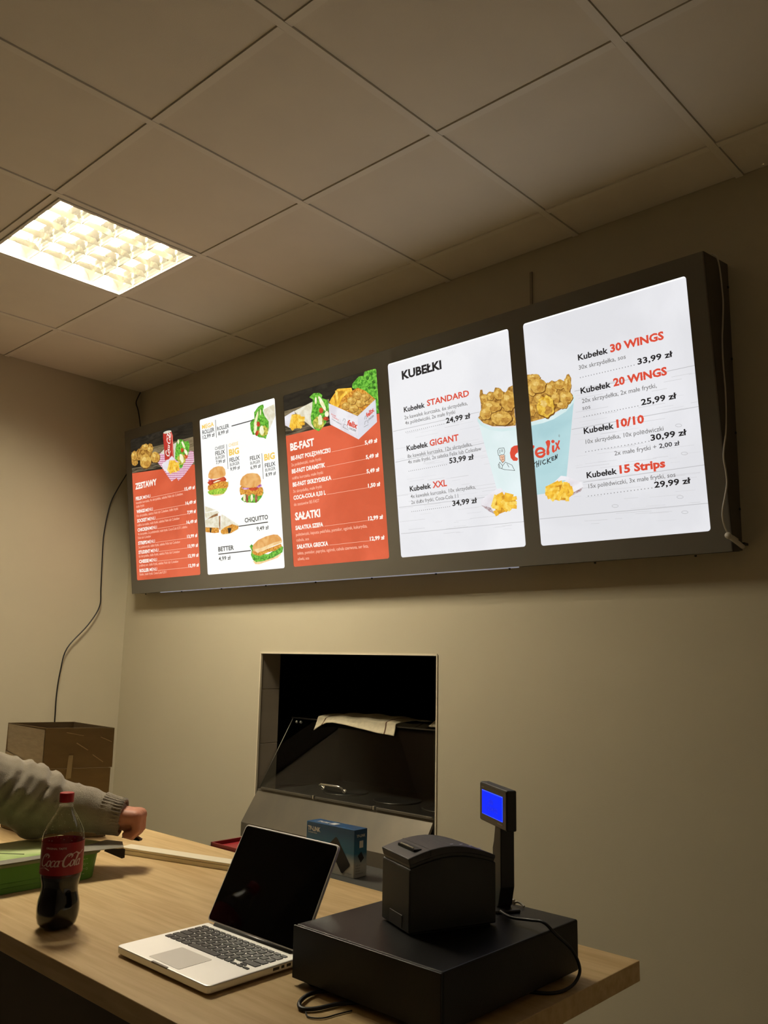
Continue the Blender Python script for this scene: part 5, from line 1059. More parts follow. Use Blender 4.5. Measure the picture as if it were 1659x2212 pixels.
["gr2",0.6,[29715,1734,29690,1704,29678,1713,29703,1743]],
["gr2",0.6,[29693,1706,29635,1691,29631,1705,29689,1720]],
["gr2",0.6,[29642,1692,29569,1695,29570,1710,29642,1706]],
["gr2",0.6,[29576,1694,29511,1714,29515,1728,29581,1708]],
["gr2",0.6,[29516,1711,29477,1743,29487,1754,29526,1722]],
["gr2",0.6,[29477,1742,29480,1777,29496,1775,29493,1740]],
["gr2",0.6,[29480,1776,29524,1799,29532,1786,29488,1764]],
["gr2",0.6,[29519,1797,29587,1803,29588,1789,29521,1783]],
["gr2",0.6,[29580,1803,29651,1791,29648,1777,29577,1789]],
["gr2",0.6,[29644,1793,29699,1767,29692,1754,29638,1781]],
["gr2",0.6,[29696,1769,29716,1735,29702,1728,29682,1763]]]],
[1,"grain_print",[
["gr3",0.5,[9226,1708,9409,1709,9410,1702,9226,1702]],
["gr3",0.5,[10686,2416,11554,2408,11555,2404,10686,2412]],
["gr3",0.5,[7282,3552,7770,3539,7770,3534,7282,3547]],
["gr3",0.5,[10297,2800,11071,2788,11072,2783,10297,2795]],
["gr3",0.5,[11629,1068,12563,1080,12563,1074,11629,1061]],
["gr3",0.5,[7412,2629,7737,2625,7738,2621,7413,2624]],
["gr3",0.5,[10611,3299,11370,3281,11371,3274,10611,3292]],
["gr3",0.5,[8895,3923,9095,3916,9095,3912,8895,3918]],
["gr3",0.5,[12003,2385,12940,2377,12940,2373,12003,2381]],
["gr3",0.5,[12450,3453,12834,3443,12835,3436,12451,3447]],
["gr3",0.5,[7377,3867,7646,3859,7647,3854,7377,3862]],
["gr3",0.5,[10959,1365,11842,1372,11843,1366,10960,1358]],
["gr3",0.5,[10355,2417,10946,2412,10946,2409,10356,2414]],
["gr3",0.5,[8381,1347,9466,1356,9467,1350,8382,1341]],
["gr3",0.5,[12623,3037,13012,3029,13013,3024,12624,3032]],
["gr3",0.5,[11002,3958,11940,3925,11941,3919,11003,3951]],
["gr3",0.5,[9347,2399,9620,2397,9621,2390,9348,2393]],
["gr3",0.5,[10967,1391,11970,1399,11970,1396,10968,1388]],
["gr3",0.5,[8227,1380,8693,1384,8693,1379,8228,1376]],
["gr3",0.5,[7436,1714,8528,1717,8528,1714,7436,1711]],
["gr3",0.5,[11478,2310,11828,2308,11828,2304,11478,2307]],
["gr3",0.5,[10727,2545,11448,2537,11449,2530,10727,2539]],
["gr3",0.5,[9485,1976,10043,1975,10043,1968,9485,1969]],
["gr3",0.5,[8515,2470,9081,2464,9081,2461,8515,2466]],
["gr3",0.5,[12553,2398,12860,2396,12860,2392,12553,2395]],
["gr3",0.5,[8967,4137,9656,4112,9657,4106,8968,4131]]]],
[2,"logo_picture",[
["D",9,[17358,6707,17433,6816,17447,6809,17373,6700]],
["D",9,[17438,6816,17524,6769,17516,6760,17430,6807]],
["D",9,[17524,6768,17489,6623,17474,6627,17508,6772]],
["D",9,[17354,6446,17431,6584,17446,6578,17370,6440]],
["D",9,[17437,6585,17600,6496,17591,6487,17429,6576]],
["D",9,[17597,6498,17667,6335,17652,6333,17582,6496]],
["D",9,[17345,6470,17680,6280,17672,6271,17337,6461]],
["D",9,[18640,6565,18694,6704,18708,6699,18655,6560]],
["D",9,[18698,6705,18782,6674,18777,6664,18693,6695]],
["D",9,[18783,6672,18751,6543,18736,6547,18768,6676]],
["D",9,[18619,6342,18673,6481,18688,6476,18634,6337]],
["D",9,[18673,6481,18837,6482,18840,6471,18676,6470]],
["D",9,[18842,6478,18831,6361,18816,6363,18827,6481]],
["D",9,[18573,6256,18839,6313,18845,6302,18580,6245]]]]]}

# ================================================================ THE SETTING
BX0, BX1, BY0 = 0.0, 5.1, -3.9       # room
HX0, HX1, HZ0, HZ1 = 1.247, 2.323, 0.70, 1.529   # serving hatch
WT = 0.12
g = G(); g.box(-0.15, 5.2, -4.0, 2.9, -0.12, 0.0); tag(g.obj('floor', floor_m), kind='structure')
ceiling = G().box(0, BX1, BY0, 0, H + 0.12, H + 0.16).obj('ceiling', void_m); tag(ceiling, kind='structure')
XL = [0.58 + 0.6 * k for k in range(0, 10)]; YL = [-0.228 - 0.6 * k for k in range(0, 9)]
xs = [0.0] + [x for x in XL if x < BX1]; ys = [0.0] + [y for y in YL if y > BY0]
cache = {}
for i, x in enumerate(xs):
    x1 = xs[i + 1] - 0.024 if i + 1 < len(xs) else BX1
    for j, y in enumerate(ys):
        y1 = ys[j + 1] + 0.024 if j + 1 < len(ys) else BY0       # cell spans y1 .. y
        if abs(x - 1.18) < 0.01 and abs(y + 0.828) < 0.01: continue      # the lamp's cell
        w = x1 - x - (0.005 if i + 1 < len(xs) else 0.0); d = y - y1 - 0.005
        key = (round(w, 3), round(d, 3))
        if key not in cache:
            o = G().box(0, w, -d, 0, 0.0, 0.015).obj('ceiling_tile', ceil_m, ceiling); cache[key] = o
        else:
            s_ = cache[key]; o = s_.copy(); COL.objects.link(o)
        dz = 0.0025 if (i * 7 + j * 3) % 4 else 0.0015
        o.location = (x + 0.0025, y - 0.0025, H + dz)
for x in xs[1:]:
    G().box(x - 0.024, x, BY0, 0, H - 0.002, H + 0.03).obj('ceiling_bar', bar_m, ceiling)
for j, y in enumerate(ys[1:]):
    for i, x in enumerate(xs):
        x1 = xs[i + 1] - 0.024 if i + 1 < len(xs) else BX1
        G().box(x + 0.001, x1 - 0.001, y, y + 0.024, H - 0.0015, H + 0.028).obj('ceiling_bar', bar_m, ceiling)
# wall with the hatch in it
g = G()
g.box(0, HX0 - 0.004, 0, WT, 0, H + 0.1); g.box(HX1, BX1, 0, WT, 0, H + 0.1); g.box(HX0 - 0.004, HX1, 0, WT, 0, HZ0); g.box(HX0 - 0.004, HX1, 0, WT, HZ1, H + 0.1)
wb = g.obj('wall_back', wall_m); tag(wb, kind='structure')
for z0, z1 in ((HZ0 + 0.002, 0.858), (0.862, 1.108), (1.112, 1.358), (1.362, HZ1)):
    G().box(HX0 - 0.004, HX0, 0.006, WT, z0, z1).obj('wall_tile', tile_m, wb, bevel=0.001, seg=1)
g = G()
g.box(HX0 - 0.004, HX0 + 0.003, -0.004, 0.006, HZ0, HZ1); g.box(HX0 - 0.004, HX1 + 0.001, -0.004, 0.006, HZ1 - 0.003, HZ1 + 0.005); g.box(HX1 - 0.002, HX1 + 0.004, -0.004, 0.006, HZ0, HZ1 + 0.002)
tag(g.obj('trim_1', bead_m), kind='structure')
tag(G().box(2.7685, 2.7785, -0.006, 0.0, 2.74, 2.985).obj('trim_2', mat('grey strip', (150, 138, 118), 0.6, var=0.05, scale=9)), kind='structure')
tag(G().box(-0.12, 0, BY0, WT, 0, H + 0.1).obj('wall_left', wall_m), kind='structure')
tag(G().box(BX1, BX1 + 0.05, BY0, 0, 0, H + 0.1).obj('wall_right', lwall_m), kind='structure')
tag(G().box(-0.12, BX1 + 0.05, BY0 - 0.05, BY0, 0, H + 0.1).obj('wall_front', mat('dim wall paint', (112, 104, 92), 0.8, var=0.03, scale=1.5)), kind='structure')
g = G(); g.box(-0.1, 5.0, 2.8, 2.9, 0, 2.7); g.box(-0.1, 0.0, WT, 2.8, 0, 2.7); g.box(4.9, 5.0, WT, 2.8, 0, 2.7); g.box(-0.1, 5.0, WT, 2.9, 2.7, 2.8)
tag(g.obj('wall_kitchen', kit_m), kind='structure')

# ================================================================ LIGHT BOX MENU
TILT = math.asin(0.119 / 0.9178)
sign = thing('menu_light_box', 'long grey light box with five glowing menu panels on the wall above the hatch', 'menu board', (0.19, -0.079, 1.843))
sign.rotation_euler = (TILT, 0, 0)
SW, SH = 3.326, 0.9178
Minv = (Matrix.Translation((0.19, -0.079, 1.843)) @ Matrix.Rotation(TILT, 4, 'X')).inverted()
def loc(x, y, z): return Minv @ Vector((x, y, z))
# side, top and bottom sheets (world points turned into the light box's own frame)
def sheet(pts, t, ax):
    a = [loc(*p) for p in pts]
    return a
ft, fb, bt, bb = (-0.198, 2.753), (-0.079, 1.843), (-0.004, 2.781), (-0.004, 1.855)
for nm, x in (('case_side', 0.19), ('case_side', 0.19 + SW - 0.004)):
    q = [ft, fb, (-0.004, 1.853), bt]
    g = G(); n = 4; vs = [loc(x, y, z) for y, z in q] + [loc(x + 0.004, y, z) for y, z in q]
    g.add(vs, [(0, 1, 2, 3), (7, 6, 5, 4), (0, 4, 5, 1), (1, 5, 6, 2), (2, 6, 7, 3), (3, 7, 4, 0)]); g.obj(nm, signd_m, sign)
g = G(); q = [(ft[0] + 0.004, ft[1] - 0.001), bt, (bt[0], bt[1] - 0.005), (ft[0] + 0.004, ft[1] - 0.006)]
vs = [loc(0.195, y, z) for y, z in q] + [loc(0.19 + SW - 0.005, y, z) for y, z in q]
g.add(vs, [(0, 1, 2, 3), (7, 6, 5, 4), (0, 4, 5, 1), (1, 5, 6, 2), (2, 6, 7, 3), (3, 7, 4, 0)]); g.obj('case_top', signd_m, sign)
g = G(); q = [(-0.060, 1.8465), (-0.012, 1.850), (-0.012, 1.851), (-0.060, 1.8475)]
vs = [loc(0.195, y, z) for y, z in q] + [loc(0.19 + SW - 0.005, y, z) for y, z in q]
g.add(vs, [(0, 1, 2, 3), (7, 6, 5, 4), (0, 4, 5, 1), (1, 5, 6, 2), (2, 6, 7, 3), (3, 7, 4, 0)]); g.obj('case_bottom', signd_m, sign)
# added glowing strip, stands in for light leaking out of the bottom slot
slot_glow_m = mat('cool slot glow', (214, 218, 236), 0.5, emit=0.3)
g = G(); q = [(-0.0655, 1.8405), (-0.0643, 1.8405), (-0.0643, 1.8480), (-0.0655, 1.8480)]
vs = [loc(0.45, y, z) for y, z in q] + [loc(2.75, y, z) for y, z in q]
g.add(vs, [(0, 1, 2, 3), (7, 6, 5, 4), (0, 4, 5, 1), (1, 5, 6, 2), (2, 6, 7, 3), (3, 7, 4, 0)])
g.obj('slot_glow', slot_glow_m, sign)
holes = []
for x0, x1, y0, y1 in ART['P']:
    holes.append(rrect(x0 / 1e4, x1 / 1e4, y0 / 1e4, y1 / 1e4, 0.010, 5))
vs, fs = plate_with_holes([(0, 0), (SW, 0), (SW, SH), (0, SH)], holes, 0.003)
fr = G().add([(x, -z + 0.0015, y) for x, y, z in vs], fs).obj('front_frame', sign_m, sign)
for k in range(10):
    x = 0.12 + k * (SW - 0.24) / 9
    G().lathe([(0, 0.004), (0.004, 0.004), (0.006, 0.0025)], 8, 0, 0, 0).obj('rivet', black_m, sign, loc=(x, 0.012, -0.003), rot=(math.pi, 0, 0))
for k in range(4):
    p = loc(0.19 + SW, -0.012, 2.70 - k * 0.24)
    G().lathe([(0, 0.005), (0.003, 0.004)], 8).obj('rivet', black_m, sign, loc=p, rot=(0, math.pi / 2, 0))
PM = {
 'W': print_mat('print white', (255, 250, 240), power=1.0), 'w': print_mat('print soft white', (255, 200, 175), power=1.0),
 'D': print_mat('print charcoal', (62, 60, 58)), 'B': print_mat('print black', (34, 32, 34)), 'G': print_mat('print grey', (122, 120, 120)),
 'R': print_mat('print red', (222, 78, 56)), 'Y': print_mat('print yellow', (248, 208, 96)),
 'black': print_mat('print dark plank', (26, 24, 20), (44, 40, 32), 40, kind='streak'), 'smoke': print_mat('print smoke', (48, 44, 36), (28, 26, 22), 30),
 'wood': print_mat('print table', (140, 124, 94), (104, 92, 66), 60, kind='streak'), 'dwood': print_mat('print dark table', (120, 108, 86), (42, 36, 26), 90, kind='streak'),
 'gingham': print_mat('print gingham', (246, 226, 236), (196, 96, 140), 130, kind='check'), 'bone': print_mat('print bone', (226, 226, 208), (205, 204, 186), 30),
 'fchick': print_mat('print fried chicken', (226, 184, 92), (192, 142, 58), 60), 'fchick2': print_mat('print fried chicken shade', (204, 156, 72), (142, 96, 36), 60),
 'fshade': print_mat('print crust shadow', (128, 84, 32), (110, 70, 26), 60), 'fdeep': print_mat('print crust deep', (204, 154, 70), (176, 124, 50), 90), 'flite': print_mat('print crust light', (240, 208, 126), (226, 186, 98), 90), 'fchicky': print_mat('print fried chicken bright', (246, 208, 88), (206, 152, 40), 60), 'fried': print_mat('print crumb', (236, 176, 72), (190, 112, 30), 110),
 'cola': print_mat('print can red', (196, 62, 50), (178, 48, 40), 20), 'colah': print_mat('print can light', (226, 110, 96)),
 'green': print_mat('print lettuce', (128, 206, 72), (62, 140, 34), 85), 'dgreen': print_mat('print lettuce dark', (36, 88, 22), (70, 130, 40), 80), 'lettuce': print_mat('print pale lettuce', (196, 224, 80), (120, 176, 48), 90),
 'cream': print_mat('print cream', (252, 250, 220), (236, 232, 176), 50), 'tomato': print_mat('print tomato', (216, 84, 48), (176, 54, 34), 50),
 'salad': print_mat('print salad', (226, 214, 100), (150, 150, 50), 90), 'paper': print_mat('print paper', (240, 238, 242), (226, 220, 226), 14), 'paper2': print_mat('print paper shade', (214, 214, 224), (226, 226, 234), 8),
 'fry': print_mat('print chip', (252, 206, 74), (236, 176, 48), 60), 'fryd': print_mat('print chip shade', (226, 166, 48), (196, 132, 34), 60), 'fry2': print_mat('print chip light', (254, 224, 112), (244, 196, 70), 60),
 'tort': print_mat('print tortilla', (240, 236, 218), (222, 214, 186), 40), 'bun': print_mat('print bun', (224, 158, 82), (238, 186, 116), 22), 'bun2': print_mat('print bun pale', (248, 222, 170), (240, 200, 138), 30),
 'cheese': print_mat('print cheese', (250, 200, 70)), 'onion': print_mat('print onion', (160, 60, 150), (220, 180, 220), 60), 'bacon': print_mat('print bacon', (140, 60, 40), (180, 110, 90), 60),
 'toast': print_mat('print toast', (176, 134, 92), (140, 96, 56), 40), 'skin': print_mat('print face', (240, 190, 160)), 'bucket': print_mat('print bucket', (222, 238, 238), (232, 244, 246), 5),
 'bucketb': print_mat('print bucket blue', (188, 222, 226), (170, 208, 214), 4), 'bucket2': print_mat('print bucket rim', (206, 230, 230), (222, 240, 240), 8), 'stripe': print_mat('print stripes', (206, 196, 200), (150, 110, 108), 160),
 'gr': print_mat('print grain', (206, 205, 208)), 'gr2': print_mat('print plank joint', (188, 187, 190)), 'gr3': print_mat('print faint grain', (236, 236, 236)),
}
BG = [print_mat('red menu ground', (228, 104, 70), (212, 90, 58), 3), print_mat('white menu ground', (254, 254, 250), (250, 251, 250), 4, power=1.03), print_mat('orange red menu ground', (228, 102, 68), (212, 90, 56), 3),
      print_mat('pale menu ground', (240, 240, 243), (232, 232, 236), 2.2), print_mat('pale grey menu ground', (236, 236, 240), (226, 226, 230), 2.2)]
EDGE = print_mat('panel bright edge', (255, 255, 255), power=1.3)
NAMES = ['red menu panel at the far left headed ZESTAWY', 'white menu panel with burgers and wraps', 'red menu panel headed BE-FAST and SAŁATKI', 'white menu panel headed KUBEŁKI with left half of a chicken bucket', 'white menu panel with prices and right half of a chicken bucket']
PAN = []
for k, (x0, x1, y0, y1) in enumerate(ART['P']):
    x0, x1, y0, y1 = x0 / 1e4 - 0.004, x1 / 1e4 + 0.004, y0 / 1e4 - 0.004, y1 / 1e4 + 0.004
    g = G().box(x0, x1, 0.0018, 0.0046, y0, y1, 1); g.add([(x0, 0.0015, y0), (x1, 0.0015, y0), (x1, 0.0015, y1), (x0, 0.0015, y1)], [(0, 1, 2, 3)], 0)
    p = g.obj('menu_panel', [BG[k], signd_m], sign, fix=False); p['label'] = NAMES[k]; PAN.append(p)
    if k in (1, 3, 4):
        G().box(x0 + 0.008, x1 - 0.008, 0.0013, 0.0015, y1 - 0.0085, y1 - 0.004).obj('bright_edge', EDGE, p)  # stronger backlight along the top, put in as a separate glowing strip
def yl(lay): return 0.0013 - 0.00007 * lay
by_grp = {}
for p, grp, items in ART['A']:
    g = G(); mats = []
    for col, lay, c in items:
        if col not in mats: mats.append(col)
        pts = [(c[i] / 1e4, yl(lay + 0.3), c[i + 1] / 1e4) for i in range(0, len(c), 2)]
        g.add(pts, [tuple(range(len(pts)))], mats.index(col))
    o = g.obj(grp, [PM[c] for c in mats], PAN[p], fix=False); tag(o, kind='stuff')
lets = [[G(), []] for _ in range(5)]
for t in ART['T']:
    p, s, u, v, w, h, b, col = t[:8]; rot = t[8] if len(t) > 8 else 0.0
    g, mats = lets[p]
    if col not in mats: mats.append(col)
    cr, sr = math.cos(rot), math.sin(rot); yy = yl(10.5)
    put_text(g, s, lambda x, y: (u / 1e4 + x * cr - y * sr, yy, v / 1e4 + x * sr + y * cr), w / 1e4, h / 1e4, b, mats.index(col))
for p, x0, y0, x1, y1, th, dot, col in ART['L']:
    g, mats = lets[p]
    if col not in mats: mats.append(col)
    mi = mats.index(col); x0, y0, x1, y1 = x0 / 1e4, y0 / 1e4, x1 / 1e4, y1 / 1e4; t_ = th / 1e4
    if dot:
        n = dot
        for i in range(n):
            x = x0 + (x1 - x0) * i / (n - 1)
            g.add([(x - t_, yl(9), y0 - t_), (x + t_, yl(9), y0 - t_), (x + t_, yl(9), y0 + t_), (x - t_, yl(9), y0 + t_)], [(0, 1, 2, 3)], mi)
    elif abs(x1 - x0) < 1e-6:
        g.add([(x0 - t_, yl(9), y1), (x0 + t_, yl(9), y1), (x0 + t_, yl(9), y0), (x0 - t_, yl(9), y0)], [(0, 1, 2, 3)], mi)
    else:
        g.add([(x0, yl(9), y0 - t_), (x1, yl(9), y0 - t_), (x1, yl(9), y0 + t_), (x0, yl(9), y0 + t_)], [(0, 1, 2, 3)], mi)
for k, (g, mats) in enumerate(lets): tag(g.obj('lettering', [PM[c] for c in mats], PAN[k], fix=False), kind='stuff')

# script lettering of the cola label: calligraphic strokes, unit = height of the small letters
def cola_script(fn, g, mi=0, s=1.0, yoff=0.0, y_of=None):
    def arc(cx, cy, rx, ry, a0, a1, n=16): return [(cx + rx * math.cos(math.radians(a0 + (a1 - a0) * i / n)), cy + ry * math.sin(math.radians(a0 + (a1 - a0) * i / n))) for i in range(n + 1)]
    st = []
    def Cbig(x): st.append(([(x + 1.15, 1.75)] + arc(x + 0.75, 1.0, 0.62, 1.0, 50, 325), 0.17)); st.append((arc(x + 1.0, 1.62, 0.3, 0.26, -60, 200, 10), 0.12))
    def o(x): st.append((arc(x + 0.33, 0.5, 0.3, 0.48, 0, 360), 0.13)); return x + 0.72
    def c(x): st.append((arc(x + 0.35, 0.5, 0.32, 0.48, 55, 320), 0.13)); return x + 0.66
    def a(x): st.append((arc(x + 0.3, 0.5, 0.28, 0.46, 20, 340), 0.13)); st.append(([(x + 0.6, 0.98), (x + 0.6, 0.3), (x + 0.66, 0.06), (x + 0.84, 0.12)], 0.13)); return x + 0.84
    def l(x): st.append(([(x + 0.0, 0.35), (x + 0.3, 1.3), (x + 0.36, 1.9), (x + 0.22, 1.98), (x + 0.12, 1.4), (x + 0.12, 0.3), (x + 0.22, 0.03), (x + 0.4, 0.12)], 0.12)); return x + 0.42
    Cbig(0); x = o(1.35); x = c(x); x = a(x); st.append(([(x, 0.95), (x + 0.3, 1.0)], 0.16))
    Cbig(x + 0.25); x2 = o(x + 1.6); x2 = l(x2); x2 = a(x2)
    st.append(([(0.9, -0.25), (0.1, -0.45), (1.2, -0.2), (2.2, -0.55)], 0.13))               # swash under the first capital
    st.append(([(x + 1.2, 1.7), (x + 2.0, 2.15), (x + 2.9, 1.75), (x + 3.5, 2.25)], 0.15))   # swash over the l
    for pts, w in st:
        for (ax, ay), (bx, by) in zip(pts, pts[1:]):
            d = math.hypot(bx - ax, by - ay)
            if d < 1e-6: continue
            ang = math.atan2(by - ay, bx - ax); wid = 1.35 * w * (0.45 + 0.85 * abs(math.sin(ang - math.radians(12))))
            nx, ny = -(by - ay) / d * wid / 2, (bx - ax) / d * wid / 2; ex, ey = (bx - ax) / d * 0.03, (by - ay) / d * 0.03
            q = [(ax - nx - ex, ay - ny - ey), (bx - nx + ex, by - ny + ey), (bx + nx + ex, by + ny + ey), (ax + nx - ex, ay + ny - ey)]
            g.add([fn((px + 0.35 * py) * s, py * s) for px, py in q], [(0, 1, 2, 3)], mi)
    return x2
# the same script runs up the can on the first panel
g = G(); ca, sa = math.cos(math.radians(76)), math.sin(math.radians(76))
cola_script(lambda x, y: (0.4165 + x * ca - y * sa + 0.008, yl(9.5), 0.708 + x * sa + y * ca), g, 0, 0.0175)
g.obj('can_lettering', PM['W'], PAN[0], fix=False)

# ================================================================ RECESSED CEILING LIGHT
lamp = thing('ceiling_light', 'square recessed louvre light with four glowing tubes in the tiled ceiling', 'ceiling light', (1.18, -1.404, H))
LW, LD = 0.576, 0.576
frm_m = mat('white lamp frame', (232, 226, 210), 0.5, var=0.03, scale=9); lou_m = mat('satin louvre', (232, 228, 212), 0.12, metal=0.97, var=0.03, scale=9)
g = G()
for a in ((0.002, LW - 0.002, 0.002, 0.014), (0.002, LW - 0.002, LD - 0.014, LD - 0.002), (0.002, 0.014, 0.014, LD - 0.014), (LW - 0.014, LW - 0.002, 0.014, LD - 0.014)):
    g.box(*a, -0.006, 0.006)
g.obj('lamp_frame', frm_m, lamp, bevel=0.001)
G().box(0.01, LW - 0.01, 0.01, LD - 0.01, 0.085, 0.09).obj('housing_top', mat('white housing', (235, 232, 222), 0.35, var=0.02, scale=5), lamp)
g = G()
for a in ((0.01, LW - 0.01, 0.008, 0.011), (0.01, LW - 0.01, LD - 0.011, LD - 0.008), (0.008, 0.011, 0.01, LD - 0.01), (LW - 0.011, LW - 0.008, 0.01, LD - 0.01)): g.box(*a, 0.0, 0.09)
g.obj('housing', mat('grey housing sides', (58, 56, 50), 0.4, var=0.02, scale=5), lamp)
tube_m = D.materials.new('fluorescent tube'); tube_m.use_nodes = True; b_ = tube_m.node_tree.nodes['Principled BSDF']
b_.inputs['Base Color'].default_value = (0.9, 0.9, 0.85, 1); b_.inputs['Emission Color'].default_value = (*LIGHT_TINT, 1); b_.inputs['Emission Strength'].default_value = TUBE_POWER
pit = (LD - 0.028) / 4
for k in range(4):
    y = 0.014 + pit * (k + 0.5)
    g = G(); g.lathe([(0, 0.008), (0.004, 0.013), (0.536, 0.013), (0.54, 0.008)], 14)
    t_ = g.obj('tube', tube_m, lamp, loc=(0.018, y, 0.064), rot=(0, math.pi / 2, 0))
for k in range(5):       # lengthwise vee reflectors
    y = 0.014 + pit * k
    prof = [(0.0015, 0.002), (0.004, 0.012), (0.009, 0.024), (0.018, 0.036), (0.026, 0.045), (0.040, 0.056)]
    R_ = prof if k < 4 else [(0.0, 0.002), (0.0, 0.056)]; L_ = prof if k > 0 else [(0.0, 0.002), (0.0, 0.056)]
    pr = [(a, z) for a, z in R_] + [(-a, z) for a, z in L_[::-1]]
    g = G()
    g.prism([(y + a, z) for a, z in pr], 0, 0.014, LW - 0.014).obj('reflector_strip', lou_m, lamp)
for r_ in range(4):
    for k in range(4):   # cross blades, one per tube and cell, notched towards the middle
        x = 0.014 + (LW - 0.028) * (k + 1) / 5; ya = 0.014 + pit * r_ + 0.004; yb = ya + pit - 0.008
        g = G(); wt = 0.006
        g.hexa([(x - 0.001, ya - 0.002, 0.005), (x + 0.001, ya - 0.002, 0.003), (x + 0.001, yb + 0.002, 0.003), (x - 0.001, yb + 0.002, 0.003)],
               [(x - wt, ya + 0.022, 0.025), (x + wt, ya + 0.022, 0.025), (x + wt, yb - 0.022, 0.025), (x - wt, yb - 0.022, 0.025)])
        g.obj('louvre_blade', lou_m, lamp)

# ================================================================ COUNTER
ctr = thing('counter', 'long counter with light oak laminate top and dark panelled base', 'counter', (1.2, -1.76, 0))
G().box(0, 2.417, 0, 0.815, CT - 0.038, CT).obj('worktop', wood_m, ctr, bevel=0.0015)
G().box(0.02, 2.385, 0.03, 0.58, 0.08, CT - 0.038).obj('base_cabinet', mat('dark brown panel', (84, 68, 46), 0.6, var=0.1, scale=6, stretch=(1, 1, 0.3)), ctr)
G().box(0.04, 2.36, 0.06, 0.56, 0.0, 0.08).obj('plinth', black_m, ctr)

# ================================================================ LOW GREY BENCH behind the counter
bn = thing('work_bench', 'dark grey narrow worktop behind the counter, under the blue box', 'bench', (2.17, -0.9425, 0))
G().box(0, 0.85, 0, 0.19, 0.895, 0.925).obj('bench_top', bench_m, bn, bevel=0.002)
G().box(0.02, 0.83, 0.01, 0.17, 0.0, 0.895).obj('bench_body', mat('dark bench body', (50, 48, 46), 0.6, var=0.1, scale=4), bn)

# ================================================================ FOOD WARMER in the hatch
wm = thing('food_warmer', 'stainless steel and glass food warmer built into the wall hatch', 'food warmer', (1.256, 0, 0))
WW = 1.05
g = G(); g.prism([(0.004, 0.902), (-0.083, 0.773), (-0.083, 0.713), (-0.070, 0.713), (-0.070, 0.768), (0.004, 0.880)], 0, 0, WW); g.obj('front_panel', steel_m, wm)
G().box(0.0, WW, 0.0065, 0.55, HZ0 + 0.001, 0.895).obj('body', steeld_m, wm)
G().box(0.0, WW + 0.004, 0.004, 0.022, 0.896, 0.910).obj('front_rail', steel_m, wm, bevel=0.002)
for a, b in ((0.03, 0.375), (0.395, 0.735), (0.757, WW)):
    G().box(a, b, -0.003, 0.006, 0.911, 0.921).obj('guide_strip', steel_m, wm, bevel=0.001)
for a in (0.385, 0.745):
    G().box(a - 0.005, a + 0.005, -0.005, 0.008, 0.910, 0.925).obj('clip', chrome_m, wm, bevel=0.0015)
G().box(0.01, WW - 0.01, 0.03, 0.54, 0.895, 0.900).obj('deck', steeld_m, wm)
for cx in (0.30, 0.62, 0.90):
    G().lathe([(0, 0.105), (0.004, 0.108), (0.006, 0.10), (0.002, 0.085), (0.001, 0.01)], 32, cx, 0.28, 0.9005).obj('hot_plate', steeld_m, wm)
def pane_pt(t, x):      # t 0..1 up the slanted front pane
    return (x, 0.012 + 0.19 * t, 0.918 + 0.302 * t)
g = G(); b0 = pane_pt(0, 0.005); t0 = pane_pt(1, 0.005)
g.add([(0.005, 0.012, 0.918), (WW - 0.005, 0.012, 0.918), (WW - 0.005, 0.202, 1.22), (0.005, 0.202, 1.22)], [(0, 1, 2, 3)])
g.obj('front_glass', glass_m, wm)
g = G(); g.add([(0.005, 0.202, 1.222), (WW - 0.005, 0.202, 1.222), (WW - 0.005, 0.50, 1.23), (0.005, 0.50, 1.23)], [(0, 1, 2, 3)]); g.obj('top_glass', glass_m, wm)
for x in (0.005, WW - 0.005):
    g = G(); g.add([(x, 0.014, 0.915), (x, 0.54, 0.902), (x, 0.50, 1.23), (x, 0.202, 1.22)], [(0, 1, 2, 3)]); g.obj('side_glass', glass_m, wm)
G().tube([(0.005, 0.012, 0.916), (0.005, 0.202, 1.221), (0.005, 0.50, 1.231)], 0.0022, 6, spline=False).obj('edge_strip', steel_m, wm)
G().box(0.0, WW, 0.196, 0.204, 1.2205, 1.2265).obj('top_rail', steeld_m, wm)
for dx in (0.055, 0.085):
    G().lathe([(0, 0.006), (0.008, 0.006), (0.010, 0.004)], 10).obj('hinge', chrome_m, wm, loc=(dx, 0.185, 1.205), rot=(math.radians(57), 0, 0))
hd = pane_pt(0.12, 0); hx0, hx1 = 0.41, 0.54
y_, z_ = hd[1] - 0.004, hd[2]
G().tube([(hx0, y_, z_), (hx0 - 0.002, y_ - 0.018, z_ + 0.016), (hx0 + 0.012, y_ - 0.024, z_ + 0.021), (hx1 - 0.012, y_ - 0.024, z_ + 0.021), (hx1 + 0.002, y_ - 0.018, z_ + 0.016), (hx1, y_, z_)], 0.0045, 8, spline=False).obj('handle', chrome_m, wm)
for hx in (hx0, hx1): G().lathe([(0, 0.009), (0.004, 0.009)], 12).obj('handle_boss', chrome_m, wm, loc=(hx, y_ + 0.004, z_), rot=(math.radians(57), 0, 0))
# kitchen stand carrying the warmer behind the wall
st = thing('kitchen_table', 'dark steel kitchen table behind the hatch carrying the glass food warmer', 'table', (1.0, 0.125, 0))
G().box(0, 2.0, 0, 0.6, HZ0 - 0.04, HZ0).obj('table_top', steeld_m, st)
for x in (0.03, 1.93):
    for y in (0.03, 0.53): G().box(x, x + 0.04, y, y + 0.04, 0, HZ0 - 0.04).obj('leg', steeld_m, st)

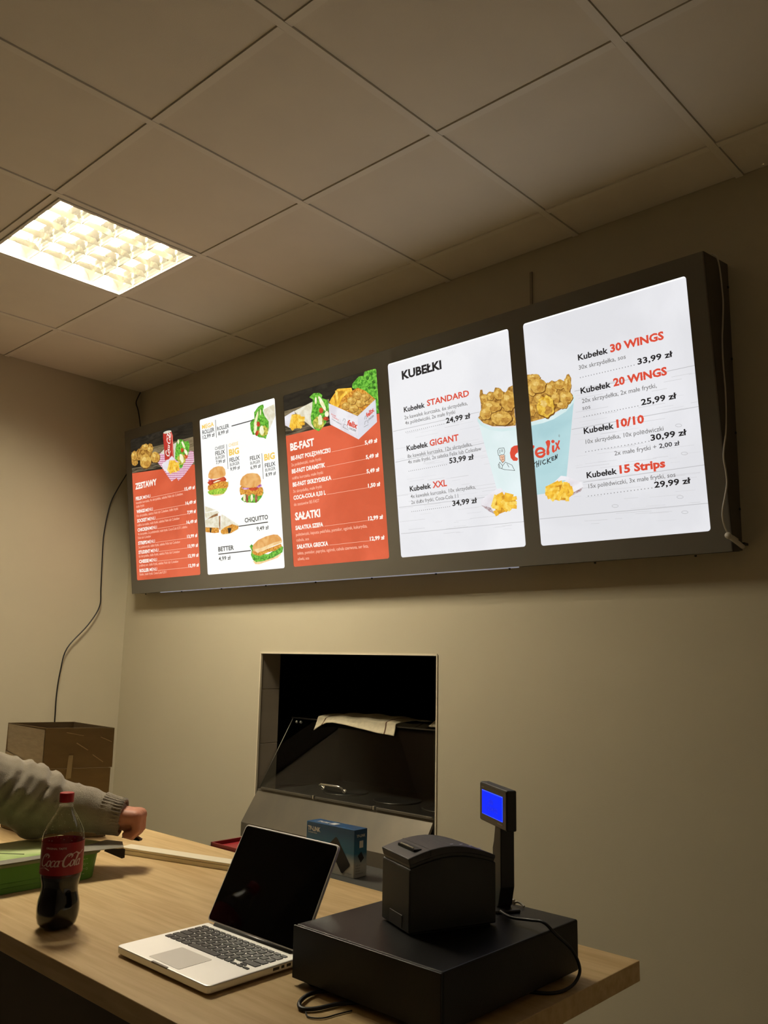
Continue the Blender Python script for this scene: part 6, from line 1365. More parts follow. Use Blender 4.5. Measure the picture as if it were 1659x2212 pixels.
# towels
towel_m = mat('cream towelling', (220, 208, 176), 0.95, var=0.12, scale=60, bump=0.4, bscale=500); stripe_m = mat('brown woven stripe', (100, 72, 50), 0.95, var=0.1, scale=60)
def lerp_tab(tab, s):
    for (a, x), (b, y) in zip(tab, tab[1:]):
        if a <= s <= b: return x + (y - x) * (s - a) / (b - a)
    return tab[-1][1]
TAB = [(0, 0.058), (0.08, 0.036), (0.16, 0.019), (0.25, 0.015), (0.5, 0.026), (0.8, 0.042), (1.0, 0.049)]
nx, ny = 64, 26; vs = []; g = G(); x0, x1 = 1.44, 1.945
for j in range(ny + 1):
    t = j / ny
    for i in range(nx + 1):
        s = i / nx; hz = lerp_tab(TAB, s); crown = 0.022 * (0.35 + 0.65 * math.sin(math.pi * (0.1 + 0.8 * s)))
        if t < 0.3:
            k = t / 0.3; y = 0.176 + 0.016 * math.sin(k * math.pi / 2); z = 1.2345 - hz * (1 - k) ** 1.1
        else:
            k = (t - 0.3) / 0.7; y = 0.192 + 0.25 * k; z = 1.2345 + crown * math.sin(math.pi * min(1.0, k * 1.02)) ** 0.8
        x = x0 + (x1 - x0) * s + (0.010 * (1 - s) - 0.006 * s) * min(1, t / 0.3)
        vs.append((x, y + 0.003 * math.sin(s * 16), z + 0.0025 * math.sin(s * 21 + t * 5) * (1 if t > 0.15 else 0.3)))
g.v = vs
for j in range(ny):
    for i in range(nx):
        g.f.append((j * (nx + 1) + i, j * (nx + 1) + i + 1, (j + 1) * (nx + 1) + i + 1, (j + 1) * (nx + 1) + i)); g.m.append(1 if i in (6, 56) else 0); g.sm.append(True)
o = g.obj('tea_towel', [towel_m, stripe_m], fix=False); md = o.modifiers.new('thick', 'SOLIDIFY'); md.thickness = 0.003; md.offset = 1
tag(o, 'cream tea towel with brown stripes draped over the glass top of the food warmer', 'towel')
vs = []; fs = []; rnd = random.Random(4); nx, ny = 12, 10
for j in range(ny + 1):
    for i in range(nx + 1):
        s, t = i / nx, j / ny; vs.append((2.10 + 0.16 * s + 0.03 * t, 0.22 + 0.14 * t - 0.03 * s, 1.236 + 0.028 * math.sin(math.pi * t) * (1 - 0.3 * s) + 0.004 * rnd.random()))
fs = [(j * (nx + 1) + i, j * (nx + 1) + i + 1, (j + 1) * (nx + 1) + i + 1, (j + 1) * (nx + 1) + i) for j in range(ny) for i in range(nx)]
o = G().add(vs, fs, 0, True).obj('folded_cloth', mat('cream cloth', (206, 194, 164), 0.95, var=0.1, scale=30), fix=False)
o.modifiers.new('thick', 'SOLIDIFY').thickness = 0.006
tag(o, 'small crumpled cream cloth at the right end of the food warmer top', 'cloth')

# ================================================================ RED TRAY
tr = thing('red_tray', 'red plastic tray on the grey bench behind the laptop', 'tray', (2.192, -0.939, 0.9255))
g = G(); g.box(0, 0.34, 0, 0.17, 0, 0.003); g.obj('tray_base', red_m, tr)
g = G()
for a in ((0, 0.34, 0, 0.005), (0, 0.34, 0.165, 0.17), (0, 0.006, 0, 0.17), (0.334, 0.34, 0, 0.17)): g.box(*a, 0, 0.014)
g.obj('tray_rim', mat('dark red rim', (124, 16, 26), 0.4, var=0.05, scale=8), tr, bevel=0.001)

# ================================================================ BLUE NETWORK BOX
def boxprint():
    M = D.materials.new('blue fading carton print'); M.use_nodes = True; nt = M.node_tree; b = nt.nodes['Principled BSDF']; b.inputs['Roughness'].default_value = 0.35
    tc = nt.nodes.new('ShaderNodeTexCoord'); sp = nt.nodes.new('ShaderNodeSeparateXYZ'); nt.links.new(tc.outputs['Object'], sp.inputs[0])
    mr = nt.nodes.new('ShaderNodeMapRange'); mr.inputs[1].default_value = 0.0; mr.inputs[2].default_value = 0.124; nt.links.new(sp.outputs['Z'], mr.inputs[0])
    r = nt.nodes.new('ShaderNodeValToRGB'); e = r.color_ramp.elements
    e[0].position = 0.24; e[0].color = (*lin((186, 188, 182)), 1); e[1].position = 0.9; e[1].color = (*lin((6, 68, 114)), 1)
    x = e.new(0.5); x.color = (*lin((22, 104, 142)), 1)
    nt.links.new(mr.outputs[0], r.inputs[0]); nt.links.new(r.outputs[0], b.inputs['Base Color']); return M
tb = thing('carton_box', 'small blue and white TP-LINK carton standing on the grey bench', 'box', (2.578, -0.893, 0.925))
BW, BD, BH = 0.192, 0.05, 0.124
G().box(0, BW, 0, BD, 0, BH).obj('carton', boxprint(), tb, bevel=0.0012)
wp = mat('carton white ink', (206, 208, 206), 0.5, var=0.04, scale=40); dk = mat('carton dark ink', (6, 7, 9), 0.6, var=0.1, scale=40); gp = mat('carton grey ink', (120, 122, 120), 0.5, var=0.04, scale=40)
g = G(); put_text(g, 'TP-LINK', lambda x, y: (0.006 + x, -0.0006, 0.101 + y), 0.052, 0.0115, 3); put_text(g, 'The Reliable Choice', lambda x, y: (0.008 + x, -0.0006, 0.0945 + y), 0.036, 0.0036, 0)
put_text(g, 'TP-LINK', lambda x, y: (BW + 0.0006, 0.008 + x, 0.104 + y), 0.034, 0.007, 2); put_text(g, 'TP-LINK', lambda x, y: (0.028 + x, 0.012 + y * 1.6, BH + 0.0006), 0.045, 0.010, 3)
g.box(BW, BW + 0.0006, 0.020, 0.034, 0.076, 0.094); g.box(0.080, 0.102, 0.010, 0.034, BH, BH + 0.0006)
tag(g.obj('carton_lettering', wp, tb, fix=False), kind='stuff')
g = G(); put_text(g, 'Wireless N Router', lambda x, y: (0.145 + x, -0.0006, 0.008 + y), 0.040, 0.0045, 0)
for k in range(4): put_text(g, ['USB port', 'Powered', 'Wireless', 'For home use'][k], lambda x, y: (BW + 0.0006, 0.006 + x, 0.030 - k * 0.007 + y), None, 0.0038, 0)
g.obj('small_print', gp, tb, fix=False)
g = G(); c0 = (0.135, 0.052); a_ = math.radians(-50); L_, w_ = 0.088, 0.042
def rp(x, y): return (c0[0] + x * math.cos(a_) - y * math.sin(a_), -0.0007, c0[1] + x * math.sin(a_) + y * math.cos(a_))
g.add([rp(x, y) for x, y in rrect(-L_ / 2, L_ / 2, -w_ / 2, w_ / 2, 0.006)], [tuple(range(24))])
g.add([(BW + 0.0007, 0.026 + x, 0.052 + y) for x, y in ((-0.012, 0.004), (0.0, -0.014), (0.012, -0.004), (0.001, 0.014))], [(0, 1, 2, 3)])
g.obj('device_picture', dk, tb, fix=False)

# ================================================================ LAPTOP
lp = thing('laptop', 'open silver laptop with black keys and dark screen on the oak counter', 'laptop', (2.886, -1.665, CT))
LWd, LDp = 0.298, 0.218
g = G(); g.prism(rrect(0, LWd, 0, LDp, 0.010), 2, 0.004, 0.018); g.obj('base', alu_m, lp, bevel=0.0025)
for x, y in ((0.02, 0.02), (LWd - 0.02, 0.02), (0.02, LDp - 0.02), (LWd - 0.02, LDp - 0.02)):
    G().lathe([(0, 0.006), (0.005, 0.007)], 12, x, y, 0.0).obj('foot', black_m, lp)
G().box(LWd / 2 - 0.025, LWd / 2 + 0.025, -0.0004, 0.004, 0.0155, 0.0184).obj('finger_notch', mat('notch grey', (150, 148, 142), 0.5, var=0.03, scale=30), lp)
g = G(); g.prism(rrect(0.098, 0.196, 0.010, 0.084, 0.003), 2, 0.0178, 0.0185); g.obj('trackpad', aluk_m, lp)
for k, (a, b) in enumerate(((0.145, 0.160), (0.165, 0.172), (0.178, 0.188))):
    G().box(LWd - 0.0006, LWd + 0.0003, a, b, 0.009, 0.014).obj('port', black_m, lp)
rows = [[1.0] * 14, [1.0] * 13 + [1.5], [1.5] + [1.0] * 12 + [1.0], [1.75] + [1.0] * 11 + [1.75], [2.25] + [1.0] * 10 + [2.25]]
KX0, KX1, KY0, KY1 = 0.014, 0.283, 0.097, 0.197
kcache = {}
def key(x0, x1, y0, y1):
    w, d = round(x1 - x0 - 0.0030, 4), round(y1 - y0 - 0.0028, 4)
    if (w, d) not in kcache:
        o = G().prism(rrect(-w / 2, w / 2, -d / 2, d / 2, 0.0015, 1), 2, 0.0, 0.0014).obj('key', key_m, lp); kcache[(w, d)] = o
    else:
        o = kcache[(w, d)].copy(); COL.objects.link(o)
    o.location = ((x0 + x1) / 2, (y0 + y1) / 2, 0.0179)
hh = [0.011] + [0.0178] * 5; y = KY1
for ri, row in enumerate(rows):
    tot = sum(row); x = KX0; h_ = hh[ri]
    for w in row:
        x1 = x + (KX1 - KX0) * w / tot; key(x, x1, y - h_, y); x = x1
    y -= h_
row = [1.0, 1.0, 1.0, 1.25, 5.0, 1.25, 1.0]; x = KX0; U_ = (KX1 - KX0) / 14.5
for w in row: key(x, x + U_ * w, y - 0.0178, y); x += U_ * w
for i in (0, 2): key(x + i * U_, x + (i + 1) * U_, y - 0.0178, y - 0.0089)
key(x + U_, x + 2 * U_, y - 0.0089, y); key(x + U_, x + 2 * U_, y - 0.0178, y - 0.0089)
G().tube([(0.028, LDp - 0.004, 0.0185), (LWd - 0.028, LDp - 0.004, 0.0185)], 0.0055, 10, spline=False).obj('hinge', mat('dark hinge', (70, 70, 68), 0.4, var=0.05, scale=30), lp)
lid = G().prism(rrect(0, LWd, 0, 0.206, 0.009), 2, -0.003, 0.003).obj('lid', alu_m, lp, bevel=0.001)
lid.location = (0, LDp - 0.003, 0.022); lid.rotation_euler = (math.radians(180 - 117.5), 0, 0)
lid.rotation_euler = (math.radians(62.5), 0, 0)
G().prism(rrect(0.003, LWd - 0.003, 0.003, 0.203, 0.007), 2, 0.0029, 0.0034).obj('screen', screen_m, lid)

# ================================================================ CASH DRAWER
cd = thing('cash_drawer', 'wide black steel cash drawer under the receipt printer', 'cash drawer', (3.236, -1.52, CT))
G().box(0, 0.342, 0.0045, 0.41, 0.010, 0.100).obj('case', drawer_m, cd, bevel=0.004, seg=3)
G().box(0.0, 0.342, 0.0, 0.004, 0.011, 0.0995).obj('drawer_front', drawer_m, cd, bevel=0.001)
for x in (0.03, 0.312):
    for y in (0.03, 0.38): G().lathe([(0, 0.012), (0.011, 0.013)], 14, x, y, 0).obj('foot', black_m, cd)
# ================================================================ RECEIPT PRINTER
pr = thing('receipt_printer', 'black receipt printer with curved slate lid standing on the cash drawer', 'printer', (3.322, -1.380, 1.030), math.radians(-21.5))
PW, PD = 0.112, 0.180
arc = [(PD * t, 0.108 + 0.018 * math.sin(math.pi * min(1, t * 0.95 + 0.03))) for t in [i / 12 for i in range(13)]]
g = G(); g.prism([(0, 0.003)] + [(PD, 0.003)] + arc[::-1], 0, 0, PW); g.obj('housing', printer_m, pr, bevel=0.003, seg=2)
arc2 = [(0.001 + (PD - 0.002) * t, 0.113 + 0.018 * math.sin(math.pi * min(1, t * 0.95 + 0.03))) for t in [i / 12 for i in range(13)]]
top2 = [(-0.003 + (PD + 0.003) * t, 0.126 + 0.021 * math.sin(math.pi * min(1, t * 0.95 + 0.03)) - 0.006 * t) for t in [i / 12 for i in range(13)]]
g = G(); g.prism([(y, z) for y, z in arc2] + [(y, z) for y, z in top2[::-1]], 0, 0.001, PW - 0.001); g.obj('lid', lidp_m, pr, bevel=0.002, seg=2)
g = G(); g.prism([(a[0] + 0.0, a[1] - 0.001) for a in [(0.004, 0.108), (PD - 0.004, 0.108)]] + [(y, z + 0.001) for y, z in arc2[::-1]], 0, 0.004, PW - 0.004); g.obj('seam', black_m, pr)
zt = 0.126 + 0.021 * math.sin(math.pi * 0.19)
g = G(); g.prism(rrect(0.026, 0.094, 0.018, 0.034, 0.003), 2, 0.128, 0.1392); g.obj('paper_slot', mat('slot black', (8, 8, 8), 0.6, var=0.1, scale=40), pr)
G().box(0.036, 0.086, 0.0195, 0.0215, 0.128, 0.1408).obj('paper_strip', paper_m, pr)
G().box(0.0, PW, 0.042, 0.0428, 0.1300, 0.1404).obj('lid_joint', black_m, pr)
icon_m = mat('icon blue grey', (140, 146, 176), 0.4, var=0.05, scale=40)
g = G()
for k in range(4):
    y = 0.088 + k * 0.020; t = y / PD; z = 0.1268 + 0.021 * math.sin(math.pi * min(1, t * 0.95 + 0.03)) - 0.006 * t
    g.add([(PW - 0.014, y, z), (PW - 0.008, y, z), (PW - 0.010, y + 0.006, z + 0.0002), (PW - 0.014, y + 0.008, z)], [(0, 1, 2, 3)])
g.obj('icons', icon_m, pr, fix=False)
G().box(0.035, 0.085, -0.001, 0.002, 0.006, 0.028).obj('front_hatch', mat('hatch plate', (46, 44, 42), 0.45, var=0.05, scale=30), pr, bevel=0.0008)
G().box(0.008, PW - 0.008, 0.008, PD - 0.008, 0.0, 0.004).obj('base_plate', black_m, pr)
# ================================================================ CUSTOMER DISPLAY
ds = thing('customer_display', 'black pole display with bright blue screen behind the receipt printer', 'display', (3.364, -1.130, 1.030), math.radians(-32))
DW, DH, DT = 0.139, 0.076, 0.021; z0 = 0.154
G().box(0, DW, 0, DT, z0, z0 + DH).obj('head', printer_m, ds, bevel=0.003, seg=3)
G().box(0.004, DW - 0.002, -0.0012, 0.001, z0 + 0.003, z0 + DH - 0.003).obj('bezel', mat('brown black bezel', (44, 38, 32), 0.3, var=0.05, scale=30), ds)
blue = D.materials.new('blue backlit lcd'); blue.use_nodes = True; b_ = blue.node_tree.nodes['Principled BSDF']
b_.inputs['Base Color'].default_value = (0.0, 0.0, 0.01, 1); b_.inputs['Specular IOR Level'].default_value = 0.1; b_.inputs['Emission Color'].default_value = (*lin((0, 40, 255)), 1); b_.inputs['Emission Strength'].default_value = 1.0
rim = mat('blue rim glow', (46, 84, 255), 0.4, emit=1.0)
G().box(0.016, 0.122, -0.0020, -0.0012, z0 + 0.015, z0 + 0.062).obj('screen_rim', rim, ds)
sc_ = G().box(0.0175, 0.1205, -0.0026, -0.0020, z0 + 0.0165, z0 + 0.0605).obj('screen', blue, ds)
g = G(); put_text(g, '20', lambda x, y: (0.055 + x, -0.0030, z0 + 0.040 + y), 0.022, 0.009, 0); put_text(g, '13:04:02', lambda x, y: (0.045 + x, -0.0030, z0 + 0.027 + y), 0.055, 0.009, 0)
g.obj('screen_digits', mat('lcd digits', (10, 24, 190), 0.4, emit=0.9), sc_, fix=False)
g = G(); g.box(0.012, 0.026, -0.0016, -0.0010, z0 + 0.066, z0 + 0.0685); g.box(0.096, 0.122, -0.0016, -0.0010, z0 + 0.008, z0 + 0.010); g.obj('badge', mat('badge grey', (120, 110, 96), 0.5, var=0.05, scale=40), ds)
pole = G().prism([(0.078, z0 + 0.004), (0.070, 0.125), (0.064, 0.112), (0.066, 0.040), (0.072, 0.010), (0.084, 0.002), (0.094, 0.012), (0.106, 0.046), (0.106, z0 + 0.004)], 1, 0.001, 0.030).obj('pole', mat('dark pole', (30, 29, 27), 0.5, var=0.05, scale=30), ds, bevel=0.002)
G().box(0.060, 0.112, -0.012, 0.040, 0.0, 0.006).obj('pole_foot', black_m, ds, bevel=0.002)
# white plug and its lead behind the printer
pg = thing('power_plug', 'small white plug with a white lead on the cash drawer beside the display pole', 'plug', (3.44, -1.125, 1.030))
G().box(-0.020, 0.004, -0.006, 0.006, 0.0, 0.012).obj('plug_body', whitec_m, pg, bevel=0.002)
G().tube([(0.004, 0, 0.006), (0.010, 0.003, 0.008), (0.018, 0.004, 0.006), (0.026, 0.002, 0.0025)], 0.0022, 8).obj('lead', whitec_m, pg)
# ================================================================ CABLES
def cable(name, pts, r, m_, label, flat=1.0):
    o = G().tube(pts, r, 8, flat=flat).obj(name, m_); return tag(o, label, 'cable')
cable('printer_cable', [(3.468, -1.205, 1.040), (3.500, -1.218, 1.038), (3.543, -1.218, 1.042), (3.575, -1.225, 1.046), (3.594, -1.215, 1.028), (3.603, -1.175, 0.995), (3.606, -1.155, 0.960), (3.605, -1.172, 0.940), (3.600, -1.205, 0.9335), (3.588, -1.232, 0.9335), (3.566, -1.248, 0.9335), (3.535, -1.262, 0.9335)], 0.0032, blackc_m, 'black cable from the printer over the right edge of the cash drawer', 0.9)
cable('drawer_cable', [(3.352, -1.45, 0.9345), (3.322, -1.488, 0.9345), (3.305, -1.530, 0.936), (3.318, -1.572, 0.937), (3.338, -1.588, 0.9345), (3.356, -1.570, 0.9345), (3.366, -1.535, 0.9345), (3.385, -1.500, 0.9345)], 0.0038, blackc_m, 'black cable looped out from under the front of the cash drawer', 0.9)
cable('thin_cable', [(3.345, -1.585, 0.932), (3.366, -1.598, 0.932), (3.386, -1.585, 0.932), (3.392, -1.555, 0.932), (3.398, -1.530, 0.932)], 0.0012, blackc_m, 'thin dark lead curling on the counter beside the drawer cable loop')
ch = [(0.012, -0.012, 3.066), (0.012, -0.035, 3.00), (0.03, -0.030, 2.95), (0.05, -0.025, 2.88), (0.06, -0.02, 2.80), (0.06, -0.03, 2.68), (0.045, -0.055, 2.60), (0.03, -0.083, 2.532), (0.03, -0.122, 2.457), (0.03, -0.164, 2.355), (0.03, -0.188, 2.191), (0.03, -0.188, 2.059), (0.03, -0.182, 1.876), (0.03, -0.182, 1.772), (0.03, -0.242, 1.667), (0.03, -0.353, 1.537), (0.03, -0.381, 1.414), (0.03, -0.391, 1.293), (0.03, -0.389, 1.153), (0.03, -0.389, 0.9), (0.03, -0.36, 0.5), (0.03, -0.36, 0.2)]
cable('wall_cable', ch, 0.0034, blackc_m, 'thin black cable hanging in curves down the left wall from the ceiling corner')
pc = thing('power_lead', 'white power lead with socket hanging on the right side of the menu light box', 'cable', (3.522, 0, 0))
LEAD = [(-0.156, 2.756), (-0.117, 2.76), (-0.101, 2.742), (-0.093, 2.714), (-0.087, 2.673), (-0.083, 2.621), (-0.095, 2.548), (-0.106, 2.492), (-0.108, 2.41), (-0.101, 2.323), (-0.111, 2.212), (-0.133, 2.15), (-0.141, 2.114), (-0.129, 2.074), (-0.126, 2.039), (-0.145, 1.998), (-0.168, 1.956), (-0.171, 1.929), (-0.154, 1.901), (-0.128, 1.885)]
G().tube([(0.003, y, z) for y, z in LEAD], 0.0026, 8).obj('lead', whitec_m, pc)
G().tube([(0.010, -0.152, 1.8795), (0.010, -0.140, 1.8775), (0.010, -0.095, 1.869), (0.010, -0.045, 1.859)], 0.0075, 10, flat=0.9, spline=False).obj('socket', whitec_m, pc)
G().tube([(0.010, -0.158, 1.8805), (0.010, -0.149, 1.879)], 0.0095, 12, spline=False).obj('socket_collar', whitec_m, pc)
G().tube([(0.004, -0.130, 1.884), (0.008, -0.115, 1.882), (0.010, -0.085, 1.876)], 0.0035, 8).obj('cord_grip', whitec_m, pc)
G().box(0.000, 0.014, -0.040, -0.010, 1.866, 1.873).obj('wire_tail', blackc_m, pc)

# ================================================================ CARDBOARD CARTON
cb = thing('cardboard_carton', 'tall open brown cardboard carton standing on the counter behind the sweater arm', 'box', (1.5, -1.3, CT))
# footprint of the carton (its open top is racked a little out of square)
Fp = [(-0.003, 0.006), (0.277, 0.004), (0.374, 0.189), (0.069, 0.207)]       # near-left, near, right, back
def ring(sc, z, dx=0.0, dy=0.0):
    cx = sum(p[0] for p in Fp) / 4; cy = sum(p[1] for p in Fp) / 4
    return [(cx + (x - cx) * sc + dx, cy + (y - cy) * sc + dy, z) for x, y in Fp]
def wallstrip(z0, z1, s0, s1, t, name, m_, skip=()):
    a, b = ring(s0, z0), ring(s1, z1); ai, bi = ring(s0 - t, z0), ring(s1 - t, z1)
    for k in range(4):
        j = (k + 1) % 4
        if k in skip: continue
        g = G(); g.hexa([a[k], a[j], ai[j], ai[k]], [b[k], b[j], bi[j], bi[k]]); g.obj(name, m_, cb)
wallstrip(0.002, 0.214, 0.972, 0.978, 0.018, 'side_panel', card_m)
wallstrip(0.216, 0.340, 1.004, 1.0, 0.016, 'top_flap', card_m)
g = G(); g.add(ring(0.97, 0.003), [(0, 1, 2, 3)]); g.obj('bottom_panel', cardin_m, cb)
# glossy tape over the left face and the upright white label on the right face
def on_face(k, u, z, off, sc=1.0):
    a, b = ring(sc, 0)[k], ring(sc, 0)[(k + 1) % 4]; p = Vector(a).lerp(Vector(b), u); n = (Vector(b) - Vector(a)).cross(Vector((0, 0, 1))).normalized()
    return (p.x + n.x * off, p.y + n.y * off, z)
def patch(name, k, pts, m_, off=0.0012, sc=1.004, nrm=1):
    g = G(); g.add([on_face(k, u, z, off, sc) for u, z in pts], [tuple(range(len(pts)))]); return g.obj(name, m_, cb, fix=False)
patch('packing_tape', 0, [(0.06, 0.235), (0.985, 0.222), (0.985, 0.334), (0.03, 0.338)], tape_m)
patch('packing_tape', 0, [(0.02, 0.205), (0.98, 0.170), (0.98, 0.212), (0.02, 0.250)], tape_m, 0.0028)
patch('paper_label', 1, [(0.335, 0.182), (0.41, 0.184), (0.42, 0.255), (0.355, 0.255)], mat('faded label', (170, 156, 122), 0.7, var=0.06, scale=30), 0.0016)
crease = mat('light crease', (190, 166, 122), 0.5, var=0.1, scale=40)
for q in ([(0.45, 0.292), (0.62, 0.27), (0.635, 0.2705), (0.46, 0.2945)], [(0.70, 0.255), (0.86, 0.232), (0.862, 0.234), (0.70, 0.2575)], [(0.80, 0.31), (0.97, 0.295), (0.97, 0.297), (0.80, 0.3125)], [(0.30, 0.325), (0.55, 0.315), (0.55, 0.3165), (0.30, 0.327)]):
    patch('crease_line', 1, q, crease, 0.0018)
# ================================================================ GREEN TUB
gt = thing('green_tub', 'green plastic tub with printed green and white sheet on top, behind the cola bottle', 'tub', (2.08, -1.75, CT))
def tubring(x0, x1, y0, y1, r, z): return [(x, y, z) for x, y in rrect(x0, x1, y0, y1, r, 6)]
lo, hi = tubring(0.012, 0.245, 0.008, 0.372, 0.05, 0.001), tubring(0.0, 0.232, 0.0, 0.385, 0.03, 0.062)
hi = tubring(0.0, 0.236, 0.0, 0.372, 0.035, 0.062)
lo = tubring(0.012, 0.243, 0.008, 0.364, 0.05, 0.001)
n = len(lo); g = G(); g.add(lo + hi, [(i, (i + 1) % n, n + (i + 1) % n, n + i) for i in range(n)] + [tuple(range(n))[::-1]], 0, False); g.obj('tub_body', green_m, gt)
g = G(); g.prism(rrect(-0.004, 0.240, -0.004, 0.378, 0.036, 6), 2, 0.060, 0.068); g.obj('rim', mat('grey green rim', (120, 132, 96), 0.5, var=0.1, scale=20), gt, bevel=0.0015)
sheet_m = mat('green and white print', (222, 226, 170), 0.6, rgb2=(122, 168, 60), scale=7, stretch=(1, 0.6, 1))
g = G(); g.prism([(0.004, 0.0), (0.216, 0.0), (0.216, 0.372), (0.180, 0.392), (0.150, 0.41), (0.004, 0.372)], 2, 0.0685, 0.0700); g.obj('printed_sheet', sheet_m, gt)
greyf = mat('grey film edge', (150, 146, 132), 0.4, var=0.2, scale=30, bump=0.4, bscale=90)
g = G(); g.prism([(0.206, -0.004), (0.244, -0.004), (0.248, 0.15), (0.244, 0.300), (0.266, 0.415), (0.20, 0.45), (0.15, 0.43), (0.192, 0.33), (0.214, 0.27), (0.205, 0.15)], 2, 0.0702, 0.0715); g.obj('film_edge', greyf, gt)
g = G(); g.prism([(0.19, 0.335), (0.262, 0.350), (0.266, 0.352), (0.205, 0.42)], 2, 0.0716, 0.0722)
dkf = mat('dark flap', (38, 28, 20), 0.7, var=0.15, scale=30)
g = G(); g.add([(0.2485, 0.372, 0.0695), (0.268, 0.412, 0.0695), (0.270, 0.417, 0.067), (0.272, 0.416, 0.046), (0.268, 0.410, 0.044), (0.2485, 0.368, 0.0655)], [(0, 1, 2, 3, 4, 5)])
o = g.obj('dark_flap', dkf, gt, fix=False); o.modifiers.new('t', 'SOLIDIFY').thickness = 0.002
fold = mat('dark fold line', (60, 70, 30), 0.7, var=0.1, scale=30)
for a, b in (((0.14, 0.02), (0.205, 0.10)), ((0.10, 0.13), (0.17, 0.19)), ((0.15, 0.345), (0.175, 0.352))):
    G().tube([(a[0], a[1], 0.0705), (b[0], b[1], 0.0705)], 0.0011, 5, spline=False).obj('fold_line', fold, gt)
ink = mat('pale green ink', (176, 206, 140), 0.5, var=0.05, scale=30)
def on_tub(u, v):      # u along the front side, v height
    k = v / 0.062; return (0.243 * (1 - k) + 0.236 * k + 0.0006, u, v)
g = G()
for r_, (u0, u1) in enumerate(((0.235, 0.330), (0.240, 0.328), (0.245, 0.325), (0.25, 0.318))):
    v = 0.050 - r_ * 0.0115; u = u0
    rnd = random.Random(r_ + 3)
    while u < u1:
        w = rnd.uniform(0.003, 0.007)
        if r_ in (1, 2) and rnd.random() < 0.45:
            c = (u + 0.0035, v); pts = []
            for k in range(11):
                a = 2 * math.pi * k / 10; pts.append((c[0] + 0.003 * math.cos(a), c[1] + 0.003 * math.sin(a)))
            for p, q in zip(pts, pts[1:]): g.add([on_tub(p[0], p[1]), on_tub(q[0], q[1]), on_tub(c[0] + (q[0] - c[0]) * 0.7, c[1] + (q[1] - c[1]) * 0.7), on_tub(c[0] + (p[0] - c[0]) * 0.7, c[1] + (p[1] - c[1]) * 0.7)], [(0, 1, 2, 3)])
            u += 0.009
        else:
            g.add([on_tub(u, v), on_tub(u + w, v), on_tub(u + w, v + 0.0014), on_tub(u, v + 0.0014)], [(0, 1, 2, 3)]); u += w + 0.002
g.obj('moulded_marks', ink, gt, fix=False)
for v in (0.014, 0.024): G().tube([on_tub(0.06, v), on_tub(0.32, v)], 0.0006, 4, spline=False).obj('rib', green_m, gt)
# ================================================================ PALE CABLE TRUNKING lying on the counter
a_ = math.atan2(0.106, 0.376)
ts = thing('cable_trunking', 'pale beige length of cable trunking lying on the counter behind the laptop', 'trunking', (2.115, -1.206, CT), a_)
trk = mat('pale trunking', (232, 222, 196), 0.5, var=0.06, scale=12)
G().box(0, 0.62, 0, 0.045, 0, 0.012).obj('base_channel', trk, ts, bevel=0.001)
G().box(0, 0.62, -0.0006, 0.0456, 0.013, 0.020).obj('snap_cover', trk, ts, bevel=0.0015)
# ================================================================ COLA BOTTLE
bt = thing('cola_bottle', 'half full plastic cola bottle with red cap and red label on the oak counter', 'bottle', (2.645, -1.665, CT))
def petal(z, r, a):
    if z < 0.034: k = 1 - z / 0.034; return r * (1 - 0.16 * k * (0.5 + 0.5 * math.cos(5 * a)))
    if z < 0.075: return r * (1 - 0.012 * (0.5 + 0.5 * math.cos(5 * a)))
    return r
outer = [(0.0, 0.026), (0.003, 0.034), (0.012, 0.0405), (0.024, 0.0435), (0.036, 0.0443), (0.048, 0.0440), (0.058, 0.0422), (0.068, 0.0395), (0.078, 0.0378), (0.088, 0.0380), (0.098, 0.0402), (0.108, 0.0422), (0.114, 0.0428),
         (0.176, 0.0432), (0.184, 0.0432), (0.196, 0.0412), (0.210, 0.0350), (0.224, 0.0270), (0.236, 0.0195), (0.246, 0.0145), (0.252, 0.0128), (0.262, 0.0126)]
G().lathe(outer, 60, fn=petal).obj('bottle_shell', pet_m, bt)
cola_m = mat('cola', (10, 4, 3), 0.08, var=0.05, scale=10, spec=0.3)
lq = [(z + 0.0015 if z < 0.01 else z, r - 0.0012) for z, r in outer if z < 0.108] + [(0.107, 0.0408)]
G().lathe(lq, 60, fn=petal).obj('cola', cola_m, bt)
lab_m = mat('red label', (156, 20, 30), 0.4, var=0.04, scale=20)
g = G(); g.lathe([(0.113, 0.0440), (0.178, 0.0442)], 60, cap=False); lb = g.obj('label', lab_m, bt, fix=False)
cap_m = mat('red cap', (184, 22, 26), 0.4, var=0.04, scale=20)
G().lathe([(0.0, 0.0150), (0.0035, 0.0150), (0.004, 0.0146), (0.005, 0.0150), (0.018, 0.0150), (0.0195, 0.0138)], 40, fn=lambda z, r, a: r * (1 + 0.015 * math.cos(40 * a))).obj('cap', cap_m, bt, loc=(0, 0, 0.2565))
G().lathe([(0.0, 0.0145), (0.002, 0.0160), (0.0035, 0.0145)], 32).obj('neck_ring', pet_m, bt, loc=(0, 0, 0.2475))
CA = math.atan2(-0.96, 1.825)     # direction the logo looks
def on_label(off):
    return lambda x, y: ((0.0442 + off) * math.cos(CA + x / 0.0442), (0.0442 + off) * math.sin(CA + x / 0.0442), y)
g = G(); f_ = on_label(0.0006); cola_script(lambda x, y: f_(x - 0.051, 0.131 + y), g, 0, 0.0128)
ink_w = mat('label white', (226, 200, 190), 0.5, var=0.03, scale=30)
g.obj('label_script', ink_w, lb, fix=False)
g = G(); put_text(g, 'ORIGINAL TASTE', lambda x, y: f_(x - 0.036, 0.1660 + y), 0.044, 0.0038, 2); g.obj('label_lettering', ink_w, lb, fix=False)
